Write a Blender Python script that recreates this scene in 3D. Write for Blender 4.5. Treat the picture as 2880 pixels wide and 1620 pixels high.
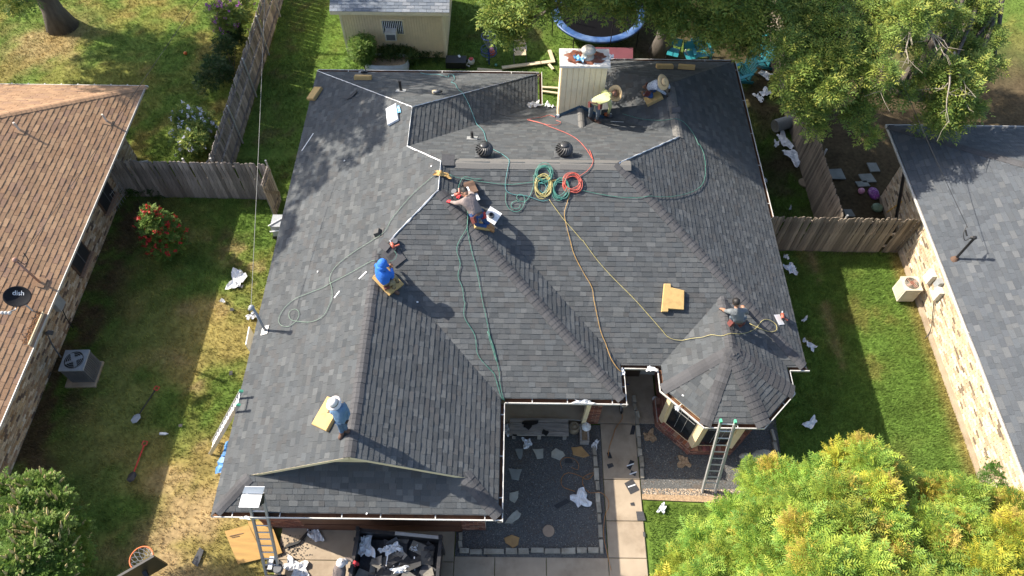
import bpy, math, random
import numpy as np
from mathutils import Vector, Matrix, Quaternion
random.seed(7); rng=np.random.default_rng(7)
for o in list(bpy.data.objects): bpy.data.objects.remove(o)
scn=bpy.context.scene; COL=scn.collection
R=math.radians
# ---------------------------------------------------------------- camera, sky, sun, exposure
cam_d=bpy.data.cameras.new('camera'); cam=bpy.data.objects.new('camera',cam_d); COL.objects.link(cam)
cam_d.sensor_width=36; cam_d.lens=36*2030/2880; cam_d.clip_end=600; cam_d.clip_start=.1
_p,_r=R(56.4656),R(.7)
Fv=Vector((0,math.cos(_p),-math.sin(_p))); Uv=Vector((0,math.sin(_p),math.cos(_p))); Rv=Vector((1,0,0))
cr=Rv*math.cos(_r)+Uv*math.sin(_r); cu=Uv*math.cos(_r)-Rv*math.sin(_r)
cam.matrix_world=Matrix(((cr.x,cu.x,-Fv.x,0),(cr.y,cu.y,-Fv.y,0),(cr.z,cu.z,-Fv.z,19),(0,0,0,1)))
scn.camera=cam
SUN=Vector((-1.15,.39,1)).normalized()
w=bpy.data.worlds.new('World'); scn.world=w; w.use_nodes=True
nt=w.node_tree; bg=nt.nodes['Background']; sk=nt.nodes.new('ShaderNodeTexSky'); sk.sky_type='NISHITA'; sk.sun_disc=False
sk.sun_elevation=math.asin(SUN.z); sk.sun_rotation=math.atan2(SUN.x,SUN.y); sk.dust_density=2.2; sk.air_density=.95
nt.links.new(sk.outputs[0],bg.inputs[0]); bg.inputs[1].default_value=.122
sl=bpy.data.lights.new('sun','SUN'); sl.energy=4.4; sl.angle=R(.5); sl.color=(1,.91,.78)
so=bpy.data.objects.new('sun',sl); COL.objects.link(so); so.rotation_euler=SUN.to_track_quat('Z','Y').to_euler(); so.location=(0,0,30)
scn.view_settings.view_transform='Standard'; scn.view_settings.look='None'; scn.view_settings.exposure=1.17; scn.view_settings.gamma=1
# ---------------------------------------------------------------- helpers
def link(o,parent=None):
    COL.objects.link(o)
    if parent is not None: o.parent=parent
    return o
def tag(o,label=None,cat=None,group=None,kind=None):
    if label: o['label']=label
    if cat: o['category']=cat
    if group: o['group']=group
    if kind: o['kind']=kind
    return o
def thing(name,label,cat,loc=(0,0,0),group=None):
    o=bpy.data.objects.new(name,None); o.empty_display_size=.1; o.location=loc; link(o)
    return tag(o,label,cat,group)
def V(*a): return Vector(a if len(a)>1 else a[0])
class MB:
    def __init__(s): s.v=[];s.f=[];s.m=[];s.c=[]
    def add(s,vs,fs,mi=0,col=None):
        n=len(s.v); s.v.extend([tuple(p) for p in vs])
        for f in fs: s.f.append(tuple(i+n for i in f)); s.m.append(mi); s.c.append(col)
        return s
    def box(s,c,size,M=None,mi=0,col=None,taper=1):
        x,y,z=size[0]/2,size[1]/2,size[2]/2
        vs=[Vector((a*x*(taper if d>0 else 1),b*y*(taper if d>0 else 1),d*z)) for d in(-1,1) for b in(-1,1) for a in(-1,1)]
        if M is not None: vs=[M@p for p in vs]
        vs=[p+Vector(c) for p in vs]
        return s.add(vs,[(0,2,3,1),(4,5,7,6),(0,1,5,4),(2,6,7,3),(0,4,6,2),(1,3,7,5)],mi,col)
    def bar(s,a,b,w,h,mi=0,col=None,up=(0,0,1)):
        a,b=Vector(a),Vector(b); d=b-a; L=d.length; d.normalize(); up=Vector(up)
        if abs(d.dot(up))>.98: up=Vector((0,1,0))
        x=d.cross(up).normalized(); z=x.cross(d)
        M=Matrix((x,d,z)).transposed()
        return s.box((a+b)/2,(w,L,h),M,mi,col)
    def prism(s,poly,z0,z1,mi=0,col=None):
        n=len(poly); vs=[(p[0],p[1],z0) for p in poly]+[(p[0],p[1],z1) for p in poly]
        fs=[tuple(range(n-1,-1,-1)),tuple(range(n,2*n))]+[(i,(i+1)%n,n+(i+1)%n,n+i) for i in range(n)]
        return s.add(vs,fs,mi,col)
    def tube(s,pts,r,n=6,mi=0,col=None,closed=False,cap=True):
        pts=[Vector(p) for p in pts]; N=len(pts)
        rr=r if hasattr(r,'__len__') else [r]*N
        vs=[];prevx=None
        for i,p in enumerate(pts):
            if closed: t=pts[(i+1)%N]-pts[i-1]
            else: t=pts[min(i+1,N-1)]-pts[max(i-1,0)]
            if t.length<1e-9: t=Vector((0,0,1))
            t.normalize()
            if prevx is None:
                up=Vector((0,0,1)) if abs(t.z)<.9 else Vector((0,1,0)); x=t.cross(up).normalized()
            else:
                x=prevx-t*prevx.dot(t)
                x=x.normalized() if x.length>1e-6 else t.orthogonal().normalized()
            prevx=x; y=t.cross(x)
            for k in range(n):
                a=2*math.pi*k/n; vs.append(p+(x*math.cos(a)+y*math.sin(a))*rr[i])
        fs=[]
        for i in range(N if closed else N-1):
            j=(i+1)%N
            for k in range(n): fs.append((i*n+k,i*n+(k+1)%n,j*n+(k+1)%n,j*n+k))
        if cap and not closed: fs+= [tuple(range(n-1,-1,-1)),tuple((N-1)*n+k for k in range(n))]
        return s.add(vs,fs,mi,col)
    def lathe(s,prof,c=(0,0,0),n=16,M=None,mi=0,col=None,sx=1,sy=1):
        vs=[];c=Vector(c)
        for r,z in prof:
            for k in range(n):
                a=2*math.pi*k/n; p=Vector((r*math.cos(a)*sx,r*math.sin(a)*sy,z)); vs.append((M@p if M is not None else p)+c)
        m=len(prof); fs=[(i*n+k,i*n+(k+1)%n,(i+1)*n+(k+1)%n,(i+1)*n+k) for i in range(m-1) for k in range(n)]
        if prof[0][0]>1e-5: fs.append(tuple(range(n-1,-1,-1)))
        if prof[-1][0]>1e-5: fs.append(tuple((m-1)*n+k for k in range(n)))
        return s.add(vs,fs,mi,col)
    def build(s,name,mats,parent=None,smooth=False,col_attr=True):
        me=bpy.data.meshes.new(name); me.from_pydata(s.v,[],s.f)
        mats=mats if isinstance(mats,(list,tuple)) else [mats]
        for m in mats: me.materials.append(m)
        if len(mats)>1: me.polygons.foreach_set('material_index',s.m)
        if smooth: me.polygons.foreach_set('use_smooth',[True]*len(s.f))
        if any(c is not None for c in s.c):
            at=me.color_attributes.new('col','FLOAT_COLOR','CORNER'); buf=[]
            for f,c in zip(s.f,s.c): buf.extend((*(c or (.5,.5,.5)),1)*len(f))
            at.data.foreach_set('color',buf)
        me.update(); o=bpy.data.objects.new(name,me); return link(o,parent)
def ball(mb,c,r,n=10,mi=0,col=None,M=None,sx=1,sy=1,sz=1):
    k=max(4,n//2); pr=[(r*math.sin(math.pi*i/k),-r*sz*math.cos(math.pi*i/k)) for i in range(k+1)]; pr[0]=(0,-r*sz); pr[-1]=(0,r*sz)
    return mb.lathe(pr,c,n,M,mi,col,sx,sy)
def spline(pts,step=.06,closed=False):
    P=[np.array(p,float) for p in pts]; n=len(P); out=[]
    for i in range(n if closed else n-1):
        p1,p2=P[i],P[(i+1)%n]
        p0=P[i-1] if (i>0 or closed) else 2*p1-p2
        p3=P[(i+2)%n] if (i+2<n or closed) else 2*p2-p1
        k=max(2,int(np.linalg.norm(p2-p1)/step))
        for j in range(k):
            t=j/k; out.append(.5*((2*p1)+(-p0+p2)*t+(2*p0-5*p1+4*p2-p3)*t*t+(-p0+3*p1-3*p2+p3)*t**3))
    if not closed: out.append(P[-1])
    return out
def rotz(a): return Matrix.Rotation(a,3,'Z')
def frame(x,z):
    x=Vector(x).normalized(); z=Vector(z); z=(z-x*z.dot(x)).normalized(); y=z.cross(x)
    return Matrix((x,y,z)).transposed()
def copy_tree(o,loc=None,rot=None,parent=None):
    c=o.copy(); link(c,parent)
    if loc is not None: c.location=loc
    if rot is not None: c.rotation_euler=rot
    for ch in o.children: copy_tree(ch,None,None,c)
    return c
def jit(a): return random.uniform(-a,a)
# ---------------------------------------------------------------- materials
def mat(name,col=(.5,.5,.5),rough=.8,var=.15,scale=6,bump=0,bscale=60,metal=0,attr=None,obj_rand=0,stain=None,stain_scale=2,stain_amt=.5,spec=.5,transl=0,stretch=None):
    m=bpy.data.materials.new(name); m.use_nodes=True; nt=m.node_tree; N=nt.nodes; Lk=nt.links
    b=N['Principled BSDF']; b.inputs['Roughness'].default_value=rough; b.inputs['Metallic'].default_value=metal; b.inputs['Specular IOR Level'].default_value=spec
    tc=N.new('ShaderNodeTexCoord'); geo=N.new('ShaderNodeNewGeometry'); vec=geo.outputs['Position']
    if stretch:
        mp=N.new('ShaderNodeMapping'); mp.inputs['Scale'].default_value=stretch; Lk.new(tc.outputs['Object'],mp.inputs[0]); vec=mp.outputs[0]
    if attr:
        at=N.new('ShaderNodeAttribute'); at.attribute_name=attr; cur=at.outputs['Color']
    else:
        rgb=N.new('ShaderNodeRGB'); rgb.outputs[0].default_value=(*col,1); cur=rgb.outputs[0]
    def mul(cur,fac_sock,lo,hi):
        mr=N.new('ShaderNodeMapRange'); mr.inputs['From Min'].default_value=.25; mr.inputs['From Max'].default_value=.75; mr.inputs['To Min'].default_value=lo; mr.inputs['To Max'].default_value=hi
        Lk.new(fac_sock,mr.inputs['Value']); vm=N.new('ShaderNodeVectorMath'); vm.operation='SCALE'; Lk.new(cur,vm.inputs[0]); Lk.new(mr.outputs[0],vm.inputs['Scale']); return vm.outputs[0]
    if obj_rand:
        oi=N.new('ShaderNodeObjectInfo'); mr=N.new('ShaderNodeMapRange'); mr.inputs['To Min'].default_value=1-obj_rand; mr.inputs['To Max'].default_value=1+obj_rand
        Lk.new(oi.outputs['Random'],mr.inputs['Value']); vm=N.new('ShaderNodeVectorMath'); vm.operation='SCALE'; Lk.new(cur,vm.inputs[0]); Lk.new(mr.outputs[0],vm.inputs['Scale']); cur=vm.outputs[0]
    if var:
        no=N.new('ShaderNodeTexNoise'); no.inputs['Scale'].default_value=scale; no.inputs['Detail'].default_value=5; Lk.new(vec,no.inputs['Vector']); cur=mul(cur,no.outputs['Fac'],1-var,1+var)
    if stain:
        no=N.new('ShaderNodeTexNoise'); no.inputs['Scale'].default_value=stain_scale; no.inputs['Detail'].default_value=6; no.inputs['Roughness'].default_value=.65; Lk.new(vec,no.inputs['Vector'])
        rp=N.new('ShaderNodeValToRGB'); rp.color_ramp.elements[0].position=.5; rp.color_ramp.elements[1].position=.66; rp.color_ramp.elements[1].color=(stain_amt,)*3+(1,)
        Lk.new(no.outputs['Fac'],rp.inputs[0]); mx=N.new('ShaderNodeMix'); mx.data_type='RGBA'; Lk.new(rp.outputs[0],mx.inputs[0]); Lk.new(cur,mx.inputs[6]); mx.inputs[7].default_value=(*stain,1); cur=mx.outputs[2]
    Lk.new(cur,b.inputs['Base Color'])
    if bump:
        nb=N.new('ShaderNodeTexNoise'); nb.inputs['Scale'].default_value=bscale; nb.inputs['Detail'].default_value=3; Lk.new(vec,nb.inputs['Vector'])
        bp=N.new('ShaderNodeBump'); bp.inputs['Strength'].default_value=bump; bp.inputs['Distance'].default_value=.02; Lk.new(nb.outputs['Fac'],bp.inputs['Height']); Lk.new(bp.outputs[0],b.inputs['Normal'])
    if transl:
        tr=N.new('ShaderNodeBsdfTranslucent'); Lk.new(cur,tr.inputs[0]); ms=N.new('ShaderNodeMixShader'); ms.inputs[0].default_value=transl
        Lk.new(b.outputs[0],ms.inputs[1]); Lk.new(tr.outputs[0],ms.inputs[2]); Lk.new(ms.outputs[0],N['Material Output'].inputs[0])
    return m
M={}
M['shingle']=mat('charcoal shingle',attr='col',rough=.95,var=.16,scale=70,bump=.5,bscale=120,spec=.2)
M['cap']=mat('charcoal ridge cap',(.083,.083,.087),.95,.15,60,.4,120,obj_rand=.14,spec=.2)
M['ridge_lt']=mat('pale ridge shingle',(.16,.155,.145),.95,.14,50,.4,110,obj_rand=.07,spec=.2)
M['sh_left']=mat('tan shingle',attr='col',rough=.95,var=.18,scale=50,bump=.3,bscale=120,spec=.2)
M['deck']=mat('roof underlay',(.045,.045,.048),.95,.1)
M['white']=mat('white paint',(.58,.57,.54),.5,.06,8,stain=(.3,.25,.18),stain_scale=3,stain_amt=.3)
M['cream']=mat('cream paint',(.76,.60,.36),.7,.07,5,.15,40)
M['cream2']=mat('pale cream paint',(.82,.68,.44),.65,.06,4,.1,50,stain=(.4,.34,.24),stain_scale=2.5,stain_amt=.25)
M['trough']=mat('rusty gutter trough',(.16,.075,.035),.9,.35,8,stain=(.05,.03,.02),stain_scale=4,stain_amt=.8)
M['fascia']=mat('brown fascia',(.12,.07,.045),.8,.25,5)
M['mortar']=mat('mortar',(.42,.39,.34),.95,.15,20)
M['brick']=mat('brick',attr='col',rough=.95,var=.2,scale=25,bump=.3,bscale=80)
M['glass']=mat('dark window glass',(.012,.015,.018),.12,.1)
M['screen']=mat('dark insect screen',(.02,.022,.025),.7,.1)
M['concrete']=mat('weathered concrete',(.36,.29,.21),.95,.14,2.2,.25,70,stain=(.20,.15,.10),stain_scale=.9,stain_amt=.6)
M['wood']=mat('grey weathered cedar',(.29,.25,.22),.95,.35,1.0,.4,30,obj_rand=.42,stain=(.06,.05,.045),stain_scale=1.3,stain_amt=.9,stretch=(9,9,1.3))
M['wood2']=mat('warm weathered cedar',(.25,.205,.155),.95,.35,1.0,.4,30,obj_rand=.4,stain=(.07,.06,.05),stain_scale=1.3,stain_amt=.9,stretch=(9,9,1.2))
M['timber']=mat('old deck timber',(.30,.27,.24),.95,.3,1.0,.3,30,obj_rand=.15,stain=(.10,.09,.08),stain_scale=1.5,stain_amt=.6,stretch=(1.5,12,12))
M['ply']=mat('plywood',(.36,.215,.06),.75,.18,1.0,.1,30,stretch=(1.2,9,9),stain=(.3,.16,.05),stain_scale=1.2,stain_amt=.5)
M['lumber']=mat('pale lumber',(.55,.45,.30),.8,.15,3)
M['foam']=mat('foam pad',(.52,.35,.14),.9,.16,5,.3,60,stain=(.28,.17,.07),stain_scale=5,stain_amt=.5)
M['alu']=mat('aluminium',(.62,.63,.64),.42,.1,9,metal=.7)
M['alu_dull']=mat('dull aluminium',(.42,.42,.41),.6,.12,9,metal=.45)
M['black']=mat('black plastic',(.012,.012,.013),.5,.15)
M['blackmetal']=mat('black painted metal',(.018,.018,.02),.45,.2,12,stain=(.08,.06,.05),stain_scale=6,stain_amt=.4)
M['grey']=mat('grey painted metal',(.30,.32,.335),.55,.12,10)
M['greydark']=mat('dark grey metal',(.10,.105,.115),.5,.15)
M['ventblack']=mat('black vent metal',(.05,.05,.052),.38,.15)
M['paper']=mat('white wrapper sheet',(.74,.76,.78),.6,.1,9,.25,14)
M['wrap']=mat('white plastic wrap',(.74,.75,.76),.45,.05,9)
M['bluewrap']=mat('blue print wrap',(.16,.42,.62),.5,.5,14,stain=(.75,.8,.85),stain_scale=11,stain_amt=1)
M['scrap']=mat('shingle scrap',(.05,.051,.055),.95,.25,25,.3,90,obj_rand=.4)
M['bark']=mat('bark',(.10,.085,.07),.95,.35,1.0,1,12,stretch=(7,7,1.6))
M['bark_pale']=mat('pale twig',(.30,.26,.21),.95,.2,8)
M['leaf']=mat('leaves',attr='col',rough=.6,var=.12,scale=2,transl=.36,spec=.25)
M['petal']=mat('petals',attr='col',rough=.7,var=.1,scale=10,transl=.25)
M['grassm']=mat('grass blades',attr='col',rough=.8,var=.12,scale=3,transl=.2,spec=.2)
M['soil']=mat('ground',attr='col',rough=1,var=.35,scale=9,bump=.6,bscale=25,spec=.1)
M['gravel']=mat('dark gravel bed',(.10,.10,.096),.95,.5,30,1,45,stain=(.12,.08,.05),stain_scale=1.1,stain_amt=.45)
M['pebble']=mat('gravel pebbles',attr='col',rough=.85,var=.2,scale=40)
M['stone']=mat('limestone block',(.34,.31,.25),.95,.22,5,.5,25,obj_rand=.25,stain=(.14,.11,.07),stain_scale=3,stain_amt=.5)
M['teal']=mat('teal plastic',(.025,.21,.24),.4,.1,4)
M['bluepad']=mat('blue trampoline pad',(.025,.07,.20),.45,.35,5,stain=(.25,.35,.5),stain_scale=1.2,stain_amt=.3)
M['mesh']=mat('black jumping mat',(.005,.005,.006),.95,.2,spec=.05)
M['red']=mat('red plastic',(.50,.035,.03),.5,.1)
M['maroon']=mat('maroon table top',(.12,.03,.036),.6,.12,3)
M['orange']=mat('orange plastic',(.75,.14,.02),.5,.1)
M['bluemetal']=mat('navy painted metal',(.02,.04,.16),.5,.15)
M['hgreen']=mat('green hose rubber',(.07,.25,.20),.5,.3,14,stain=(.30,.29,.26),stain_scale=9,stain_amt=.35)
M['hgreen2']=mat('dark green hose rubber',(.05,.20,.155),.5,.3,14,stain=(.30,.29,.26),stain_scale=9,stain_amt=.35)
M['hpale']=mat('pale green hose rubber',(.17,.26,.20),.5,.3,14,stain=(.30,.29,.26),stain_scale=9,stain_amt=.35)
M['hteal']=mat('teal hose rubber',(.08,.29,.30),.5,.3,14,stain=(.30,.29,.26),stain_scale=9,stain_amt=.35)
M['hyellow']=mat('yellow hose rubber',(.48,.41,.16),.5,.3,14,stain=(.30,.29,.26),stain_scale=9,stain_amt=.35)
M['horange']=mat('orange hose rubber',(.48,.28,.07),.5,.3,14,stain=(.30,.29,.26),stain_scale=9,stain_amt=.35)
M['hred']=mat('red hose rubber',(.55,.11,.08),.5,.3,14,stain=(.30,.29,.26),stain_scale=9,stain_amt=.35)
M['wire']=mat('black cable',(.015,.015,.015),.6,.1)
M['cordo']=mat('orange extension cord',(.42,.17,.03),.6,.1)
M['rust']=mat('rusted white cap plate',(.62,.61,.58),.7,.06,6,stain=(.3,.2,.15),stain_scale=3,stain_amt=.3)
M['rustp']=mat('rust patch',(.20,.065,.035),.85,.35,9,stain=(.32,.22,.18),stain_scale=3,stain_amt=.6)
M['flue']=mat('galvanised flue',(.46,.44,.38),.5,.12,6,metal=.25)
M['skin']=mat('skin',(.36,.19,.12),.6,.06,20)
M['skin2']=mat('tanned skin',(.27,.135,.08),.6,.06,20)
M['hair']=mat('black hair',(.012,.01,.009),.6,.2,40)
M['denim']=mat('blue denim',(.075,.14,.25),.9,.22,10,.5,30)
M['jeans']=mat('dark blue jeans',(.03,.075,.20),.9,.22,10,.5,30)
M['slate']=mat('washed grey jeans',(.14,.17,.20),.9,.22,10,.5,30)
M['denimsh']=mat('denim shirt',(.11,.20,.33),.9,.18,9,.5,26)
M['taupe']=mat('taupe work shirt',(.25,.20,.185),.9,.18,7,.6,24)
M['bluesh']=mat('bright blue hooded shirt',(.025,.16,.60),.75,.2,7,.6,22)
M['hivis']=mat('pale lime shirt',(.50,.52,.24),.85,.12,7,.5,24)
M['greysh']=mat('grey t-shirt',(.15,.165,.175),.9,.15,8,.5,26)
M['brownsh']=mat('brown work shirt',(.17,.14,.13),.9,.16,8,.5,26)
M['plaid']=mat('blue white plaid shirt',(.42,.47,.55),.9,.25,30,.5,26,stain=(.06,.09,.2),stain_scale=22,stain_amt=.8)
M['straw']=mat('straw hat',(.62,.45,.24),.9,.12,30,.4,90)
M['whitehat']=mat('white hat',(.66,.62,.60),.85,.06,20)
M['boot']=mat('tan leather boot',(.36,.17,.06),.7,.2,14)
M['bootd']=mat('brown leather shoe',(.12,.065,.045),.7,.2,14)
M['leather']=mat('maroon leather pouch',(.13,.035,.03),.65,.25,16)
M['khaki']=mat('khaki trousers',(.28,.22,.12),.9,.2,9,.4,26)
M['gloved']=mat('dark glove',(.05,.035,.03),.8,.2)
M['glover']=mat('red glove',(.55,.04,.05),.7,.15)
M['gunred']=mat('red nailer body',(.42,.11,.07),.45,.15)
M['tank']=mat('galvanised tank',(.50,.53,.55),.45,.12,6,metal=.4)
M['tarp']=mat('blue tarp',(.06,.19,.42),.5,.2,5,.4,10)
M['acbeige']=mat('beige air conditioner paint',(.60,.54,.44),.55,.08,5,stain=(.3,.2,.12),stain_scale=2,stain_amt=.3)
M['fanrust']=mat('rusty fan guard',(.20,.085,.06),.8,.3,12)
M['pink']=mat('pink ball',(.65,.30,.42),.5,.2,25)
M['purple']=mat('purple bag',(.20,.04,.24),.55,.5,14,stain=(.5,.4,.5),stain_scale=12,stain_amt=.7)
M['greenbag']=mat('green bag',(.14,.20,.13),.6,.4,10)
M['brass']=mat('brass fitting',(.5,.33,.12),.4,.1,metal=.6)
M['clay']=mat('clay urn',(.23,.18,.12),.9,.2,7)
M['slab_tan']=mat('tan flagstone',(.40,.24,.10),.95,.25,4,.4,25)
M['slab_pale']=mat('pale flagstone',(.40,.39,.33),.95,.2,4,.4,25,stain=(.24,.2,.14),stain_scale=3,stain_amt=.4)
M['slab_grey']=mat('grey flagstone',(.22,.235,.22),.95,.2,4,.4,25)
M['disk']=mat('round paver',(.36,.26,.18),.95,.15,8,.3,40)
M['carpet']=mat('grey rolled felt',(.22,.23,.22),.95,.15,20,.3,60)
M['yellow']=mat('yellow painted metal',(.75,.42,.02),.45,.1)
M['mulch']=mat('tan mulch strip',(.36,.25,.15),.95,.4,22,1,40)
M['cablegrey']=mat('grey twisted cable',(.2,.2,.19),.7,.2,30)
M['dishblack']=mat('black dish',(.012,.013,.016),.8,.1,spec=.15)
# ---------------------------------------------------------------- ground
def vnoise(x,y,sc,seed):
    r=np.random.default_rng(seed); g=r.random((64,64)); u=x/sc+100; v=y/sc+100
    i=np.floor(u).astype(int); j=np.floor(v).astype(int); a=u-i; b=v-j; a=a*a*(3-2*a); b=b*b*(3-2*b)
    f=lambda p,q:g[p%64,q%64]
    return (f(i,j)*(1-a)+f(i+1,j)*a)*(1-b)+(f(i,j+1)*(1-a)+f(i+1,j+1)*a)*b
def fbm(x,y,sc,seed): return (vnoise(x,y,sc,seed)*.5+vnoise(x,y,sc/2.1,seed+1)*.3+vnoise(x,y,sc/4.7,seed+2)*.2)
def sm(x,a,b): t=np.clip((x-a)/(b-a),0,1); return t*t*(3-2*t)
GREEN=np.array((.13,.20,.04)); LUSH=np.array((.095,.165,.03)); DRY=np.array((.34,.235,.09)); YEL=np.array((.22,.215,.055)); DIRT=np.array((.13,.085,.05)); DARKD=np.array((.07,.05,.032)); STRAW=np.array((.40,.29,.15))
def zone(x,y):
    n1=fbm(x,y,2.2,3); n2=fbm(x,y,.9,11); n3=fbm(x,y,4.5,21)
    def mix(a,b,t): return a*(1-t[...,None])+b*t[...,None]
    c=np.broadcast_to(GREEN,x.shape+(3,)).copy(); dens=np.ones_like(x)
    c=mix(c,YEL,sm(n2,.4,.65)*.7)
    # left side yard: worn, dry towards the house; neighbour's shade deepened in the colour
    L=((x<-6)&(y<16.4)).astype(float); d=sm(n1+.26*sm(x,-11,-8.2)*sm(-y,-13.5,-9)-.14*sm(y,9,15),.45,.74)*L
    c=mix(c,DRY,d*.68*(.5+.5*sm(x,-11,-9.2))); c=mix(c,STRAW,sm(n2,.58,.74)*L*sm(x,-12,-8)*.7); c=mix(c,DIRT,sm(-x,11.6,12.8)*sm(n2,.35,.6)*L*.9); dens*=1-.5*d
    pt=np.exp(-((x+8.4)**2/1.2+(y-4.6)**2/1.6)); c=mix(c,STRAW,np.clip(pt*1.1*sm(n2,.3,.6),0,1)); dens*=1-.6*pt*sm(n2,.3,.6)
    # left neighbour's back yard
    LB=((x<-9.9)&(y>16.4)).astype(float); c=mix(c,GREEN*1.15,LB*.5); c=mix(c,YEL,sm(n1,.4,.6)*LB*.8); tr=np.exp(-((x+19)**2+(y-24.4)**2)/2.6); c=mix(c,STRAW,np.clip(tr*1.1,0,.8)*LB*sm(n2,.25,.55)); c=mix(c,DRY,sm(n2,.55,.75)*LB*.5)
    # own back yard
    OB=((x>-9.9)&(x<10.2)&(y>14.2)).astype(float); c=mix(c,LUSH,OB*.75); c=mix(c,DIRT,sm(n2,.66,.78)*OB*.5)
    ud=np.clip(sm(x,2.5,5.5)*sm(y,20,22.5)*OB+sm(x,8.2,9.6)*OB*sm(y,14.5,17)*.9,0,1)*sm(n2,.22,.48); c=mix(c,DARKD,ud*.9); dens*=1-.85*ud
    # right side yard: lush strip
    RS=((x>7.0)&(x<12.9)&(y<14.3)).astype(float); c=mix(c,LUSH*1.15,RS*.7); c=mix(c,DRY*.8,sm(n2,.62,.75)*RS*.35); st=np.exp(-((x-9.75)/.16)**2)*RS*sm(n2,.42,.6); c=mix(c,STRAW,st*.6); ed=sm(x,12.1,12.7)*RS; c=mix(c,DRY,ed*.7)
    # bare yard of the right neighbour
    RB=((x>10.2)&(y>14.2)).astype(float)*sm(-y,-27,-22); c=mix(c,DARKD*1.35,RB*.95); dens*=1-.96*RB
    FL=((x>3.5)&(y<6.7)).astype(float); c=mix(c,np.array((.11,.18,.03)),FL*.8)
    c*=((.8+.4*n1)*(.62+.76*fbm(x,y,.32,77)))[...,None]
    return np.clip(c,.004,1),np.clip(dens,0,1)
gx=np.unique(np.concatenate([np.arange(-26,26.01,.2),np.linspace(-150,-26,20),np.linspace(26,150,20)])); gy=np.unique(np.concatenate([np.arange(0,34.01,.2),np.linspace(-60,0,12),np.linspace(34,220,24)]))
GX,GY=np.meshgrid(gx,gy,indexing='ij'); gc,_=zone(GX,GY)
hz=.05*(fbm(GX,GY,6,41)-.5)-.02; nx,ny=GX.shape
vs=np.stack([GX,GY,np.where((abs(GX)<13)&(GY<24),hz*.4-.012,hz)],-1).reshape(-1,3); ii=np.arange(nx*ny).reshape(nx,ny)
fs=np.stack([ii[:-1,:-1],ii[1:,:-1],ii[1:,1:],ii[:-1,1:]],-1).reshape(-1,4)
def mesh_np(name,v,f,col,mat_,parent=None,smooth=False):
    me=bpy.data.meshes.new(name); nv,nf,k=len(v),len(f),f.shape[1]
    me.vertices.add(nv); me.vertices.foreach_set('co',np.ascontiguousarray(v,dtype=np.float32).ravel()); me.loops.add(nf*k); me.loops.foreach_set('vertex_index',np.ascontiguousarray(f,dtype=np.int32).ravel())
    me.polygons.add(nf); me.polygons.foreach_set('loop_start',np.arange(0,nf*k,k,dtype=np.int32))
    if smooth: me.polygons.foreach_set('use_smooth',np.ones(nf,bool))
    if col is not None:
        at=me.color_attributes.new('col','FLOAT_COLOR','POINT'); at.data.foreach_set('color',np.concatenate([col,np.ones((nv,1))],1).astype(np.float32).ravel())
    me.materials.append(mat_); me.update(calc_edges=True); me.validate(); return link(bpy.data.objects.new(name,me),parent)
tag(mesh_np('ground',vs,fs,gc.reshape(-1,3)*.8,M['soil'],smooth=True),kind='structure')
def inrect(x,y,a): return (x>a[0])&(x<a[1])&(y>a[2])&(y<a[3])
def nograss(x,y):
    m=np.zeros(x.shape,bool)
    for a in [(-6.3,7.2,8.8,18.2),(-6.3,.5,5,19.3),(2.3,7.2,17,20),(-5.85,-.2,-9,5.3),(-1.5,3.58,-9,9.7),(-.9,3.62,4,9.5),(3.4,7.4,5.8,9),(-6.7,-2.7,23.55,28),(-99,-13.45,-9,17.9),(12.7,99,-9,16.8)]: m|=inrect(x,y,a)
    return m
GN=[]
for box,n in (((-14,-6,2,18),40000),((-24,-9.9,17,31),34000),((-10,10.2,18.5,31),38000),((7,13,5,15),32000),((3.4,9,1.5,6.7),16000),((9.5,26,15,31),16000),((7.4,10.3,14,21),8000)):
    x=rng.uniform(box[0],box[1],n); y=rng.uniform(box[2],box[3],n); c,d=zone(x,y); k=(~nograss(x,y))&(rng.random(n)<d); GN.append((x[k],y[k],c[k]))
x=np.concatenate([g[0] for g in GN]); y=np.concatenate([g[1] for g in GN]); c=np.concatenate([g[2] for g in GN]); n=len(x)
blv=[];blc=[]
for b in range(3):
    a=rng.uniform(0,6.283,n); h=rng.uniform(.03,.075,n); ln=rng.uniform(.02,.07,n); wd=rng.uniform(.006,.012,n); ox=x+rng.normal(0,.03,n); oy=y+rng.normal(0,.03,n)
    p0=np.stack([ox+np.sin(a)*wd,oy-np.cos(a)*wd,np.full(n,-.02)],-1); p1=np.stack([ox-np.sin(a)*wd,oy+np.cos(a)*wd,np.full(n,-.02)],-1); p2=np.stack([ox+np.cos(a)*ln,oy+np.sin(a)*ln,h],-1)
    blv.append(np.stack([p0,p1,p2],1).reshape(-1,3)); blc.append(np.repeat(c*rng.uniform(.8,1.5,(n,1)),3,0))
blv=np.concatenate(blv); tag(mesh_np('grass',blv,np.arange(len(blv)).reshape(-1,3),np.concatenate(blc),M['grassm']),kind='stuff')
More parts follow.
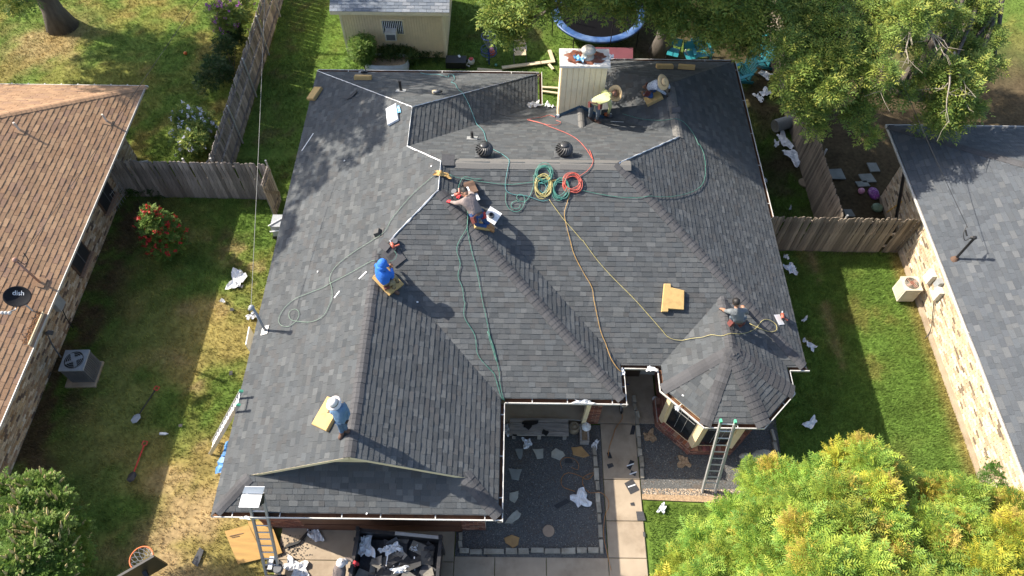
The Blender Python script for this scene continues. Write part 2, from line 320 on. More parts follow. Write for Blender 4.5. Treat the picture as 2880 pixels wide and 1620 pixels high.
# paving: separate concrete panels with open joints
drive=thing('driveway','',''); 
for k in ('label','category'):
    if k in drive: del drive[k]
tag(drive,kind='structure')
def panel(x0,x1,y0,y1,par,m='concrete',z=.03):
    mb=MB(); g=.008; b=.012; P=[(x0+g,y0+g),(x1-g,y0+g),(x1-g,y1-g),(x0+g,y1-g)]; Q=[(x0+g+b,y0+g+b),(x1-g-b,y0+g+b),(x1-g-b,y1-g-b),(x0+g+b,y1-g-b)]
    mb.add([(p[0],p[1],-.08) for p in P]+[(p[0],p[1],z-.008) for p in P]+[(p[0],p[1],z) for p in Q],[(0,1,5,4),(1,2,6,5),(2,3,7,6),(3,0,4,7),(4,5,9,8),(5,6,10,9),(6,7,11,10),(7,4,8,11),(8,9,10,11)])
    return mb.build('panel',M[m],par)
for xa,xb in ((-5.85,-3.5),(-3.5,-1.38)):
    for ya,yb in ((4.28,5.12),(2.2,4.28),(-.5,2.2)): panel(xa,xb,ya,yb,drive)
for xa,xb in ((-1.38,-.35),(-.35,.95),(.95,2.52)): panel(xa,xb,2.3,4.42,drive); panel(xa,xb,-.5,2.3,drive)
walk=tag(thing('walkway','',''),kind='structure')
for k in ('label','category'):
    if k in walk: del walk[k]
for ya,yb in ((2.3,4.42),(4.42,5.35),(5.35,6.45),(6.45,8.05),(8.05,9.62)): panel(2.52 if ya<8 else 2.36,3.5 if ya<8 else 4.15,ya,yb,walk)
def slab(name,poly,z0,z1,m,kind='structure'): return tag(MB().prism(poly,z0,z1).build(name,M[m]),kind=kind)
slab('gravel_bed',[(-1.36,4.4),(2.5,4.4),(2.52,8.0),(-.6,8.0),(-.6,5.08),(-1.36,5.08)],-.06,.022,'gravel'); slab('gravel_bed',[(3.52,6.05),(7.38,6.0),(7.5,8.7),(3.52,8.7)],-.06,.02,'gravel')
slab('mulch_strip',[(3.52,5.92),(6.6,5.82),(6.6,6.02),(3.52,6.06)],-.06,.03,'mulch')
def pebbles(box,n,cols):
    x=rng.uniform(box[0],box[1],n); y=rng.uniform(box[2],box[3],n); r=rng.uniform(.008,.02,n); a=rng.uniform(0,6.28,n)
    base=np.array([(1,0,0),(0,1,0),(-1,0,0),(0,-1,0),(.1,.1,.8)])
    v=np.zeros((n,5,3)); ca,sa=np.cos(a)[:,None],np.sin(a)[:,None]; v[:,:,0]=x[:,None]+(base[:,0]*ca-base[:,1]*sa)*r[:,None]; v[:,:,1]=y[:,None]+(base[:,0]*sa+base[:,1]*ca)*r[:,None]; v[:,:,2]=.02+base[:,2]*r[:,None]
    f=(np.array([(0,1,4),(1,2,4),(2,3,4),(3,0,4)])[None]+5*np.arange(n)[:,None,None]).reshape(-1,3); cc=np.array(cols)[rng.integers(0,len(cols),n)]*rng.uniform(.6,1.4,(n,1))
    tag(mesh_np('gravel',v.reshape(-1,3),f,np.repeat(cc,5,0),M['pebble']),kind='stuff')
PC=[(.098,.10,.098)]*7+[(.13,.135,.14),(.22,.2,.17),(.11,.075,.05)]
pebbles((-.62,2.4,4.5,7.6),15000,PC); pebbles((-1.2,-.6,4.5,5.05),1200,PC); pebbles((3.56,7.3,6.33,8.6),13000,PC); pebbles((3.56,6.5,5.95,6.22),1800,[(.4,.3,.2),(.3,.2,.12),(.5,.42,.32),(.2,.18,.16)])  # last strip: sunlight on the gravel painted in as paler tan pebbles
# ---------------------------------------------------------------- roofs
EV=2.6
def roofz(x,y):
    z=0.
    for lo,hi,f,b,ym in ((-6.7,7.55,8.46,18.04,0),(-6.7,.81,-9,19.6,13),(2.03,7.55,-9,20.35,14),(-6.7,2.88,7.47,18.04,0)):
        q=EV+.5*min(x-lo,hi-x,y-f,b-y)
        if q>=EV and y>=ym: z=max(z,q)
    if -6.7<=x<=-.14 and 4.6<=y<=13:
        q=EV+.5*min(x+6.7,-.14-x); z=max(z,min(q,EV+.5*(y-4.6)) if y<5.5 else q)
    q=min(x-3.72,7.1-x,y-6.88,((x-3.72)+(y-7.85))*.7071,((7.1-x)+(y-7.81))*.7071)
    if q>=0 and y<10.2: z=max(z,EV+.5*q)
    return z
def clip_poly(P,ax,val,keep_gt):
    out=[]
    for i in range(len(P)):
        a,b=P[i-1],P[i]; ia=(a[ax]>=val) if keep_gt else (a[ax]<=val); ib=(b[ax]>=val) if keep_gt else (b[ax]<=val)
        if ia!=ib:
            t=(val-a[ax])/(b[ax]-a[ax]); out.append((a[0]+(b[0]-a[0])*t,a[1]+(b[1]-a[1])*t))
        if ib: out.append(b)
    return out
GREYS=[(.082,.088,.093),(.077,.083,.088),(.090,.096,.100),(.070,.077,.083),(.103,.109,.112),(.083,.085,.087),(.086,.094,.100),(.079,.085,.089)]
BROWN=[(.30,.19,.118),(.32,.205,.125),(.285,.18,.115),(.265,.168,.115),(.34,.22,.135),(.30,.185,.112),(.31,.195,.12)]
RGREY=[(.088,.098,.110),(.082,.092,.104),(.097,.106,.116),(.113,.12,.127),(.085,.094,.106),(.09,.099,.11)]
SGREY=[(.20,.225,.26),(.17,.195,.23),(.24,.26,.29),(.15,.175,.21)]
def shingles(poly,p0,u,vdir,par,pal,E=.131,fixed=None,indiv=0,trim=0,mname='shingle',vmax=99,keep=None,tab=(.10,.30)):
    """poly: plan+height corners; u along the eave, vdir up the slope. Returns number of single shingles made."""
    p0=Vector(p0); u=Vector(u).normalized(); v=Vector(vdir).normalized(); n=u.cross(v)
    if n.z<0: n=-n
    Q=[((Vector(p)-p0).dot(u),(Vector(p)-p0).dot(v)) for p in poly]
    if trim: Q=clip_poly(Q,1,trim,True)
    MM=MB(); made=0; vlo=min(q[1] for q in Q); vhi=min(max(q[1] for q in Q),vmax); ulo,uhi=min(q[0] for q in Q),max(q[0] for q in Q)
    i0=int(math.floor(vlo/E)); i=i0
    def emit(mb,pg,v0,T,col,org=None):
        o=org or Vector((0,0,0))
        top=[p0+u*a+v*b+n*(.003+T*(1-(b-v0)/E))-o for a,b in pg]; bot=[p0+u*a+v*b-n*.004-o for a,b in pg]; k=len(pg)
        ar=sum(pg[j-1][0]*pg[j][1]-pg[j][0]*pg[j-1][1] for j in range(k))
        fl=(ar>0)==(u.cross(v).z>0)
        fs=[tuple(range(k)) if fl else tuple(range(k-1,-1,-1))]
        for j in range(k):
            j2=(j+1)%k; fs.append((j,j+k,j2+k,j2) if fl else (j,j2,j2+k,j+k))
        mb.add(top+bot,fs,0,col)
    while i*E<vhi:
        v0=i*E; ua=ulo-random.uniform(0,.3) if not fixed else math.floor(ulo/fixed)*fixed+(i%2)*fixed*.5-fixed
        thick=True
        while ua<uhi:
            wdt=fixed or random.uniform(*tab); ub=ua+wdt
            pg=clip_poly(clip_poly(clip_poly(clip_poly(Q,1,v0,True),1,v0+E,False),0,ua,True),0,ub-(.008 if fixed else .003),False) if len(Q)>2 else []
            if len(pg)>2:
                qs=[]
                for q in pg:
                    if not qs or abs(q[0]-qs[-1][0])+abs(q[1]-qs[-1][1])>1e-4: qs.append(q)
                if len(qs)>2 and abs(sum(qs[j-1][0]*qs[j][1]-qs[j][0]*qs[j-1][1] for j in range(len(qs))))>2e-4:
                    b=random.choice(pal); k=random.uniform(.88,1.14); col=tuple(q*k for q in b); T=(.013 if thick else .008)+random.uniform(-.001,.001)
                    if keep is None: single=made<indiv
                    else: single=made<indiv and keep(p0+u*qs[0][0]+v*qs[0][1])
                    if single:
                        s=MB(); org=p0+u*qs[0][0]+v*qs[0][1]; emit(s,qs,v0,T,col,org); ob=s.build('shingle',M[mname],par); ob.location=org; made+=1
                    else: emit(MM,qs,v0,T,col)
            thick=not thick; ua=ub
        i+=1
    if MM.f: tag(MM.build('shingle_field',M[mname],par),kind='stuff')
    return made
def brickwall(mb,a,b,z0,z1,out,pal,bl=.21,bh=.075,g=.012):
    a,b=Vector((*a,0)),Vector((*b,0)); d=b-a; L=d.length; d.normalize(); o=Vector((*out,0)).normalized(); row=0; z=z0
    while z<z1-.01:
        x=-(row%2)*bl*.5
        while x<L:
            xa,xb=max(x,0),min(x+bl-g,L); zt=min(z+bh-g,z1)
            if xb-xa>.02:
                c=random.choice(pal); k=random.uniform(.8,1.2); pr=.012+random.uniform(-.004,.006)
                P=[a+d*xa,a+d*xb]; vs=[P[0]+Vector((0,0,z)),P[1]+Vector((0,0,z)),P[1]+Vector((0,0,zt)),P[0]+Vector((0,0,zt))]; vs=vs+[p+o*pr for p in vs]
                mb.add(vs,[(4,5,6,7),(0,1,5,4),(2,3,7,6),(1,2,6,5),(3,0,4,7)],0,tuple(q*k for q in c))
            x+=bl
        z+=bh; row+=1
REDB=[(.26,.10,.065),(.30,.13,.08),(.20,.075,.05),(.33,.17,.11),(.16,.07,.05)]
house=thing('main_house','brick house with freshly laid charcoal shingle roof where the crew works','house',(0,0,0))
roof=None
def zL(x,c,sgn): return EV+.5*(x-c)*sgn
def P3(x,y): return (x,y,roofz(x,y))
xl,xr=-6.7,7.55
G1=(-3.42,10.75,4.24); G2=(-3.42,5.43,4.24); Pa=(-2.945,15.845,4.4775); Pb=(-2.945,14.285,4.4775); Pc=(-1.91,13.25,4.995); Pd=(-1.91,12.26,4.995)
Q1=(2.76,13.25,4.995); Q2=(4.79,15.28,3.98); Q3=(4.79,17.59,3.98); kk=.9; yg=5.43
RL=(xl+yg-4.6,yg,EV+.5*(yg-4.6)); RR=(-.14-(yg-4.6),yg,EV+.5*(yg-4.6))
E_=lambda x,y:(x,y,EV)
bx0,bx1=3.72,7.1; bxm=(bx0+bx1)/2; bh=(bx1-bx0)/2; Bz=EV+.5*bh; Bv=(bxm,8.46+bh,Bz); Ba=(bxm,6.88+bh,Bz)
B1,B2,B3,B4=E_(3.72,7.85),E_(4.69,6.88),E_(6.17,6.88),E_(7.1,7.81)
planes=dict(
 L=([E_(xl,4.6),RL,G2,G1,Pd,Pc,Pb,Pa,E_(xl,19.6)],E_(xl,0),(0,1,0),(1,0,.5),0),
 SK=([E_(xl,4.6),E_(-.14,4.6),(RR[0]-.3,yg+.3,RR[2]+.15),(RL[0]+.3,yg+.3,RL[2]+.15)],E_(0,4.6),(1,0,0),(0,1,.5),.11),
 GR=([E_(-.14,4.6),E_(-.14,7.47),G1,G2,RR],E_(-.14,0),(0,1,0),(-1,0,.5),.11),
 F2=([E_(-.14,7.47),E_(2.88,7.47),Pd,G1],E_(0,7.47),(1,0,0),(0,1,.5),.11),
 R2=([E_(2.88,7.47),E_(2.88,8.46),Pc,Pd],E_(2.88,0),(0,1,0),(-1,0,.5),.11),
 F=([E_(2.88,8.46),E_(bx0,8.46),Bv,E_(bx1,8.46),E_(xr,8.46),Q1,Pc],E_(0,8.46),(1,0,0),(0,1,.5),.08),
 R=([E_(xr,8.46),E_(xr,20.35),Q3,Q2,Q1],E_(xr,0),(0,1,0),(-1,0,.5),.03),
 B=([E_(.81,18.04),E_(2.03,18.04),Q2,Q1,Pc,Pb],E_(0,18.04),(1,0,0),(0,-1,.5),.05),
 LW=([E_(.81,18.04),E_(.81,19.6),Pa,Pb],E_(.81,0),(0,1,0),(-1,0,.5),.05),
 BW=([E_(xl,19.6),Pa,E_(.81,19.6)],E_(0,19.6),(1,0,0),(0,-1,.5),.05),
 RWL=([E_(2.03,18.04),E_(2.03,20.35),Q3,Q2],E_(2.03,0),(0,1,0),(1,0,.5),.05),
 RWB=([E_(2.03,20.35),E_(xr,20.35),Q3],E_(0,20.35),(1,0,0),(0,-1,.5),.05),
 BL=([E_(bx0,8.46),Bv,Ba,B1],E_(bx0,0),(0,1,0),(1,0,.5),.1),
 BR=([E_(bx1,8.46),Bv,Ba,B4],E_(bx1,0),(0,1,0),(-1,0,.5),.1),
 B12=([B1,B2,Ba],B1,(1,-1,0),(1,1,.7071),.1), B23=([B2,B3,Ba],B2,(1,0,0),(0,1,.5),.1), B34=([B3,B4,Ba],B3,(1,1,0),(-1,1,.7071),.1))
dk=MB()
for nm,(pl,p0,u,vd,tr) in planes.items():
    n=len(pl); cx=sum(p[0] for p in pl)/n
    pl2=[Vector(p)+Vector((0,0,-.012)) for p in pl]
    # trim the deck with the shingles
    u_=Vector(u).normalized(); v_=Vector(vd).normalized(); Q=clip_poly([((Vector(p)-Vector(p0)).dot(u_),(Vector(p)-Vector(p0)).dot(v_)) for p in pl],1,tr+.01,True)
    pl2=[Vector(p0)+u_*a+v_*b+Vector((0,0,-.012)) for a,b in Q]
    dk.add(pl2,[tuple(range(len(pl2)))])
roof=dk.build('roof',M['deck'],house)
made=0
for nm in ('SK','F2','GR','L','R2','F','R','B','LW','BW','RWL','RWB','BL','BR','B12','B23','B34'):
    pl,p0,u,vd,tr=planes[nm]; lim=300-made if nm in('SK','F2') else 0
    made+=shingles(pl,p0,u,vd,roof,GREYS,indiv=lim,trim=tr)
def caps(p0,p1,nA,nB,par,E=.125,L=.2,w=.15,m='cap',t=.007,name='ridge_cap',lift=.014,start=0,end=1):
    p0,p1=Vector(p0),Vector(p1); d=p1-p0; T=d.length; d.normalize(); nA,nB=Vector(nA).normalized(),Vector(nB).normalized(); up=(nA+nB).normalized()
    a=nA.cross(d).normalized(); 
    if a.dot(nB)<0 and False: a=-a
    if a.dot(nB)>0: a=-a
    b=nB.cross(d).normalized()
    if b.dot(nA)>0: b=-b
    # local mesh along +d
    bend=[a*w,a*w*.25-up*0,b*w*.25,b*w]; 
    prof=[a*w,a*w*.3+up*.004,b*w*.3+up*.004,b*w]
    vs=[]
    for s_,h in ((0,t+.006),(L,.002)):
        for q in prof: vs.append(d*s_+q+up*h)
    for q in prof: vs.append(q-up*.004)
    mb=MB(); mb.add(vs,[(0,1,5,4),(1,2,6,5),(2,3,7,6),(8,9,1,0),(9,10,2,1),(10,11,3,2),(0,4,8),(3,11,7)])
    proto=mb.build(name,M[m],par); me=proto.data; k=0; s=T*start; first=True
    while s+E*.5<T*end:
        o=proto if first else link(bpy.data.objects.new(name,me),par); first=False; j=jit(.006)
        o.location=p0+d*s+up*lift+a*j; s+=E
    return proto
NL,NR_,NF,NB=(-.5,0,1),(.5,0,1),(0,-.5,1),(0,.5,1)
E0=E_(xl,4.6)
caps(E0,RL,NL,NF,roof,E=.17,w=.15,start=.12); caps(E_(-.14,4.6),RR,NR_,NF,roof,E=.17,w=.17,start=.1)
caps(G2,G1,NL,NR_,roof); caps(E_(2.88,7.47),Pd,NR_,NF,roof,start=.025,end=.985); caps(E_(xr,8.46),Q1,NR_,NF,roof,start=.02)
caps(Pc,Q1,NB,NF,roof,E=.92,L=.95,w=.2,m='ridge_lt',name='ridge_vent_cap',start=.08); caps(Q2,Q3,NL,NR_,roof,w=.16,end=.9,m='ridge_lt')
s7=.35355
caps(Ba,Bv,NL,NR_,roof,start=.05); caps(B1,Ba,NL,(-s7,-s7,1),roof,E=.16,start=.03); caps(B2,Ba,(-s7,-s7,1),NF,roof,E=.16,start=.03); caps(B3,Ba,NF,(s7,-s7,1),roof,E=.16,w=.2,start=.03); caps(B4,Ba,(s7,-s7,1),NR_,roof,E=.16,w=.2,start=.03)
def strip(p0,p1,nA,nB,w=.014):
    p0,p1=Vector(p0),Vector(p1); d=(p1-p0).normalized(); up=(Vector(nA).normalized()+Vector(nB).normalized()).normalized(); a=Vector(nA).cross(d).normalized(); b=Vector(nB).cross(d).normalized()
    if a.dot(Vector(nB))>0: a=-a
    if b.dot(Vector(nA))>0: b=-b
    n=max(4,int((p1-p0).length/.12)); mb=MB(); vs=[]
    for i in range(n+1):
        c=p0.lerp(p1,i/n)+up*(.022+random.uniform(0,.006)); vs+= [c+a*(w+jit(w*.55)),c+up*.012,c+b*(w+jit(w*.55))]
    mb.add(vs,[f for i in range(n) for f in ((3*i,3*i+1,3*i+4,3*i+3),(3*i+1,3*i+2,3*i+5,3*i+4))]); mb.build('underlayment_strip',M['wrap'],roof)
strip(E_(xl,19.6),Pa,NL,NB); strip(E_(.81,19.6),Pa,NR_,NB); strip(Pa,Pb,NL,NR_,.01); strip(Pb,Pc,NL,NB,.02); strip(Pc,Pd,NL,NR_,.015); strip(Vector(Pd).lerp(Vector(G1),.0),Vector(Pd).lerp(Vector(G1),.8),NL,NF,.02); strip(Q2,Q1,NR_,NB,.022)
# gable end of the garage roof
gm=MB(); gy=yg+.28
gm.add([(RL[0]+.2,gy,RL[2]-.05),(RR[0]-.2,gy,RR[2]-.05),(G2[0],gy,G2[2]-.02)],[(0,1,2)]); gm.build('gable_wall',M['cream'],house)
for k in range(-8,9):
    x=-3.42+k*.13; top=4.24-.5*abs(x+3.42)-.06
    if top>3.6: MB().box((x,gy-.008,(top+3.4)/2),(.115,.012,top-3.4)).build('siding_board',M['cream'],house)
for A,Bq in ((RL,G2),(RR,G2)):
    MB().bar(Vector(A)+Vector((0,.01,-.055)),Vector(Bq)+Vector((0,.01,-.055)),.03,.10).build('rake_board',M['cream2'],house)
sf=MB()
for A,Bq in ((RL,G2),(RR,G2)): sf.add([Vector(A)+Vector((0,0.02,-.04)),Vector(Bq)+Vector((0,.02,-.04)),Vector(Bq)+Vector((0,.27,-.04)),Vector(A)+Vector((0,.27,-.04))],[(0,1,2,3)])
sf.build('gable_soffit',M['cream'],house)
# walls
WP=[(-6.25,5.08),(-.6,5.08),(-.6,8.9),(2.05,8.9),(2.05,8.06),(2.45,8.06),(2.45,9.6),(4.2,9.6),(4.2,8.06),(4.95,7.34),(5.95,7.34),(6.66,8.03),(6.66,8.85),(7.15,8.85),(7.15,19.95),(2.45,19.95),(2.45,17.6),(.4,17.6),(.4,19.2),(-6.25,19.2)]
wl=MB(); nW=len(WP)
for i in range(nW):
    a,b=WP[i],WP[(i+1)%nW]; wl.add([(*a,-.05),(*b,-.05),(*b,2.52),(*a,2.52)],[(0,1,2,3)])
wl.build('wall',M['mortar'],house)
bw=MB()
for i in (0,4,5,7,8,9,10,11,12,13,16,17):
    a,b=WP[i],WP[(i+1)%nW]; d=(b[0]-a[0],b[1]-a[1]); out=(d[1],-d[0])
    z0,z1=(0,2.45)
    if i in(8,9,10,11): z1=.3
    if i==0:
        brickwall(bw,(-6.25,5.08),(-5.2,5.08),0,2.4,out,REDB); brickwall(bw,(-1.2,5.08),(-.6,5.08),0,2.4,out,REDB); continue
    brickwall(bw,a,b,z0,z1,out,REDB)
tag(bw.build('brickwork',M['brick'],house),kind='stuff')
gd=MB(); gd.box((-3.2,5.06,1.08),(4.0,.05,2.16)); gdo=gd.build('garage_door',mat('brown garage door',(.11,.045,.025),.6,.2,4),house)
for k in range(4): MB().box((-3.2,5.03,.3+k*.54),(3.9,.03,.46)).build('door_panel',gdo.data.materials[0],gdo)
sfm=MB()
for poly in ([(-6.6,4.72),(-.25,4.72),(-.25,9.2),(-6.6,9.2)],[(-.25,7.6),(2.77,7.6),(2.77,9.7),(-.25,9.7)],[(2.77,8.56),(3.85,8.56),(3.85,9.7),(2.77,9.7)],[(3.85,7.9),(4.75,7.0),(6.1,7.0),(6.98,7.9),(6.98,9.7),(3.85,9.7)]): sfm.add([(*p,2.5) for p in poly],[tuple(range(len(poly)))])
for poly in ([(-6.62,9.2),(-6.2,9.2),(-6.2,19.5),(-6.62,19.5)],[(7.1,8.6),(7.45,8.6),(7.45,20.2),(7.1,20.2)],[(-6.6,19.1),(.7,19.1),(.7,19.5),(-6.6,19.5)],[(2.1,19.9),(7.4,19.9),(7.4,20.25),(2.1,20.25)]): sfm.add([(*p,2.5) for p in poly],[(0,1,2,3)])
sfm.build('soffit',M['cream'],house)
def board(a,b,z0,z1,m,name,par,t=.02): return MB().bar((a[0],a[1],(z0+z1)/2),(b[0],b[1],(z0+z1)/2),t,z1-z0).build(name,M[m],par)
for a,b in (((xl+.03,4.7),(xl+.03,19.55)),((xl,19.55),(.81,19.55)),((.77,18.1),(.77,19.55)),((2.07,18.1),(2.07,20.3)),((2.03,20.31),(xr,20.31)),((xr-.03,8.6),(xr-.03,13.5)),((.81,18.02),(2.0,18.02))): board(a,b,2.44,2.585,'cream2','fascia_board',house)
for a,b in (((xl,4.73),(-.25,4.73)),((-.26,4.7),(-.26,7.6)),((-.2,7.6),(2.8,7.6)),((2.76,7.55),(2.76,8.55)),((2.7,8.56),(3.75,8.56))): board(a,b,2.42,2.58,'fascia','fascia_board',house)
def gutter(a,b,out,par,w=.125,straps=.95,zt=2.575,fill='trough'):
    a,b=Vector((*a,zt)),Vector((*b,zt)); o=Vector((*out,0)).normalized(); d=(b-a); L=d.length; d.normalize()
    pr=[(-w+.01,-.0,1),(-w+.01,-.06,1),(-.03,-.07,1),(-.02,-.005,0),(-.022,.012,0),(.0,.012,0),(.004,-.02,0),(-.018,-.095,0),(-w+.005,-.1,0)]
    mb=MB(); n=max(1,int(L/1.2)); rows=[]
    for i in range(n+1):
        j=Vector((0,0,jit(.006))); rows.append([a+d*(L*i/n)+o*(p[0]+jit(.003))+Vector((0,0,p[1]))+j for p in pr])
    for i in range(n):
        for q in range(len(pr)-1): mb.add([rows[i][q],rows[i+1][q],rows[i+1][q+1],rows[i][q+1]],[(0,1,2,3)],1 if q<3 else 0)
    mb.add(rows[0],[tuple(range(len(pr)))],0); mb.add(rows[-1],[tuple(range(len(pr)-1,-1,-1))],0)
    g=mb.build('gutter',[M['white'],M[fill]],par); k=int(L/straps)
    for i in range(k):
        c=a+d*((i+.5+jit(.2))*L/k); s_=MB().bar(c+o*(-w-.01)+Vector((0,0,.012)),c+o*.0+Vector((0,0,.014)),.022,.006); s_.build('gutter_strap',M['white'],g)
    return g
for a,b,o in (((xl,4.6),(-.14,4.6),(0,-1)),((-.14,4.58),(-.14,7.47),(1,0)),((-.14,7.47),(2.9,7.47),(0,-1)),((2.88,7.45),(2.88,8.46),(1,0)),((2.88,8.46),(bx0,8.46),(0,-1)),((bx0,8.46),B1[:2],(-1,0)),(B1[:2],B2[:2],(-1,-1)),(B2[:2],B3[:2],(0,-1)),(B3[:2],B4[:2],(1,-1)),(B4[:2],(bx1,8.46),(1,0)),((bx1,8.46),(xr+.05,8.46),(0,-1))): gutter(a,b,o,house)
gutter((xr+.09,13.5),(xr+.09,20.45),(1,0),house,w=.1,straps=1.3); gutter((xl,19.72),(.83,19.72),(0,1),house,w=.12,straps=2); gutter((.93,18.1),(.93,19.72),(1,0),house,w=.1,straps=2); gutter((2.03,20.46),(xr+.05,20.46),(0,1),house,w=.1,straps=2)
# chimney
ch=MB(); cxa,cxb,cya,cyb,ctop=1.37,2.69,16.86,17.50,5.16
ch.box(((cxa+cxb)/2,(cya+cyb)/2,(2.7+ctop)/2),(cxb-cxa,cyb-cya,ctop-2.7)); chim=ch.build('chimney',M['cream2'],house)
nb=8; bwd=(cxb-cxa)/nb
for i in range(nb):
    MB().box((cxa+bwd*(i+.5),cya-.009,(2.75+ctop-.02)/2),(bwd-.014,.018,ctop-2.77)).build('siding_board',M['cream2'],chim)
for i in range(4):
    bd=(cyb-cya)/4; MB().box((cxa-.009,cya+bd*(i+.5),(2.75+ctop-.02)/2),(.018,bd-.014,ctop-2.77)).build('siding_board',M['cream2'],chim)
tp=MB(); tp.box((2.03,17.18,5.21),(1.46,.78,.07)); cpo=tp.build('cap_plate',M['rust'],chim)
rp=[(2.05+.56*math.copysign(abs(math.cos(a))**.7,math.cos(a))*(1+.10*math.sin(7*a)+.08*math.sin(13*a+1)),17.19+.30*math.copysign(abs(math.sin(a))**.8,math.sin(a))*(1+.12*math.sin(9*a+2)+.06*math.sin(17*a))) for a in np.linspace(0,6.283,61)[:-1]]
MB().prism(rp,5.243,5.249).build('rust_patch',M['rustp'],cpo)
fl=MB(); fl.lathe([(.15,5.24),(.19,5.245),(.19,5.26),(.165,5.28),(.165,5.46),(.215,5.465),(.215,5.5),(.16,5.56),(.06,5.585),(0,5.59)],(2.12,17.2,0),20); fl.build('flue_cap',M['flue'],chim,smooth=True)
ck=MB(); pk=(2.03,16.86,3.63); pl_=(1.28,16.86,3.19); pr_=(2.78,16.86,3.19); pe=(2.03,15.96,3.64)
ck.add([pl_,pe,pk],[(0,1,2)],0,GREYS[0]); ck.add([pr_,pk,pe],[(0,1,2)],0,GREYS[1]); cko=ck.build('cricket',M['shingle'],house)
nA=(Vector(pe)-Vector(pl_)).cross(Vector(pk)-Vector(pl_)); nA=nA if nA.z>0 else -nA; nC=(Vector(pk)-Vector(pr_)).cross(Vector(pe)-Vector(pr_)); nC=nC if nC.z>0 else -nC
caps(pe,pk,nA,nC,cko,E=.3,L=.32,w=.11,m='ridge_lt')
for a,b in ((pl_,pk),(pr_,pk)):
    MB().bar(Vector(a)+Vector((0,-.02,.05)),Vector(b)+Vector((0,-.02,.05)),.012,.11).build('step_flashing',mat('blue grey flashing',(.05,.10,.15),.5,.3),cko)
MB().bar(Vector((1.36,16.83,3.1)),Vector((1.36,16.83,3.35)),.08,.05).build('corner_flashing',M['wrap'],cko)
# roof vents and pipes
def turbine(p):
    p=Vector(p); r=MB(); r.lathe([(.17,-.12),(.17,.08),(.15,.1)],p,16); base=r.build('turbine_vent',M['ventblack'],house,smooth=False)
    ball(r,p+Vector((0,0,.25)),.15,12); bpy.data.objects.remove(base); base=r.build('turbine_vent',M['black'],house)
    nf=18
    for k in range(nf):
        mb=MB(); vs=[]
        for j in range(7):
            t=j/6; a=2*math.pi*k/nf+t*.9; rr=.09+.135*math.sin(math.pi*(t*.80+.17))**.8
            z=.1+.30*t-(.03 if t>.9 else 0)
            for da,dr in((-.10,-.03),(.10,.02)): vs.append(p+Vector(((rr+dr)*math.cos(a+da),(rr+dr)*math.sin(a+da),z)))
        mb.add(vs,[(2*j,2*j+1,2*j+3,2*j+2) for j in range(6)]); mb.build('fin',M['ventblack'],base)
    cp=MB(); cp.lathe([(.11,.375),(.1,.395),(.04,.41),(0,.412)],p,14); cp.build('top_cap',M['ventblack'],base,smooth=True)
    fl=MB(); n=Vector((0,.5,1)).normalized(); Mx=frame((1,0,0),n); q=Vector((p.x,p.y,roofz(p.x,p.y)))+n*.02; fl.box(q,(.5,.5,.008),Mx); fl.build('flashing',M['greydark'],base)
turbine((-0.79,13.73,4.75)); turbine((1.35,13.80,4.72))
def pipe(p,h,par,r=.04,m='black',fl='alu_dull',n=(0,.5,1)):
    p=Vector(p); o=MB().tube([p-Vector((0,0,.05)),p+Vector((0,0,h))],r,10).build('vent_pipe',M[m],par,smooth=False)
    n=Vector(n).normalized(); MB().box(p+n*.018,(.3,.28,.008),frame((1,0,0),n)).build('flashing',M[fl],o); mb=MB(); mb.lathe([(r+.03,0),(r+.005,.07)],p,10); mb.build('boot',M['greydark'],o)
pipe((-3.52,17.43,3.68),.42,house); pipe((-1.19,14.95,4.15),.25,house)
vb=Vector((-3.45,11.42,4.22)); Mx=frame((1,0,.5),NL); mb=MB(); mb.box(vb+Vector(NL).normalized()*.07,(.19,.2,.13),Mx,taper=.75); bo=mb.build('hood_vent',M['ventblack'],house); MB().box(vb+Vector(NL).normalized()*.018,(.3,.3,.006),Mx).build('flashing',M['ventblack'],bo)
mt=Vector((-6.37,9.34,2.77)); mb=MB(); mb.tube([mt-Vector((0,0,.1)),mt+Vector((0,0,1.05))],.035,10); mast=mb.build('service_mast',M['grey'],house,smooth=True)
mb=MB(); ball(mb,mt+Vector((-.03,0,1.12)),.075,12); mb.tube([mt+Vector((-.03,0,1.12)),mt+Vector((-.1,0,1.04))],.05,8); mb.build('weather_head',M['grey'],mast,smooth=True)
MB().box(mt+Vector(NL).normalized()*.02,(.22,.26,.01),frame((1,0,.5),NL)).build('flashing',M['alu_dull'],mast)
mb=MB(); mb.tube(spline([mt+Vector((-.1,0,1.02)),mt+Vector((-.16,.0,.85)),mt+Vector((-.1,.02,.75)),mt+Vector((-.02,.02,.9))],.03),.012,5); mb.build('drip_loop',M['wire'],mast)
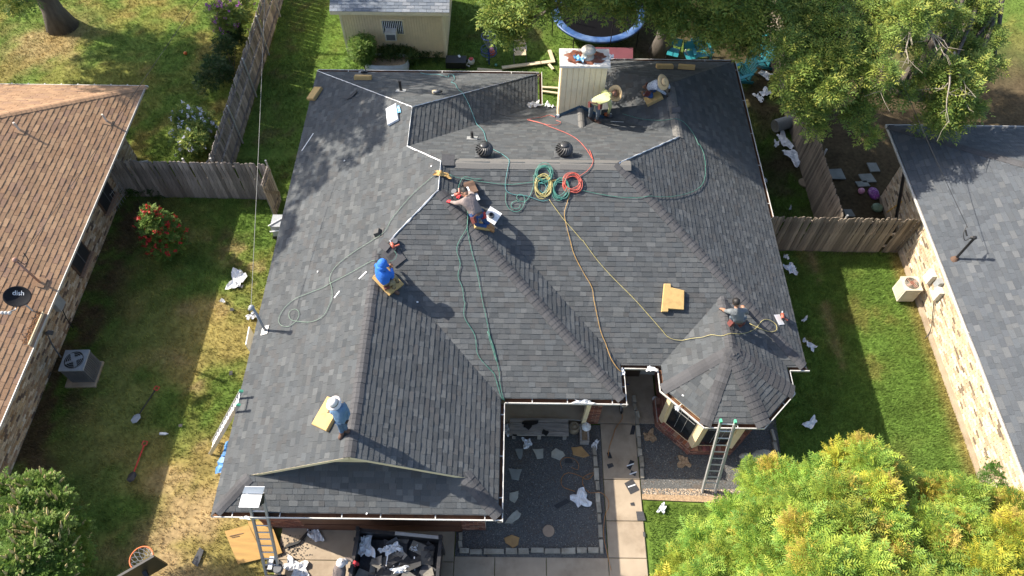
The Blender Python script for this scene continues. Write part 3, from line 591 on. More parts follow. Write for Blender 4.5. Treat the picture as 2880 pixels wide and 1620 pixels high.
# porch, entry and bay
MB().box((.72,8.46,.14),(2.64,.88,.28)).build('porch_slab',M['concrete'],house)
MB().bar((2.02,8.0,0),(2.02,7.72,2.5),.11,.11).build('porch_post',M['cream2'],house)
MB().box((3.27,9.55,1.02),(.92,.05,2.04)).build('entry_door',mat('dark door',(.05,.03,.02),.5,.2),house)
LD=[(4.06,8.7),(4.06,7.99),(4.88,7.18),(6.02,7.18),(6.8,7.96),(6.8,8.7)]
LZ=.34
MB().prism(LD+[(6.72,8.7),(4.1,8.7)],-.05,LZ).build('bay_plinth',M['mortar'],house)
bp=MB()
for a,b in zip(LD[:-1],LD[1:]):
    d=(b[0]-a[0],b[1]-a[1]); o=(d[1],-d[0]); brickwall(bp,a,b,0,LZ,o,REDB); 
    L=math.hypot(*d); n_=int(L/.1)
    for k in range(n_):
        p=(a[0]+d[0]*(k+.5)/n_,a[1]+d[1]*(k+.5)/n_); ang=math.atan2(d[1],d[0]); c=random.choice(REDB); bp.box((p[0]-o[0]/L*.14,p[1]-o[1]/L*.10,LZ+.02),(.09,.24,.05),rotz(ang),0,tuple(q*random.uniform(.9,1.3) for q in c))
tag(bp.build('bay_brickwork',M['brick'],house),kind='stuff')
for i in (8,9,10):
    a,b=Vector((*WP[i+0],0)),Vector((*WP[i+1],0)) if i<11 else None
    a,b=Vector((*WP[i],0)),Vector((*WP[i+1],0)); d=(b-a); L=d.length; d.normalize(); o=Vector((d.y,-d.x,0)); mid=(a+b)/2
    if i==8: a2=a
    fr=MB(); Mx=frame(d,(0,0,1)); fr.box(mid+o*.02+Vector((0,0,1.42)),(L,.05,2.1),Mx); wn=fr.build('bay_window',M['cream'],house)
    MB().box(mid+o*.05+Vector((0,0,1.33)),(L-.3,.02,1.75),Mx).build('pane',M['glass'],wn)
    for q in (-.3,.3): MB().box(mid+d*q*(L-.36)*.55+o*.064+Vector((0,0,1.5)),(.008,.012,1.75),Mx).build('muntin',M['alu_dull'],wn)
    for q in (1.5,): MB().box(mid+o*.064+Vector((0,0,q)),(L-.36,.012,.008),Mx).build('muntin',M['alu_dull'],wn)
for i in (8,9,10,11):
    c=Vector((*WP[i],0)); MB().box(c+Vector((0,-.03,1.42)),(.15,.15,2.1),rotz(R(22.5 if i<10 else -22.5))).build('corner_post',M['cream'],house)
# ---------------------------------------------------------------- neighbours
TANB=[(.42,.31,.20),(.50,.40,.28),(.55,.48,.38),(.34,.22,.12),(.46,.34,.2),(.52,.42,.3),(.45,.33,.2),(.48,.38,.26),(.42,.31,.2),(.30,.2,.13),(.14,.10,.075)]
PALEB=[(.50,.38,.26),(.66,.53,.36),(.70,.60,.44),(.62,.47,.30),(.72,.62,.48),(.66,.52,.34),(.68,.56,.4)]*2+[(.22,.17,.12),(.5,.37,.24)]
M['deck_l']=mat('tan roof deck',(.30,.17,.10),.95,.2,3); M['deck_r']=mat('grey roof deck',(.10,.105,.115),.95,.2,3)
M['cap_tan']=mat('tan ridge cap',(.36,.22,.13),.95,.18,40,.3,100,obj_rand=.12)
hl=thing('brick_house','brown shingle house with tan brick walls and a black satellite dish','house')
def slope_deck(polys,m,par):
    mb=MB()
    for p in polys: mb.add([Vector(q)+Vector((0,0,-.012)) for q in p],[tuple(range(len(p)))])
    return mb.build('roof',M[m],par)
a=.48; LNr=[(-12.28,-2,2.6),(-12.28,18.75,2.6),(-19.8,11.23,6.21),(-19.8,-2,6.21)]; LNb=[(-12.28,18.75,2.6),(-27.3,18.75,2.6),(-19.8,11.23,6.21)]; LNl=[(-27.3,-2,2.6),(-19.8,-2,6.21),(-19.8,11.23,6.21),(-27.3,18.75,2.6)]
rl=slope_deck([LNr,LNb,LNl],'deck_l',hl)
shingles(LNr,(-12.28,0,2.6),(0,1,0),(-1,0,a),rl,BROWN,E=.135,fixed=.30,indiv=300,mname='sh_left',vmax=6,keep=lambda p:p.y>5.5 and p.y<14 and p.x>-14)
shingles(LNb,(0,18.75,2.6),(1,0,0),(0,-1,a),rl,BROWN,E=.135,fixed=.30,mname='sh_left',vmax=5)
caps(LNr[1],LNr[2],(a,0,1),(0,a,1),rl,E=.14,w=.15,m='cap_tan',end=.6)
board((-12.27,-2),(-12.27,18.76),2.55,2.62,'alu_dull','drip_edge',hl); board((-12.2,18.76),(-27.3,18.76),2.55,2.62,'white','drip_edge',hl)
for k in range(12): MB().box((-12.9-k*.55,18.8,2.6),(.03,.05,.03)).build('gutter_clip',M['white'],hl)
MB().prism([(-13.42,-2),(-13.42,17.95),(-26.2,17.95),(-26.2,-2)],-.1,2.5).build('wall',M['mortar'],hl)
MB().add([(-12.3,-2,2.5),(-12.3,18.7,2.5),(-27,18.7,2.5),(-27,-2,2.5)],[(0,1,2,3)]).build('soffit',M['white'],hl)
bw=MB(); brickwall(bw,(-13.42,4),(-13.42,17.95),0,2.3,(1,0),TANB); brickwall(bw,(-13.42,17.95),(-17,17.95),0,2.3,(0,1),TANB); tag(bw.build('brickwork',M['brick'],hl),kind='stuff')
for yc in (15.45,12.98):
    f=MB(); f.box((-13.39,yc,1.2),(.07,.92,1.5)); wn=f.build('window',M['fascia'],hl); MB().box((-13.35,yc,1.22),(.02,.8,1.36)).build('screen',M['screen'],wn); MB().box((-13.335,yc,1.22),(.015,.03,1.36)).build('mullion',M['greydark'],wn); MB().box((-13.33,yc,.45),(.14,1.0,.07)).build('sill',mat('brick sill',(.33,.22,.15),.95,.3,20),wn)
MB().box((-13.33,11.2,1.15),(.16,.34,.7)).build('meter_box',M['grey'],hl); MB().tube([(-13.33,11.2,.8),(-13.33,11.05,.4),(-13.3,10.95,0)],.014,6).build('conduit',M['wire'],hl)
mb=MB(); mb.tube([(-13.3,10.2,.95),(-13.22,10.2,1.02),(-13.12,10.2,.98)],.07,8); mb.tube(spline([(-13.3,10.2,.95),(-13.25,10.0,.6),(-13.05,9.75,.35)],.1),.022,6); mb.build('line_cover',M['greydark'],hl)
mb=MB(); q=Vector((-12.36,8.87,2.64)); q2=Vector((-12.36,9.86,2.64)); mb.bar(q+Vector((0,0,.04)),q2+Vector((0,0,.04)),.03,.09); dv=mb.build('water_diverter',M['lumber'],hl)
mb=MB()
for k in range(120):
    t=random.random(); p=q.lerp(q2,t)+Vector((-.06-abs(random.gauss(0,.05)),jit(.05),0)); p.z=2.6+.48*(-12.28-p.x)+.02; mb.box(p,(.03,.02,.012),rotz(random.random()*3),0)
mb.build('leaf_litter',mat('dry leaf litter',(.20,.10,.045),.95,.4,30),dv)
p=Vector((-12.68,10.72,2.79)); mb=MB(); mb.tube([p-Vector((0,0,.1)),p+Vector((-.1,0,1.02))],.032,10); ms=mb.build('service_mast',mat('pink brown mast paint',(.34,.19,.14),.6,.12),hl,smooth=True); lm_top=p+Vector((-.1,0,1.05)); mb=MB(); ball(mb,lm_top,.075,10); mb.build('weather_head',ms.data.materials[0],ms,smooth=True); MB().box(p+Vector((.02,0,.03)),(.2,.3,.02),frame((1,0,-.48),(.48,0,1))).build('flashing',M['cap_tan'],ms)
mb=MB(); mb.tube(spline([lm_top+Vector((.05,.02,0)),lm_top+Vector((.16,-.02,-.15)),lm_top+Vector((.28,.05,-.05)),lm_top+Vector((.22,.15,.12))],.03),.012,5); mb.build('drip_loop',M['wire'],ms)
for px in ((-12.82,16.80,2.86),(-14.59,15.51,3.71)):
    p=Vector(px); o=MB().tube([p-Vector((0,0,.05)),p+Vector((-.02,0,.3))],.035,8).build('vent_pipe',mat('pale pipe',(.55,.47,.4),.6,.1),hl); MB().box(p+Vector((.02,-.02,.015)),(.26,.24,.01),frame((1,0,-.48),(.48,0,1))).build('flashing',M['cap_tan'],o)
MB().tube([(-13.25,17.6,.12),(-12.95,17.75,.06)],.05,8).build('downspout_elbow',M['white'],hl)
# satellite dish on the left roof
p=Vector((-12.60,9.86,2.76)); dn=Vector((.28,-.42,.87)).normalized(); up0=Vector((.25,.95,.3)); Fm=frame(Vector((1,.12,-.25)),dn); c=p+Vector((-.12,.1,.52))
dish=thing('satellite_dish','black satellite dish lettered in white bolted to the brown shingle roof','satellite dish',p)
def loc(o): o.location=-Vector(o.parent.location); return o
pr=[(0,0),(.1,.008),(.2,.03),(.28,.06),(.325,.085),(.33,.08),(.28,.05),(.15,.005),(0,-.012)]
loc(MB().lathe(pr,c,28,Fm,sy=.82).build('reflector',M['dishblack'],dish,smooth=True))
loc(MB().tube([p,p+Vector((-.1,.06,.25)),c-dn*.03],.022,8).build('mount',M['alu_dull'],dish))
am=c+Fm@Vector((-.14,-.45,.26)); loc(MB().tube([c+Fm@Vector((0,-.2,-.02)),c+Fm@Vector((-.02,-.34,.06)),am],.018,6).build('feed_arm',M['alu'],dish))
mb=MB(); [ball(mb,am+Fm@Vector((k*.08,0,.02)),.05,10) for k in(-1,0,1)]; loc(mb.build('receiver',M['white'],dish,smooth=True))
tx=bpy.data.curves.new('dish_text','FONT'); tx.body='dish'; tx.size=.17; tx.align_x='CENTER'; tx.extrude=.002; tob=bpy.data.objects.new('lettering_curve',tx); COL.objects.link(tob); bpy.context.view_layer.update()
tme=bpy.data.meshes.new_from_object(tob.evaluated_get(bpy.context.evaluated_depsgraph_get())); bpy.data.objects.remove(tob); 
for v in tme.vertices:
    x,y=v.co.x,v.co.y+.04; r2=x*x+(y/.82)**2; w_=c+Fm@Vector((x,y,.088*min(r2/.105,1)+.006+v.co.z)); v.co=w_-p
tme.materials.clear(); tme.materials.append(M['wrap']); link(bpy.data.objects.new('lettering',tme),dish)
# right neighbour
hr=thing('brick_house','pale brick house with slate grey shingle roof and a bent black mast','house'); b=.42
RNl=[(12.05,-2,2.6),(12.05,17.3,2.6),(18.8,10.55,5.435),(18.8,-2,5.435)]; RNb=[(12.05,17.3,2.6),(25.5,17.3,2.6),(18.8,10.55,5.435)]; RNr=[(25.5,-2,2.6),(25.5,17.3,2.6),(18.8,10.55,5.435),(18.8,-2,5.435)]
rr=slope_deck([RNl,RNb,RNr],'deck_r',hr)
shingles(RNl,(12.05,0,2.6),(0,1,0),(1,0,b),rr,RGREY,E=.14,indiv=300,vmax=5.5,keep=lambda p:p.y>5 and p.y<12 and p.x<14,tab=(.13,.34)); shingles(RNb,(0,17.3,2.6),(1,0,0),(0,-1,b),rr,RGREY,E=.14,vmax=5)
caps(RNl[1],RNl[2],(-b,0,1),(0,b,1),rr,E=.14,w=.15,m='cap',end=.6)
gutter((12.0,-2),(12.0,17.4),(-1,0),hr,w=.06,straps=4,fill='white'); board((12.0,17.34),(25.5,17.34),2.5,2.63,'white','drip_edge',hr)
MB().prism([(12.75,-2),(24.6,-2),(24.6,16.6),(12.75,16.6)],-.1,2.5).build('wall',M['mortar'],hr)
MB().add([(12.08,-2,2.5),(12.08,17.25,2.5),(25,17.25,2.5),(25,-2,2.5)],[(0,1,2,3)]).build('soffit',M['white'],hr)
bw=MB(); PALEB=[tuple(q*.82 for q in c_) for c_ in PALEB]; brickwall(bw,(12.75,16.6),(12.75,3.5),0,2.35,(-1,0),PALEB); tag(bw.build('brickwork',M['brick'],hr),kind='stuff')
MB().box((12.7,3.5+6.5,.06),(.12,13,.14)).build('foundation_edge',M['concrete'],hr)
for yc,z,s_,m in ((12.5,1.05,(.14,.3,.42),'white'),(12.08,1.3,(.12,.2,.3),'grey'),(11.85,1.1,(.14,.26,.4),'white')): MB().box((12.66,yc,z),s_).build('meter_box',M[m],hr)
MB().tube(spline([(12.66,11.85,.9),(12.68,11.5,.55),(12.66,11.1,.2),(12.55,10.95,.0)],.1),.014,6).build('conduit',M['wire'],hr)
MB().bar((12.12,15.55,2.5),(12.68,14.95,.1),.09,.07).build('downspout',M['black'],hr)
p=Vector((12.36,11.93,2.73)); rm_top=p+Vector((.02,0,.98)); mb=MB(); mb.tube([p-Vector((0,0,.1)),rm_top],.035,10); ms=mb.build('service_mast',M['black'],hr); mb=MB(); ball(mb,rm_top,.06,8); mb.tube([rm_top,rm_top+Vector((-.07,.05,-.05))],.04,8); mb.build('weather_head',M['black'],ms); mb=MB(); mb.lathe([(.12,-.02),(.05,.1)],p,12); mb.build('boot',M['fascia'],ms)
mb=MB(); mb.tube(spline([rm_top+Vector((-.05,.05,-.05)),rm_top+Vector((-.2,.0,-.12)),rm_top+Vector((-.25,.15,.0)),rm_top+Vector((-.18,.3,.12))],.04),.012,5); mb.tube([rm_top+Vector((-.2,.22,.05)),rm_top+Vector((-.15,.1,-.05))],.022,6); mb.build('drip_loop',M['wire'],ms)
# shed
sh=thing('garden_shed','tan garden shed with blue grey shingles and barred window','shed',(0,0,0))
sx0,sx1=-6.67,-2.72
MB().prism([(sx0,23.65),(sx1,23.65),(sx1,27.4),(sx0,27.4)],-.05,2.25).build('wall',M['cream'],sh)
nb=38; bw_=(sx1-sx0)/nb
for i in range(nb): MB().box((sx0+bw_*(i+.5),23.642,1.1),(bw_-.018,.022,2.22)).build('siding_board',M['cream'],sh)
SRf=[(-6.9,23.28,2.31),(-2.45,23.28,2.31),(-2.45,25.52,3.31),(-6.9,25.52,3.31)]; SRb=[(-6.9,27.78,2.31),(-2.45,27.78,2.31),(-2.45,25.52,3.31),(-6.9,25.52,3.31)]
rs=slope_deck([SRf,SRb],'deck_r',sh); shingles(SRf,SRf[0],(1,0,0),(0,2.24,1.0),rs,SGREY,E=.135,fixed=.3,indiv=300)
MB().bar((-6.9,23.29,2.235),(-2.45,23.29,2.235),.03,.14).build('fascia_board',M['cream2'],sh)
MB().add([(-6.9,23.3,2.19),(-2.45,23.3,2.19),(-2.45,23.65,2.19),(-6.9,23.65,2.19)],[(0,1,2,3)]).build('soffit',M['cream'],sh)
for x in (sx0+.04,sx1-.04): MB().box((x,23.63,1.1),(.09,.03,2.24)).build('corner_trim',M['cream2'],sh)
f=MB(); f.box((-4.7,23.62,1.4),(.9,.03,.68)); wn=f.build('window',M['cream2'],sh); MB().box((-4.7,23.6,1.4),(.78,.02,.56)).build('pane',M['glass'],wn)
for k in range(11): MB().box((-5.06+k*.072,23.585,1.4),(.022,.012,.56)).build('window_bar',M['wrap'],wn)
ac=MB(); ac.box((-4.77,23.45,1.2),(.42,.34,.34)); aco=ac.build('window_air_conditioner',M['white'],sh); MB().box((-4.77,23.275,1.18),(.34,.012,.24)).build('grille',M['greydark'],aco)
# ---------------------------------------------------------------- fences
def fence(name,label,a,b,h,m,side,bwid=.13,rails=True,railside=1,drop=(),arch=0,posts=True):
    a,b=Vector((*a,0)),Vector((*b,0)); d=b-a; L=d.length; d.normalize(); o=Vector((-d.y,d.x,0))*side
    t=thing(name,label,'fence',a); n=int(L/bwid); protos=[]
    for k in range(3):
        mb=MB(); w2=bwid*.47; c=.03
        P=[(-w2,0),(w2,0),(w2,h-c),(w2-c,h),(-w2+c,h),(-w2,h-c)]; vs=[Vector((p[0],-.009,p[1])) for p in P]+[Vector((p[0],.009,p[1])) for p in P]
        mb.add(vs,[(0,1,2,3,4,5),(11,10,9,8,7,6)]+[(i,i+6,(i+1)%6+6,(i+1)%6) for i in range(6)]); me=mb.build('board',M[m],t); protos.append(me)
    ang=math.atan2(d.y,d.x); used=[0,0,0]
    for i in range(n):
        if i in drop: continue
        k=random.randrange(3) if i>2 else i
        ob=protos[k] if not used[k] else link(bpy.data.objects.new('board',protos[k].data),t); used[k]=1
        ob.location=d*(bwid*(i+.5))+o*jit(.006)+Vector((0,0,jit(.02)-.02)); ob.rotation_euler=(jit(.012),jit(.022),ang)
    if rails:
        for z in (.3,h*.52,h-.25): MB().bar(o*(.035*railside)+Vector((0,0,z)),d*L+o*(.035*railside)+Vector((0,0,z)),.04,.085).build('rail',M[m],t)
    if posts:
        k=max(2,int(L/2.4)+1)
        for i in range(k): q=d*(L*i/(k-1)); MB().tube([q+o*(.085*railside),q+o*(.085*railside)+Vector((0,0,h+.04))],.032,8).build('post',M['alu_dull'],t)
    return t
fence('wooden_fence','grey weathered board fence between left brick house and open gate',(-13.38,16.2),(-8.0,16.12),1.78,'wood',1,railside=1)
fence('wooden_fence','long grey board fence with rails showing beside flowering shrubs',(-9.9,16.3),(-9.95,31),1.75,'wood',-1,bwid=.135,railside=1)
fence('wooden_fence','brown streaked board fence with missing slat by pale brick house',(8.0,14.2),(12.68,14.17),1.75,'wood2',1,bwid=.105,drop=(38,),railside=1)
fence('wooden_fence','long brown streaked board fence running back under the trees',(10.22,14.25),(10.2,31),1.75,'wood2',1,bwid=.12,railside=-1)
ga=Vector((-7.93,16.08,0)); gb=Vector((-7.98,15.22,0)); gt=thing('fence_gate','open wooden gate leaf with z brace at end of grey fence','gate',ga); d=(gb-ga)
for i in range(7):
    ob=MB().box((0,0,.86),(.02,.115,1.7)).build('board',M['wood'],gt); ob.location=d*((i+.5)/7)+Vector((0,0,.03+jit(.02)))
for z in (.35,1.5): MB().bar(Vector((.03,0,z)),d+Vector((.03,0,z)),.03,.09).build('rail',M['wood2'],gt)
MB().bar(Vector((.034,0,.4)),d+Vector((.034,0,1.45)),.03,.09).build('brace',M['wood2'],gt); MB().bar(d+Vector((.035,.04,.05)),d+Vector((.035,.04,1.7)),.03,.09).build('stile',M['wood2'],gt)
# ---------------------------------------------------------------- vegetation
def rot_from(dirs,roll):
    x=dirs/np.linalg.norm(dirs,axis=1,keepdims=True); up=np.tile(np.array([0,0,1.]),(len(x),1)); up[np.abs(x[:,2])>.95]=(1,0,0)
    y=np.cross(up,x); y/=np.linalg.norm(y,axis=1,keepdims=True); z=np.cross(x,y); c,s=np.cos(roll)[:,None],np.sin(roll)[:,None]
    return np.stack([x,y*c+z*s,-y*s+z*c],2)
def frond(pairs,L,ll,lw,droop=.25):
    q=[]
    def leaf(p,ang,l,w):
        ca,sa=math.cos(ang),math.sin(ang); P=[(0,0,0),(.45*l,w/2,-.01),(l,0,-.06*l/.1*.3),(.45*l,-w/2,-.01)]
        q.append([(p[0]+a*ca-b*sa,p[1]+a*sa+b*ca,p[2]+c) for a,b,c in P])
    for i in range(pairs):
        t=.2+.75*i/max(1,pairs-1); x=L*t; z=-droop*L*t*t; s=.75+.5*math.sin(math.pi*t)
        for sg in (-1,1): leaf((x,0,z),sg*1.05,ll*s*.8,lw)
    leaf((L*.93,0,-droop*L*.87),0,ll,lw); return np.array(q)
def scatter(proto,pos,dirs,scale,cols,rollr=.5):
    n=len(pos); Rm=rot_from(dirs,rng.uniform(-rollr,rollr,n)); K=proto.reshape(-1,3)
    v=np.einsum('nij,kj->nki',Rm,K)*scale[:,None,None]+pos[:,None,:]
    nq=proto.shape[0]; cc=np.repeat(cols,nq,0)*rng.uniform(.8,1.22,(n*nq,1)); return v.reshape(-1,3),np.repeat(cc,4,0)
def shoots(clumps,per,m,tilt=(.7,1.35),upb=.55,flat=.8,inner=.15):
    P=[];D=[];I=[]
    for ci,(c,r,*k) in enumerate(clumps):
        n=int(per*r*r*(k[0] if k else 1)); d=rng.normal(0,1,(n,3)); d[:,2]+=upb; d/=np.linalg.norm(d,axis=1,keepdims=True)
        rad=np.where(rng.random(n)<inner,rng.uniform(.2,.7,n),rng.uniform(.78,1.12,n))*r; lob=1+.22*np.sin(d[:,0]*5+ci)*np.cos(d[:,1]*4+ci*2)
        p=np.array(c)+d*(rad*lob)[:,None]*np.array((1,1,flat)); P.append(p); D.append(d+np.array((0,0,.35))); I.append(np.full(n,ci))
    P=np.concatenate(P);D=np.concatenate(D);I=np.concatenate(I); D/=np.linalg.norm(D,axis=1,keepdims=True); n=len(P)
    a=rng.uniform(0,6.28,n); FP=[];FD=[];FI=[]
    ref=np.where(np.abs(D[:,2:3])>.9,np.array([[1.,0,0]]),np.array([[0,0,1.]])); u=np.cross(D,ref); u/=np.linalg.norm(u,axis=1,keepdims=True); w_=np.cross(D,u)
    for j in range(m):
        b=a+6.283*j/m+rng.uniform(-.3,.3,n); t=rng.uniform(*tilt,n); FD.append(D*np.cos(t)[:,None]+(u*np.cos(b)[:,None]+w_*np.sin(b)[:,None])*np.sin(t)[:,None]); FP.append(P); FI.append(I)
    return np.concatenate(FP),np.concatenate(FD),np.concatenate(FI),P,D
def crown(name,clumps,proto,per,m,pal,par,sc=(.8,1.2),clpal=None,mat_='leaf',**kw):
    fp,fd,fi,P,D=shoots(clumps,per,m,**kw); n=len(fp); cols=np.array(pal)[rng.integers(0,len(pal),n)]
    if clpal is not None: cols=cols*np.array(clpal)[fi]
    v,c=scatter(proto,fp,fd,rng.uniform(*sc,n),cols); mesh_np(name,v,np.arange(len(v)).reshape(-1,4),c,M[mat_],par); return P,D
def limbs(base,r0,top,targets,par,m='bark',name='trunk',flare=1.5,bend=.3):
    base,top=Vector(base),Vector(top); mb=MB(); pts=[]; rs=[]
    for i in range(9):
        t=i/8; pts.append(base.lerp(top,t)+Vector((math.sin(t*3)*bend*.3,math.cos(t*2.3)*bend*.2-bend*.2,0))); rs.append(r0*(1+(flare-1)*max(0,1-t*7)**1.5)*(1-.55*t))
    mb.tube(pts,rs,12); mb.build(name,M[m],par,smooth=True)
    if targets:
        lb=MB()
        for tg in targets:
            tg=Vector(tg); t=random.uniform(.45,.95); s=base.lerp(top,t); mid=s.lerp(tg,.5)+Vector((jit(.4),jit(.4),.5)); q=spline([s,mid,tg],.35); n=len(q); lb.tube(q,[r0*.32*(1-.85*i/n)+.012 for i in range(n)],6)
        lb.build('limbs',M[m],par,smooth=True)
def localise(t):
    for o in t.children: o.location=-Vector(t.location)
ASH=[(.18,.26,.055),(.21,.30,.065),(.12,.19,.05),(.28,.34,.07),(.35,.37,.08)]
PIS=[(.29,.39,.06),(.24,.36,.06),(.35,.42,.06),(.18,.30,.055),(.40,.43,.07)]
ash=frond(3,.26,.13,.036,.35)
c1=[((-0.52,20.10,5.10),0.44),((-0.08,20.38,4.40),0.41),((0.39,19.15,6.10),0.48),((-1.22,20.67,5.40),0.33),((-2.18,21.46,4.80),0.29),((1.47,19.76,5.90),0.54),((2.82,19.09,6.30),0.46),((3.72,20.64,5.00),0.34),((4.70,19.61,5.30),0.48),((5.25,19.49,5.80),0.50),((5.31,20.62,4.00),0.25),((5.77,18.72,6.40),0.51),((6.67,19.27,5.50),0.42),((6.45,19.69,4.70),0.30),((7.36,19.34,4.60),0.40),((7.22,18.70,4.50),0.17),((7.23,18.85,6.20),0.52),((2.20,20.28,6.10),0.45),((4.06,19.81,6.30),0.65)]
c1+=[((-0.70,19.47,4.80),.36),((-0.39,19.46,4.40),.32),((0.04,19.45,5.00),.4),((-0.05,19.40,4.20),.26),((0.65,19.29,5.40),.4),((1.48,19.22,5.60),.4),((2.14,18.89,6.00),.44),((2.96,19.41,5.40),.36),((3.46,19.67,5.00),.32),((3.83,19.41,5.40),.36),((4.42,19.39,5.00),.38),((5.06,19.42,4.60),.34),((4.74,19.06,5.40),.4),((5.38,19.04,5.20),.38),((5.96,18.82,5.20),.4),((6.57,18.87,4.80),.36),((7.12,18.83,4.40),.32),((6.11,18.93,4.60),.28),((6.52,18.48,5.60),.44),((7.24,18.24,5.40),.4),((6.90,18.26,6.00),.44),((7.36,17.98,6.00),.44)]
hid1=[((random.uniform(-1.2,3.5),random.uniform(19.8,22),random.uniform(7.4,9)),1.1) for _ in range(15)]+[((random.uniform(.5,4),random.uniform(18.6,20.5),random.uniform(7.8,9.2)),1.0) for _ in range(9)]+[((random.uniform(-2,1),random.uniform(18.6,19.6),random.uniform(9.3,10.4)),1.0) for _ in range(6)]+[((5+random.gauss(0,2.2),23.5+random.gauss(0,1.8),random.uniform(7.5,10.5)),1.2) for _ in range(6)]
t1=thing('ash_tree','broad ash tree spreading over the round trampoline behind the house','tree',(5.9,24.1,0))
crown('crown',c1+[(c,r,.6) for c,r in hid1],ash,300,5,ASH,t1,tilt=(.8,1.6)); limbs((5.9,24.1,-.1),.36,(5.6,23.8,6),[c for c,r in c1+hid1],t1); localise(t1)
c2=[((8.07,18.82,6.10),0.42),((8.48,17.86,6.00),0.52),((8.99,18.22,6.40),0.49),((9.12,17.20,6.30),0.36),((8.10,17.44,5.50),0.40),((8.69,16.88,5.60),0.49),((8.50,16.70,4.90),0.35),((8.24,16.36,4.60),0.30),((8.99,16.22,4.20),0.23),((8.91,15.91,5.30),0.36),((9.48,16.64,5.60),0.46),((10.38,18.30,6.10),0.50),((10.19,16.96,6.10),0.37),((9.68,16.18,5.50),0.26),((10.11,16.00,5.80),0.31),((10.26,16.28,4.70),0.32),((10.08,16.18,4.10),0.22),((10.82,17.43,6.60),0.51),((11.57,17.72,5.40),0.26)]
c3=[((11.66,17.84,6.70),0.40),((12.61,17.94,6.00),0.40),((13.66,18.84,5.90),0.46),((13.31,17.74,5.20),0.40),((12.34,16.51,5.40),0.37),((13.51,17.20,4.70),0.26),((12.96,16.47,4.50),0.35),((12.31,16.60,4.60),0.27),((13.21,16.02,4.30),0.26),((12.63,15.87,4.20),0.21),((14.04,18.13,5.40),0.28),((11.67,16.85,5.60),0.21),((12.35,16.21,3.80),0.22),((14.18,17.41,4.90),0.25)]
c2+=[((7.80,16.30,5.20),.36),((8.18,16.02,4.80),.36),((8.73,15.89,4.40),.34),((8.81,15.70,4.00),.24),((8.85,16.10,5.20),.4),((8.25,16.50,5.50),.4),((7.81,17.15,5.80),.44),((10.02,15.90,4.30),.32),((10.30,15.52,4.00),.24),((9.03,16.52,5.80),.42)]
c3+=[((12.46,15.95,4.40),.34),((12.68,16.18,4.80),.4),((13.22,16.02,4.50),.32),((12.77,15.77,4.00),.25),((12.81,16.26,5.10),.36),((13.22,16.96,5.30),.36),((11.10,16.27,4.80),.3),((11.98,16.52,5.00),.34)]
h2=[((random.uniform(9.5,13),random.uniform(22.5,25),random.uniform(7.2,9)),1.0) for _ in range(6)]; h3=[((random.uniform(13,17),random.uniform(22.5,25),random.uniform(7.2,9)),1.0) for _ in range(6)]
ash2=frond(4,.27,.125,.034,.45)
t2=thing('pecan_tree','tall pecan tree drooping over the long fence beside the chairs','tree',(11.2,21.5,0)); crown('crown',c2+[(c,r,.35) for c,r in h2],ash2,300,5,ASH,t2,tilt=(.8,1.6)); limbs((11.2,21.5,-.1),.34,(11,21,6.5),[c for c,r in c2+h2],t2); localise(t2)
t3=thing('pecan_tree','tall pecan tree with bare pale twigs above the slate grey roof','tree',(15,22,0)); crown('crown',c3+[(c,r,.35) for c,r in h3],ash2,300,5,ASH,t3,tilt=(.8,1.6)); limbs((15,22,-.1),.34,(14.8,21.3,6.5),[c for c,r in c3+h3],t3)
tw=MB()
def twig(a,dr,n=3,r=.03,dep=0):
    a=Vector(a); b=a+Vector(dr); mid=a.lerp(b,.5)+Vector((jit(.08),jit(.08),jit(.05))); tw.tube([a,mid,b],[r,r*.75,r*.4],5)
    if dep<2:
        for i in range(n): q=a.lerp(b,random.uniform(.3,1)); d2=Vector(dr)*random.uniform(.35,.55)+Vector((jit(.35),jit(.35),jit(.2))); twig(q,d2,n,r*.5,dep+1)
for q,d in (((11.08,17.58,6.60),(-.35,-1.1,-.5)),((11.36,17.76,6.60),(.2,-1.3,-.4)),((11.16,17.60,6.20),(-.5,-.7,-.6)),((12.38,16.92,5.80),(.2,-1.0,-.6)),((12.23,16.49,5.60),(-.1,-.8,-.5)),((10.34,16.59,5.90),(-.1,-.6,-.3))): twig(q,d)
tag(tw.build('bare_twigs',M['bark_pale'],t3),kind='stuff'); localise(t3)
ok_=[((-17.5+random.gauss(0,2.4),22.5+random.gauss(0,2.3),random.uniform(9,13)),1.15) for _ in range(26)]+[((-13.5+jit(1.2),19.5+jit(1.5),10.5+jit(.8)),1.0) for _ in range(5)]+[((-22+jit(3.2),24+jit(3),7.6+jit(1.2)),1.1) for _ in range(22)]+[((-16.09,20.24,4.60),.4),((-15.49,20.05,4.80),.35),((-15.95,19.84,5.00),.4)]
t4=thing('oak_tree','massive oak with dark flared trunk standing in the left back lawn','tree',(-18.7,25.3,0)); crown('crown',[(c,r,.6) for c,r in ok_],frond(4,.26,.13,.055,.2),95,5,ASH,t4,tilt=(.8,1.6)); limbs((-18.7,25.3,-.1),.42,(-19.2,25.6,7),[c for c,r in ok_],t4,flare=1.6); localise(t4)
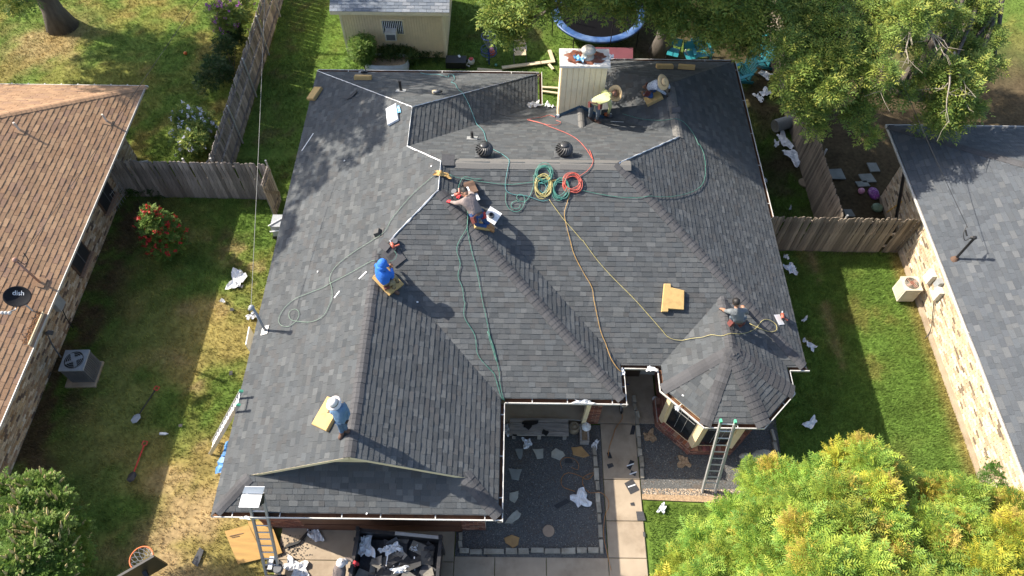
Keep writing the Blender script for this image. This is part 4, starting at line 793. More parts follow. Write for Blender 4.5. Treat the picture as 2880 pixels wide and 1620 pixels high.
# yellowing trees by the front walk
pis=frond(6,.33,.11,.027,.25)
cA=[((5.31,4.92,4.00),0.21),((5.71,5.04,4.40),0.22),((4.73,4.45,3.70),0.31),((4.85,4.00,4.60),0.29),((5.44,4.21,4.70),0.34),((3.97,3.82,3.90),0.28),((4.29,3.43,4.30),0.30),((4.74,3.32,4.80),0.33),((3.45,3.38,3.80),0.23),((3.59,2.85,4.80),0.34),((3.16,2.92,4.00),0.28),((4.18,2.66,4.70),0.36),((4.71,2.56,5.30),0.41),((3.45,2.41,4.50),0.32),((3.84,2.06,5.10),0.40),((5.87,4.63,4.40),0.31)]
cA+=[((5.26,5.22,3.90),.22),((5.65,5.08,4.20),.27),((5.27,4.75,4.30),.3)]
cB=[((6.80,5.28,4.80),0.24),((7.16,5.09,5.10),0.31),((6.25,5.01,4.70),0.23),((7.76,4.91,4.70),0.21),((5.76,4.83,4.60),0.21),((5.51,4.18,5.30),0.25),((6.11,4.32,5.60),0.30),((6.80,4.25,5.60),0.29),((5.31,3.50,5.90),0.35),((6.09,3.64,5.80),0.36),((6.81,3.60,5.60),0.33),((5.03,3.17,5.10),0.30),((5.22,2.81,6.40),0.31),((5.96,2.84,6.30),0.34),((4.96,2.36,6.00),0.40),((5.64,2.28,6.10),0.34),((6.27,2.26,6.30),0.33)]
cC=[((8.71,4.77,4.40),0.24),((8.98,4.53,4.90),0.24),((9.82,4.53,4.30),0.23),((8.26,4.47,4.30),0.19),((10.15,4.31,4.50),0.29),((7.84,3.76,5.30),0.35),((8.63,3.76,5.20),0.31),((9.20,3.57,5.40),0.32),((6.97,2.95,5.70),0.26),((7.82,3.06,5.40),0.28),((8.46,2.98,5.50),0.33),((9.26,3.00,5.30),0.31),((7.10,2.30,6.10),0.39),((8.08,2.36,5.80),0.38),((9.23,2.46,5.30),0.41),((10.32,3.60,4.60),0.39)]
for cl,bs,lab in ((cA,(6.4,3.6,0),'yellowing pistache tree beside the concrete walkway and extension ladder'),(cB,(8.6,3.8,0),'tallest yellowing pistache tree with orange sprays in front of side lawn'),(cC,(11.3,3.8,0),'yellowing pistache tree growing against the pale brick wall')):
    t=thing('pistache_tree',lab,'tree',bs); cp=[(lambda q,h:(q*h,q,q))(random.uniform(.7,1.1),random.uniform(.85,1.02)) if random.random()>.08 else random.choice([(1.35,1.08,.9),(1.25,1.1,.9),(1.15,1.05,1)]) for _ in cl]
    P,D=crown('crown',cl,pis,620,6,PIS,t,sc=(.55,1.0),clpal=cp,upb=.55,tilt=(.65,1.45),flat=1.0,inner=.05); 
    # small sprays that turned yellow and orange
    sp=[(tuple(P[i]),.12,4) for i in rng.integers(0,len(P),14)]; crown('yellow_leaves',sp,pis,520,6,[(.50,.42,.08),(.50,.38,.10),(.46,.44,.07)],t,sc=(.5,.8))
    limbs((bs[0],bs[1],-.1),.13,(bs[0],bs[1],3.6),[c for c,r in cl]*2,t,m='bark_pale'); localise(t)
# seed-headed shrub tree on the left
cS=[((-11.08,4.84,3.00),0.38),((-10.51,4.98,3.00),0.36),((-10.36,4.34,3.40),0.38),((-10.00,4.55,3.00),0.34),((-10.17,3.77,3.70),0.41),((-9.66,3.88,3.60),0.38),((-9.61,4.13,2.80),0.30),((-9.62,3.26,3.90),0.41),((-9.34,3.43,3.50),0.38),((-9.41,3.68,2.80),0.29),((-9.75,2.89,3.90),0.45),((-9.20,2.90,3.70),0.41),((-9.37,3.19,2.80),0.32),((-10.99,3.91,3.60),0.45),((-10.60,3.08,3.80),0.45)]
SHR=[(.12,.21,.035),(.15,.24,.045),(.095,.17,.035),(.19,.26,.06)]
tS=thing('crape_myrtle','bushy green crape myrtle with brown seed spikes beside left brick wall','tree',(-12.3,4.0,0)); P,D=crown('crown',cS,frond(5,.22,.07,.03,.1),800,5,SHR,tS,tilt=(.5,1.2),upb=.8); limbs((-12.3,4.0,-.05),.07,(-12.3,4,2.6),[c for c,r in cS],tS)
sd=MB()
for i in rng.integers(0,len(P),420):
    d=(Vector(D[i])+Vector((0,0,.5))).normalized()*random.uniform(.16,.28); a=Vector(P[i])+d*.55; sd.tube([a,a+d*.4,a+d],[.01,.03,.008],5)
tag(sd.build('seed_spikes',mat('dry seed heads',(.46,.37,.17),.9,.3,20),tS),kind='stuff'); localise(tS)
def shrub(name,label,cat,base,cl,leafp,per,pal,fl=None,nfl=0,stems=True,fr=.05,upb=.6):
    t=thing(name,label,cat,base); P,D=crown('foliage',cl,leafp,per,4,pal,t,upb=upb)
    if fl:
        v=[];f=[];c=[]; mb=MB()
        for i in rng.integers(0,len(P),nfl):
            ctr=Vector(P[i])+Vector(D[i])*.19
            for k in range(7):
                q=ctr+Vector((jit(fr),jit(fr),jit(fr)*1.3)); cc=random.choice(fl); a=Vector((random.gauss(0,1),random.gauss(0,1),random.gauss(0,1))).normalized(); b_=a.orthogonal().normalized(); e_=a.cross(b_); s=.036; mb.add([q+b_*s,q+e_*s,q-b_*s,q-e_*s],[(0,1,2,3)],0,cc)
        mb.build('blossoms',M['petal'],t)
    sb=MB(); b0=Vector(base)
    for c_,r,*_ in cl: sb.tube([b0+Vector((jit(.1),jit(.1),-.05)),b0.lerp(Vector(c_),.5)+Vector((jit(.08),jit(.08),0)),Vector(c_)],[.02,.015,.006],5)
    sb.build('stems',M['bark'],t); localise(t); return t
sm_l=frond(4,.2,.07,.032,.1)
b=Vector((-11.01,13.87,0.00)); RED=[(.46,.035,.025),(.50,.055,.03),(.36,.025,.025)]
shrub('crape_myrtle','red flowering crape myrtle bush on the shaded left lawn','shrub',tuple(b),[(tuple(b+Vector((.52*(1.15-h_/2.1)*math.cos(i_*2.4)*(.5+.5*(i_%3>0)),.46*(1.15-h_/2.1)*math.sin(i_*2.4)*(.5+.5*(i_%3>0)),h_))),.2) for i_,h_ in enumerate(np.linspace(.4,1.75,24))]+[(tuple(b+Vector((0,.05,1.9))),.14)],sm_l,430,SHR,RED,210)
b=Vector((-11.02,18.24,0.00)); shrub('crape_myrtle','white flowering crape myrtle against the long grey fence','shrub',tuple(b),[(tuple(b+Vector((jit(.6),jit(.8),random.uniform(.5,1.5)))),.35) for _ in range(15)],sm_l,460,ASH,[(.75,.75,.8),(.7,.7,.78)],130)
b=Vector((-11.18,24.56,0.00)); shrub('crape_myrtle','purple flowering crape myrtle at far end of long fence','shrub',tuple(b),[(tuple(b+Vector((jit(.35),jit(.9),random.uniform(.5,1.7)))),.35) for _ in range(13)],sm_l,460,ASH,[(.36,.11,.36),(.42,.16,.42)],110)
b=Vector((-11.05,22.51,0.00)); shrub('vine_shrub','dark green leafy vine climbing the long grey fence','shrub',tuple(b),[(tuple(b+Vector((jit(.3),y_,random.uniform(.3,1.3)))),.32) for y_ in (-1.6,-1.2,-.8,-.3,.2,.6,1,1.4,1.9)],sm_l,460,[(.03,.065,.018),(.04,.08,.022)])
b=Vector((-5.80,22.91,0.00)); shrub('garden_shrub','leafy green bush in the metal tank against the shed','shrub',tuple(b),[(tuple(b+Vector((jit(.35),jit(.25),random.uniform(.5,1.1)))),.32) for _ in range(9)],frond(4,.16,.06,.024,.1),560,SHR)
b=Vector((-4.50,23.22,0.00)); shrub('herb_patch','low leafy herbs growing out of the oval metal tank','plant',tuple(b),[(tuple(b+Vector((jit(.75),jit(.25),.4+jit(.1)))),.2) for _ in range(12)],frond(4,.14,.05,.02,.1),520,[(.05,.10,.025),(.09,.12,.03)])
b=Vector((-4.69,23.57,0.00)); shrub('weed_patch','weeds sprouting along the foot of the tan shed','plant',tuple(b),[(tuple(Vector((x_,23.35+jit(.15),.12+jit(.05)))),.17) for x_ in np.arange(-5.9,-2.8,.26)],frond(4,.14,.05,.02,.1),420,[(.04,.085,.02),(.06,.10,.025)])
b=Vector((13.29,6.33,0.00)); shrub('clipped_shrub','round clipped green hedge ball against the pale brick wall','shrub',(b.x,b.y,0),[(tuple(b+Vector((0,0,.5))),.75,1.6)],frond(4,.1,.04,.02,.05),900,[(.05,.13,.015),(.06,.15,.02)])
b=Vector((-13.07,16.28,0.00)); shrub('weed_patch','green weeds under the grey fence by the wire trellis','plant',tuple(b),[(tuple(b+Vector((dx,jit(.1),.2))),.2) for dx in (-.2,.15,.5,.8,1.1)],frond(4,.15,.06,.03,.1),400,[(.05,.11,.02)])
# ---------------------------------------------------------------- loose things
def rn(p,h=.03):
    gx_=(roofz(p[0]+h,p[1])-roofz(p[0]-h,p[1]))/(2*h); gy_=(roofz(p[0],p[1]+h)-roofz(p[0],p[1]-h))/(2*h)
    return Vector((-gx_,-gy_,1)).normalized() if abs(gx_)<1.5 and abs(gy_)<1.5 else Vector((0,0,1))
def single(mb,name,mats,label,cat,loc_,group=None,smooth=False):
    loc_=Vector(loc_); mb.v=[tuple(Vector(p)-loc_) for p in mb.v]; o=mb.build(name,mats,None,smooth); o.location=loc_; return tag(o,label,cat,group)
def pad(p,size,yaw,label,shape=None,m='foam',name='foam_pad',cat='foam pad',n=None,lift=.015,bev=.018):
    p=Vector(p); n=n or rn(p); Fm=frame(Matrix.Rotation(yaw,3,n)@(Vector((1,0,0))-n*n.x),n); x,y,z=size; mb=MB()
    P=shape or [(-x/2,-y/2),(x/2,-y/2),(x/2,y/2),(-x/2,y/2)]; cx_=sum(q[0] for q in P)/len(P); cy_=sum(q[1] for q in P)/len(P); k=len(P); rings=[]
    for zz,ins in ((lift,bev*.5),(lift+bev,0),(lift+z-bev,0),(lift+z,bev)):
        r=[]
        for q in P:
            d=math.hypot(q[0]-cx_,q[1]-cy_) or 1; f=1-ins/d; r.append(p+Fm@Vector((cx_+(q[0]-cx_)*f,cy_+(q[1]-cy_)*f,zz)))
        rings.append(r)
    vs=sum(rings,[]); fs=[tuple(range(k-1,-1,-1)),tuple(3*k+i for i in range(k))]+[(j*k+i,j*k+(i+1)%k,(j+1)*k+(i+1)%k,(j+1)*k+i) for j in range(3) for i in range(k)]
    mb.add(vs,fs); return single(mb,name,M[m],label,cat,p)
def crumple(p,size,label,m='paper',name='wrapper_sheet',cat='wrapper',yaw=None,h=.07,surf=None,group=None,nx=9,ny=7,lift=.02):
    p=Vector(p); yaw=random.random()*6.28 if yaw is None else yaw; mb=MB(); vs=[]; ph=[random.uniform(0,6.28) for _ in range(8)]
    for i in range(nx):
        for j in range(ny):
            u,v=(i/(nx-1)-.5),(j/(ny-1)-.5); e_=1+.22*math.sin(3*math.atan2(v,u)+ph[0])+.14*math.sin(5*math.atan2(v,u)+ph[1])
            x,y=u*size[0]*e_+jit(.03)*size[0],v*size[1]*e_+jit(.03)*size[1]; q=rotz(yaw)@Vector((x,y,0))
            zz=h*abs(.5*math.sin(u*9+ph[2])+.4*math.sin(v*11+ph[3])+.35*math.sin((u+v)*14+ph[4])+random.uniform(-.2,.2)); X,Y=p.x+q.x,p.y+q.y
            bz=roofz(X,Y) if surf=='roof' else p.z
            if surf=='roof' and abs(bz-p.z)>.4: bz=p.z
            vs.append((X,Y,bz+lift+zz))
    mb.add(vs,[(i*ny+j,(i+1)*ny+j,(i+1)*ny+j+1,i*ny+j+1) for i in range(nx-1) for j in range(ny-1)]); return single(mb,name,M[m],label,cat,p,group)
def scrap(p,poly,label,m='scrap',name='shingle_scrap',cat='shingle',n=None,lift=.03,t=.006,group=None,curl=0,tape=False):
    p=Vector(p); n=n or Vector((0,0,1)); Fm=frame(Vector((1,0,0))-n*n.x,n); mb=MB(); k=len(poly); top=[p+Fm@Vector((a,b,lift+t+curl*(a*a+b*b))) for a,b in poly]; bot=[q-n*t for q in top]
    mb.add(top+bot,[tuple(range(k)),tuple(range(2*k-1,k-1,-1))]+[(i,i+k,(i+1)%k+k,(i+1)%k) for i in range(k)])
    if tape: mb.bar(p+Fm@Vector((-.1,-.03,lift+t+.004)),p+Fm@Vector((.1,.04,lift+t+.004)),.03,.003,1,up=n)
    return single(mb,name,[M[m],M['wrap']],label,cat,p,group)
def quadp(a,b,yaw=0,j=.15):
    P=[]
    for sx,sy in((-1,-1),(1,-1),(1,1),(-1,1)): q=rotz(yaw)@Vector((sx*a/2*(1+jit(j)),sy*b/2*(1+jit(j)),0)); P.append((q.x,q.y))
    return P
# foam pads
pad((-6.51,18.31,2.70),(.52,.36,.11),R(62),'tan foam pad lying crosswise at the left roof edge')
pad((-4.94,18.63,3.08),(.56,.2,.13),R(0),'tan foam pad carrying a black nailer at back roof edge')
pad((4.96,19.31,3.12),(.55,.22,.13),R(0),'tan foam pad in shade at back edge of right wing')
pad((5.68,19.29,3.13),(.55,.28,.12),R(-14),'darker worn foam pad in shade on right wing',m='foam')
pad((4.12,10.07,3.41),(.5,.5,.09),0,'tan notched foam pad alone on the front roof slope',shape=[(-.30,-.36),(-.14,-.36),(-.13,-.28),(.28,-.30),(.30,.20),(-.05,.28),(-.06,.37),(-.22,.37)])
pad((-4.05,6.52,3.92),(.52,.70,.10),R(-28),'large smooth tan foam pad beside the standing man')
pad((-3.11,10.00,4.09),(.62,.5,.13),R(-38),'tan foam pad under the seated man in blue')
pad((4.30,17.11,3.73),(.52,.34,.12),R(12),'tan foam pad under the kneeling man in plaid')
pad((-0.78,11.51,4.43),(.5,.2,.08),R(10),'yellow knee pad under the kneeling man in taupe')
crumple((-1.85,12.79,4.97),(.42,.16),'torn tan foam chunk astride the short ridge','foam','foam_chunk','foam',R(-8),.09,'roof',nx=8,ny=5,lift=.03)
# nailers
def nailer(p,yaw,label,body='gunred',n=None,coil='greydark',s=1.):
    p=Vector(p); n=n or rn(p); F0=frame(Matrix.Rotation(yaw,3,n)@(Vector((1,0,0))-n*n.x),n); Fm=F0*s; t=thing('nail_gun',label,'nail gun',p)
    def W(x,y,z): return Fm@Vector((x,y,z))
    MB().tube([W(-.09,0,.1),W(.07,0,.1)],.045*s,10).build('body',M[body],t,smooth=True); MB().tube([W(.07,0,.1),W(.15,0,.1)],.02*s,8).build('nose',M['alu'],t)
    MB().tube([W(-.05,0,.1),W(-.07,-.16,.1)],.022*s,8).build('handle',M[body],t); MB().lathe([(.07,-.03),(.075,0),(.07,.05)],W(.07,-.11,.07),14,F0).build('magazine',M[coil],t); MB().lathe([(.03,0),(.045,.02),(.045,.05)],W(-.11,0,.08),10,F0).build('end_cap',M['black'],t)
    return t
nailer((-3.02,10.95,4.34),R(120),'red nailer resting on the short ridge above the man in blue')
nailer((-5.04,19.19,2.81),R(180),'black nailer lying on the foam pad at back edge',body='black',n=Vector((0,.2,1)).normalized())
nailer((-2.34,17.05,3.88),R(200),'dark and cream nailer lying on the white hip line',body='greydark',coil='lumber')
nailer((7.01,9.85,2.89),R(80),'red and black nailer on white flashing near the turret roof')
nailer((2.90,16.98,3.13),R(10),'orange nailer held low by the man in lime shirt',body='orange')
# loose roof materials
bnd=Vector((-3.52,15.79,4.19)); pad(bnd,(.36,.74,.09),R(12),'white wrapped shingle bundle lying on the left roof slope',m='wrap',name='shingle_bundle',cat='shingle bundle')
q=bnd+Vector((.16,.12,.15)); crumple(q,(.08,.3),'blue printed tail of the white bundle wrapper','bluewrap',name='wrapper_tail',yaw=R(12),h=.02,nx=3,ny=5,lift=.0)
scrap((-5.11,17.48,3.39),[(-.2,-.12),(.05,-.1),(.22,.02),(.24,.14),(.1,.12),(-.05,.03)],'curled black shingle scrap on the shaded left slope',n=Vector(NL).normalized(),curl=.5,t=.012)
scrap((-1.72,13.29,4.98),[(-.17,-.17),(.17,-.17),(.17,.17),(-.17,.17)],'square dark shingle set on left end of main ridge',n=Vector((0,-.2,1)).normalized(),lift=.05,t=.02,curl=-.4)
q=Vector((4.81,16.35,4.00)); mb=MB(); [mb.tube([q+Vector((-.13,-.02+k*.015,k*.02)),q+Vector((.13,.02+k*.015,k*.02))],.075,8) for k in range(3)]; single(mb,'cap_shingle_stack',M['cap'],'stack of curved grey cap shingles on right wing ridge','shingle stack',q)
for (p,s_,ya,la) in (((-3.10,10.77,4.25),(.34,.3),R(55),'grey shingle piece under the red nailer hose'),((-2.92,10.67,4.20),(.36,.34),R(40),'stack of square grey shingles beside the man in blue'),((-3.23,10.94,4.33),(.2,.3),R(50),'pale grey cap shingle laid over the hip by the red nailer')): pad(p,(*s_,.03),ya,la,m='cap',name='cap_shingle',cat='shingle',bev=.004)
q=Vector((-0.53,11.94,4.34)); n=rn(q); Fm=frame(Matrix.Rotation(R(-32),3,n)@Vector((1,0,0)),n); t=thing('pipe_flashing','square white pipe flashing with dark rubber collar behind kneeling man','flashing',q); MB().box(n*.12,(.36,.36,.01),Fm).build('plate',M['wrap'],t); mb=MB(); mb.lathe([(.085,.12),(.07,.15),(.062,.24),(.05,.24),(.05,.13)],(-.03,.0,0),16,Fm); mb.build('collar',M['greydark'],t)
q=Vector((-1.10,12.52,4.63)); t=thing('flashing_tray','white metal tray with brown board propped behind kneeling man','flashing',q)
for a,b in (((-0.98,12.35,4.76),0),((-1.18,12.40,4.85),1)): MB().box(Vector(a)-q,(.10,.46 if b==0 else .2,.012),rotz(R(22))).build('white_strip',M['wrap'],t)
MB().box(Vector((-1.12,12.52,4.83))-q,(.3,.2,.015),rotz(R(20))@Matrix.Rotation(R(25),3,'X')).build('brown_board',M['fascia'],t); MB().box((0,0,.12),(.26,.4,.18),rotz(R(22))).build('box',M['fascia'],t)
q=Vector((6.97,9.78,2.89)); t=pad(q,(.22,.3,.006),R(20),'white metal flashing sheet near the turret roof',m='wrap',name='flashing_sheet',cat='flashing',bev=.002)
for p,L_,ya,la in (((-3.73,10.20,4.09),.26,R(38),'white release strip left of the man in blue'),((-4.39,9.84,3.75),.22,R(52),'white release strip crossing the pale hose'),((-6.40,16.11,2.75),.7,R(62),'long clear release strip on shaded left slope'),((3.16,16.51,3.37),.4,R(-8),'thin white strip on slope below the lime shirted man')): pad(p,(L_,.035,.004),ya,la,m='wrap',name='release_strip',cat='plastic strip',bev=.001)
for i,p in enumerate(((-4.91,14.63,3.50),(-2.16,13.18,4.87),(4.25,7.67,2.72),(-2.37,9.66,3.72),(-3.20,4.71,2.65),(-5.09,10.76,3.41))): pad(p,(.05,.035,.012),random.random()*3,'tiny white paper scrap on the charcoal shingles',m='wrap',name='paper_scrap',cat='paper scrap',bev=.003)['group']='white scraps on the roof'
# white crumples
for p,s_,la,sf_ in (((0.65,17.91,2.68),(.45,.25),'crumpled white wrapper left of the chimney foot','roof'),((1.12,17.91,2.66),(.3,.18),'smaller crumpled white wrapper touching the chimney foot','roof')): crumple(p,s_,la,'wrap',surf=sf_,h=.12)
for p,s_,la in (((1.79,7.52,2.56),(.45,.1),'white wrapper caught in the gutter above porch'),((2.83,8.35,2.58),(.1,.2),'white rag at the gutter corner where orange hose drops'),((3.55,8.43,2.60),(.24,.12),'white rag on the short gutter beside turret'),((4.09,7.37,2.58),(.1,.12),'white cup caught in the turret gutter'),((-5.93,4.59,2.56),(.22,.07),'white bottle lying in front gutter by the hoist ladder')): crumple(p,s_,la,'wrap',h=.06,yaw=0 if s_[0]>s_[1] else 0,nx=6,ny=5)
crumple((1.86,17.04,5.27),(.3,.22),'blue and white crumpled rag on the chimney cap','bluewrap',name='rag',cat='rag',h=.09); crumple((2.80,17.20,5.22),(.12,.16),'white rag hanging off the chimney cap corner','paper',name='rag',cat='rag',h=.08)
for i,(p,s_,la) in enumerate((((9.85,22.72,0.00),(.5,.35),'round crumpled wrapper by the teal chair and fence'),((9.68,21.71,0.00),(.45,.35),'crumpled wrapper on bare soil beside fence'),((9.35,21.40,0.00),(.45,.2),'flat wrapper scrap on bare soil beside fence'),((9.89,19.15,0.00),(.35,.75),'long torn wrapper below the grey roll'),((10.03,18.33,0.00),(.75,.35),'torn wrapper tail along the fence foot'),((9.55,18.96,0.00),(.3,.15),'small wrapper flap beside the grey roll'),((8.82,17.16,0.00),(.12,.16),'small paper scrap in shade under right eave'),((9.45,15.95,0.00),(.2,.06),'thin paper scrap in front of the streaked fence'),((8.89,13.89,0.00),(.16,.16),'small wrapper ball on lawn below streaked fence'),((8.96,13.41,0.00),(.42,.3),'square white wrapper on lawn under right eave'),((9.00,11.53,0.00),(.22,.08),'narrow paper scrap in the right lawn shadow'),((8.82,10.77,0.00),(.12,.12),'tiny wrapper ball under the right eave'),((8.98,10.59,0.00),(.26,.2),'crumpled wrapper on shaded right lawn'),((8.42,8.11,0.00),(.42,.2),'bent wrapper on lawn beyond the turret gutter'),((-8.69,12.76,0.00),(.68,.42),'large white wrapper on left lawn'),((-8.96,11.93,0.00),(.1,.16),'small upright paper scrap on left lawn'),((-7.95,11.39,0.00),(.2,.28),'crumpled white bag under the left eave'),((0.47,7.42,0.00),(.28,.22),'crumpled white bag on gravel beside timber bench'),((2.34,7.40,0.00),(.28,.14),'white bag on the edging stones by walkway'),((1.88,5.91,0.00),(.40,.42),'large folded white wrapper on the dark gravel'),((4.01,5.68,0.00),(.26,.16),'white wrapper on bright front lawn'),((-4.99,4.98,0.00),(.3,.55),'white bag dropped on a black bar in driveway'),((-5.41,4.14,0.00),(.4,.28),'crumpled white sheet beside hoist ladder foot'),((-5.17,3.99,0.00),(.45,.36),'white sheet pile at bottom of driveway'),((-0.05,7.86,0.00),(.2,.4),'white bag at left end of the timber bench'))): crumple((p[0],p[1],.03),s_,la,'paper' if i<14 else 'wrap',h=.1)
q=Vector((2.09,7.80,0.38)); mb=MB(); ball(mb,q,.13,12,sz=.7); mb.v=[(a+jit(.015),b+jit(.015),c+jit(.015)) for a,b,c in mb.v]; single(mb,'white_bag',M['wrap'],'tied white bag on small planter by the porch post','bag',q,smooth=False)
# shingle scraps on the ground
for p,s_,ya,la,tp in (((2.72,7.12,0.00),(.12,.22),.2,'narrow black shingle scrap on the shaded walkway',0),((2.72,6.82,0.00),(.2,.14),.3,'small black shingle corner on the shaded walkway',0),((3.27,6.85,0.00),(.16,.34),-.5,'black shingle with white tape on the walkway',1),((3.26,6.27,0.00),(.42,.4),.5,'large grey shingle with white tape on sunny walkway',1),((3.24,5.79,0.00),(.12,.1),.1,'small dark shingle chip at the walkway joint',0),((3.42,5.47,0.00),(.26,.28),.05,'dark shingle piece at the lawn edge of walkway',0),((3.48,5.01,0.00),(.06,.16),0,'thin shingle sliver at the walkway lawn edge',0),((3.42,7.85,0.00),(.12,.34),-.3,'long black strip beside the turret edging stones',0),((3.33,6.62,0.00),(.2,.12),-.5,'grey and white shingle chip at shadow line of walkway',1),((-7.83,4.33,0.00),(.22,.5),-.2,'torn grey shingle on grass near plywood',0),((-8.62,11.65,0.00),(.14,.14),.3,'grey shingle chip on left lawn by white scrap',0),((-8.16,9.47,0.00),(.12,.2),.2,'grey shingle chip on dry left lawn',0),((-9.20,7.83,0.00),(.12,.1),.2,'grey shingle chip near the white bottle',0),((-8.62,12.51,0.00),(.36,.16),0,'grey shingle piece under the large white wrapper',0),((1.37,5.77,0.00),(.5,.16),.5,'ragged black felt scrap on the dark gravel',0),((1.60,6.95,0.00),(.24,.14),0,'black felt patch near the flagstones on gravel',0),((-0.56,4.43,0.00),(.06,.06),0,'tiny shingle chip on the driveway joint',0)): scrap((p[0],p[1],.02),quadp(s_[0]*.78,s_[1]*.78,ya,.25),la,tape=bool(tp),lift=.015)
# hoses lying on the roof
def drape(pts,step=.07,r=.011):
    out=[]
    for q in spline([(p[0],p[1],p[2]) for p in pts],step):
        z=max(roofz(q[0]+a,q[1]+b) for a,b in((0,0),(.03,0),(-.03,0),(0,.03),(0,-.03))); out.append((q[0],q[1],max(z+.022+r,q[2] if z<1 else 0)))
    return out
def hose(pts,m,label,r=.0075,name='air_hose'):
    mb=MB(); mb.tube(drape(pts,r=r),r,6); return single(mb,name,M[m],label,'hose',pts[0],smooth=True)
hose([(-1.67,12.86,4.88),(-1.36,12.82,4.78),(-0.87,12.75,4.75),(-0.21,12.69,4.72),(0.17,12.71,4.72),(0.63,12.77,4.76)],'hgreen','green hose running from torn foam chunk to the coils')
hose([(-1.43,12.43,4.76),(-1.41,12.64,4.75),(-1.34,12.82,4.78),(-1.22,12.86,4.80),(-1.04,12.81,4.78),(-0.82,12.82,4.78)],'hgreen','short green hose curling behind the kneeling man')
hose([(-3.17,19.43,2.68),(-2.91,19.25,2.78),(-2.52,19.23,2.79),(-2.20,18.93,2.93),(-2.19,19.24,2.78),(-2.06,19.21,2.80),(-1.97,18.79,3.00),(-2.04,18.35,3.23),(-1.91,18.21,3.30),(-1.79,17.72,3.54),(-1.70,17.44,3.68),(-1.38,16.79,3.69),(-1.16,16.19,3.58),(-0.89,15.47,3.89),(-0.78,14.76,4.24),(-0.59,14.13,4.56),(-0.34,13.78,4.73),(-0.12,13.34,4.95),(-0.15,13.07,4.90),(-0.19,12.86,4.80),(-0.21,12.67,4.70),(-0.17,12.53,4.63),(0.00,12.45,4.59),(0.35,12.42,4.58),(0.63,12.33,4.53),(0.80,12.30,4.52),(0.94,12.34,4.54)],'hteal','long teal hose from back roof edge past turbine vent to coils')
hose([(0.61,12.97,4.86),(0.52,12.90,4.82),(0.54,12.76,4.75),(0.49,12.53,4.64),(0.40,12.37,4.56),(0.32,12.29,4.51),(0.18,12.29,4.52),(0.09,12.37,4.56),(0.13,12.44,4.59),(0.23,12.45,4.60),(0.31,12.36,4.55),(0.28,12.20,4.47),(0.18,12.07,4.41),(0.03,12.04,4.39),(-0.11,12.12,4.43),(-0.19,12.27,4.51),(-0.19,12.50,4.62)],'hgreen','green hose lying in loose loops below the ridge')
hose([(0.18,12.25,4.49),(0.08,12.30,4.52),(-0.04,12.24,4.49),(-0.04,12.15,4.44),(0.04,12.11,4.42),(0.16,12.13,4.43),(0.19,12.21,4.48)],'hgreen','small round loop of green hose below the ridge')
hose([(-1.23,11.99,4.65),(-1.17,11.87,4.62),(-1.15,11.62,4.61),(-1.16,11.37,4.55),(-1.26,11.20,4.46),(-1.38,10.99,4.36),(-1.40,10.81,4.27),(-1.31,10.54,4.13),(-1.36,10.26,3.99),(-1.24,9.98,3.86),(-1.20,9.70,3.71),(-1.17,9.67,3.70),(-1.18,9.34,3.54),(-0.91,8.93,3.33),(-0.82,8.49,3.11),(-0.45,8.12,2.93),(-0.40,8.05,2.89),(-0.26,7.64,2.68),(-0.18,7.51,2.62)],'hgreen2','wavy dark green hose from kneeling man down to porch gutter')
hose([(-1.14,11.88,4.61),(-1.15,11.37,4.55),(-1.09,11.08,4.40),(-1.12,11.17,4.45),(-1.01,10.77,4.25),(-0.89,10.39,4.06),(-0.74,9.72,3.72),(-0.67,9.47,3.60),(-0.55,8.98,3.36),(-0.37,8.37,3.05),(-0.60,9.02,3.38),(-0.45,8.71,3.22),(-0.35,8.36,3.05),(-0.29,8.12,2.93),(-0.27,7.88,2.80),(-0.20,7.61,2.67),(-0.15,7.50,2.61)],'hgreen2','straighter dark green hose from kneeling man down to porch gutter')
hose([(-2.06,12.79,4.92),(-2.61,12.38,4.64),(-3.10,11.79,4.40),(-3.28,11.41,4.31),(-3.62,11.23,4.14),(-4.09,11.04,3.90),(-4.53,10.77,3.69),(-4.69,10.44,3.60),(-4.57,10.06,3.67),(-4.52,9.82,3.69),(-4.54,9.60,3.68),(-4.67,9.28,3.61),(-4.97,9.19,3.47),(-5.36,9.30,3.27),(-5.65,9.46,3.12),(-5.73,9.69,3.09),(-5.58,9.74,3.16),(-5.42,9.59,3.24),(-5.44,9.37,3.23),(-5.67,9.24,3.11),(-5.93,9.38,2.99),(-6.01,9.60,2.95),(-5.90,9.87,3.00),(-5.64,10.06,3.13),(-5.26,10.12,3.32),(-4.83,10.17,3.54),(-4.69,10.22,3.61),(-4.03,10.40,3.93),(-3.57,10.55,4.17),(-3.42,10.53,4.24)],'hpale','pale green hose looping over the whole left roof slope',r=.0065)
hose([(-2.99,10.83,4.28),(-2.92,10.72,4.23),(-2.94,10.65,4.19),(-3.02,10.59,4.16),(-3.09,10.58,4.15)],'hgreen2','short green hose from red nailer to man in blue')
hose([(0.94,12.34,4.54),(1.13,12.10,4.42),(1.36,11.83,4.29),(1.57,11.62,4.18),(1.81,11.37,4.06),(1.82,11.38,4.06),(2.16,10.96,3.85),(2.56,10.55,3.65),(3.18,9.99,3.36),(3.79,9.37,3.05),(3.99,9.17,2.95),(4.21,9.10,2.92),(4.58,9.09,3.03),(4.80,9.06,3.14),(5.01,9.08,3.24),(5.22,8.99,3.35),(5.45,9.02,3.43),(5.87,9.15,3.21),(6.26,9.41,3.08),(6.40,9.56,3.15),(6.61,9.65,3.07),(6.82,9.57,2.96),(6.80,9.40,2.97),(6.64,9.31,3.02),(6.45,9.35,3.05),(6.26,9.42,3.08),(6.07,9.50,3.12)],'hyellow','yellow hose running from its coil to man on the turret roof')
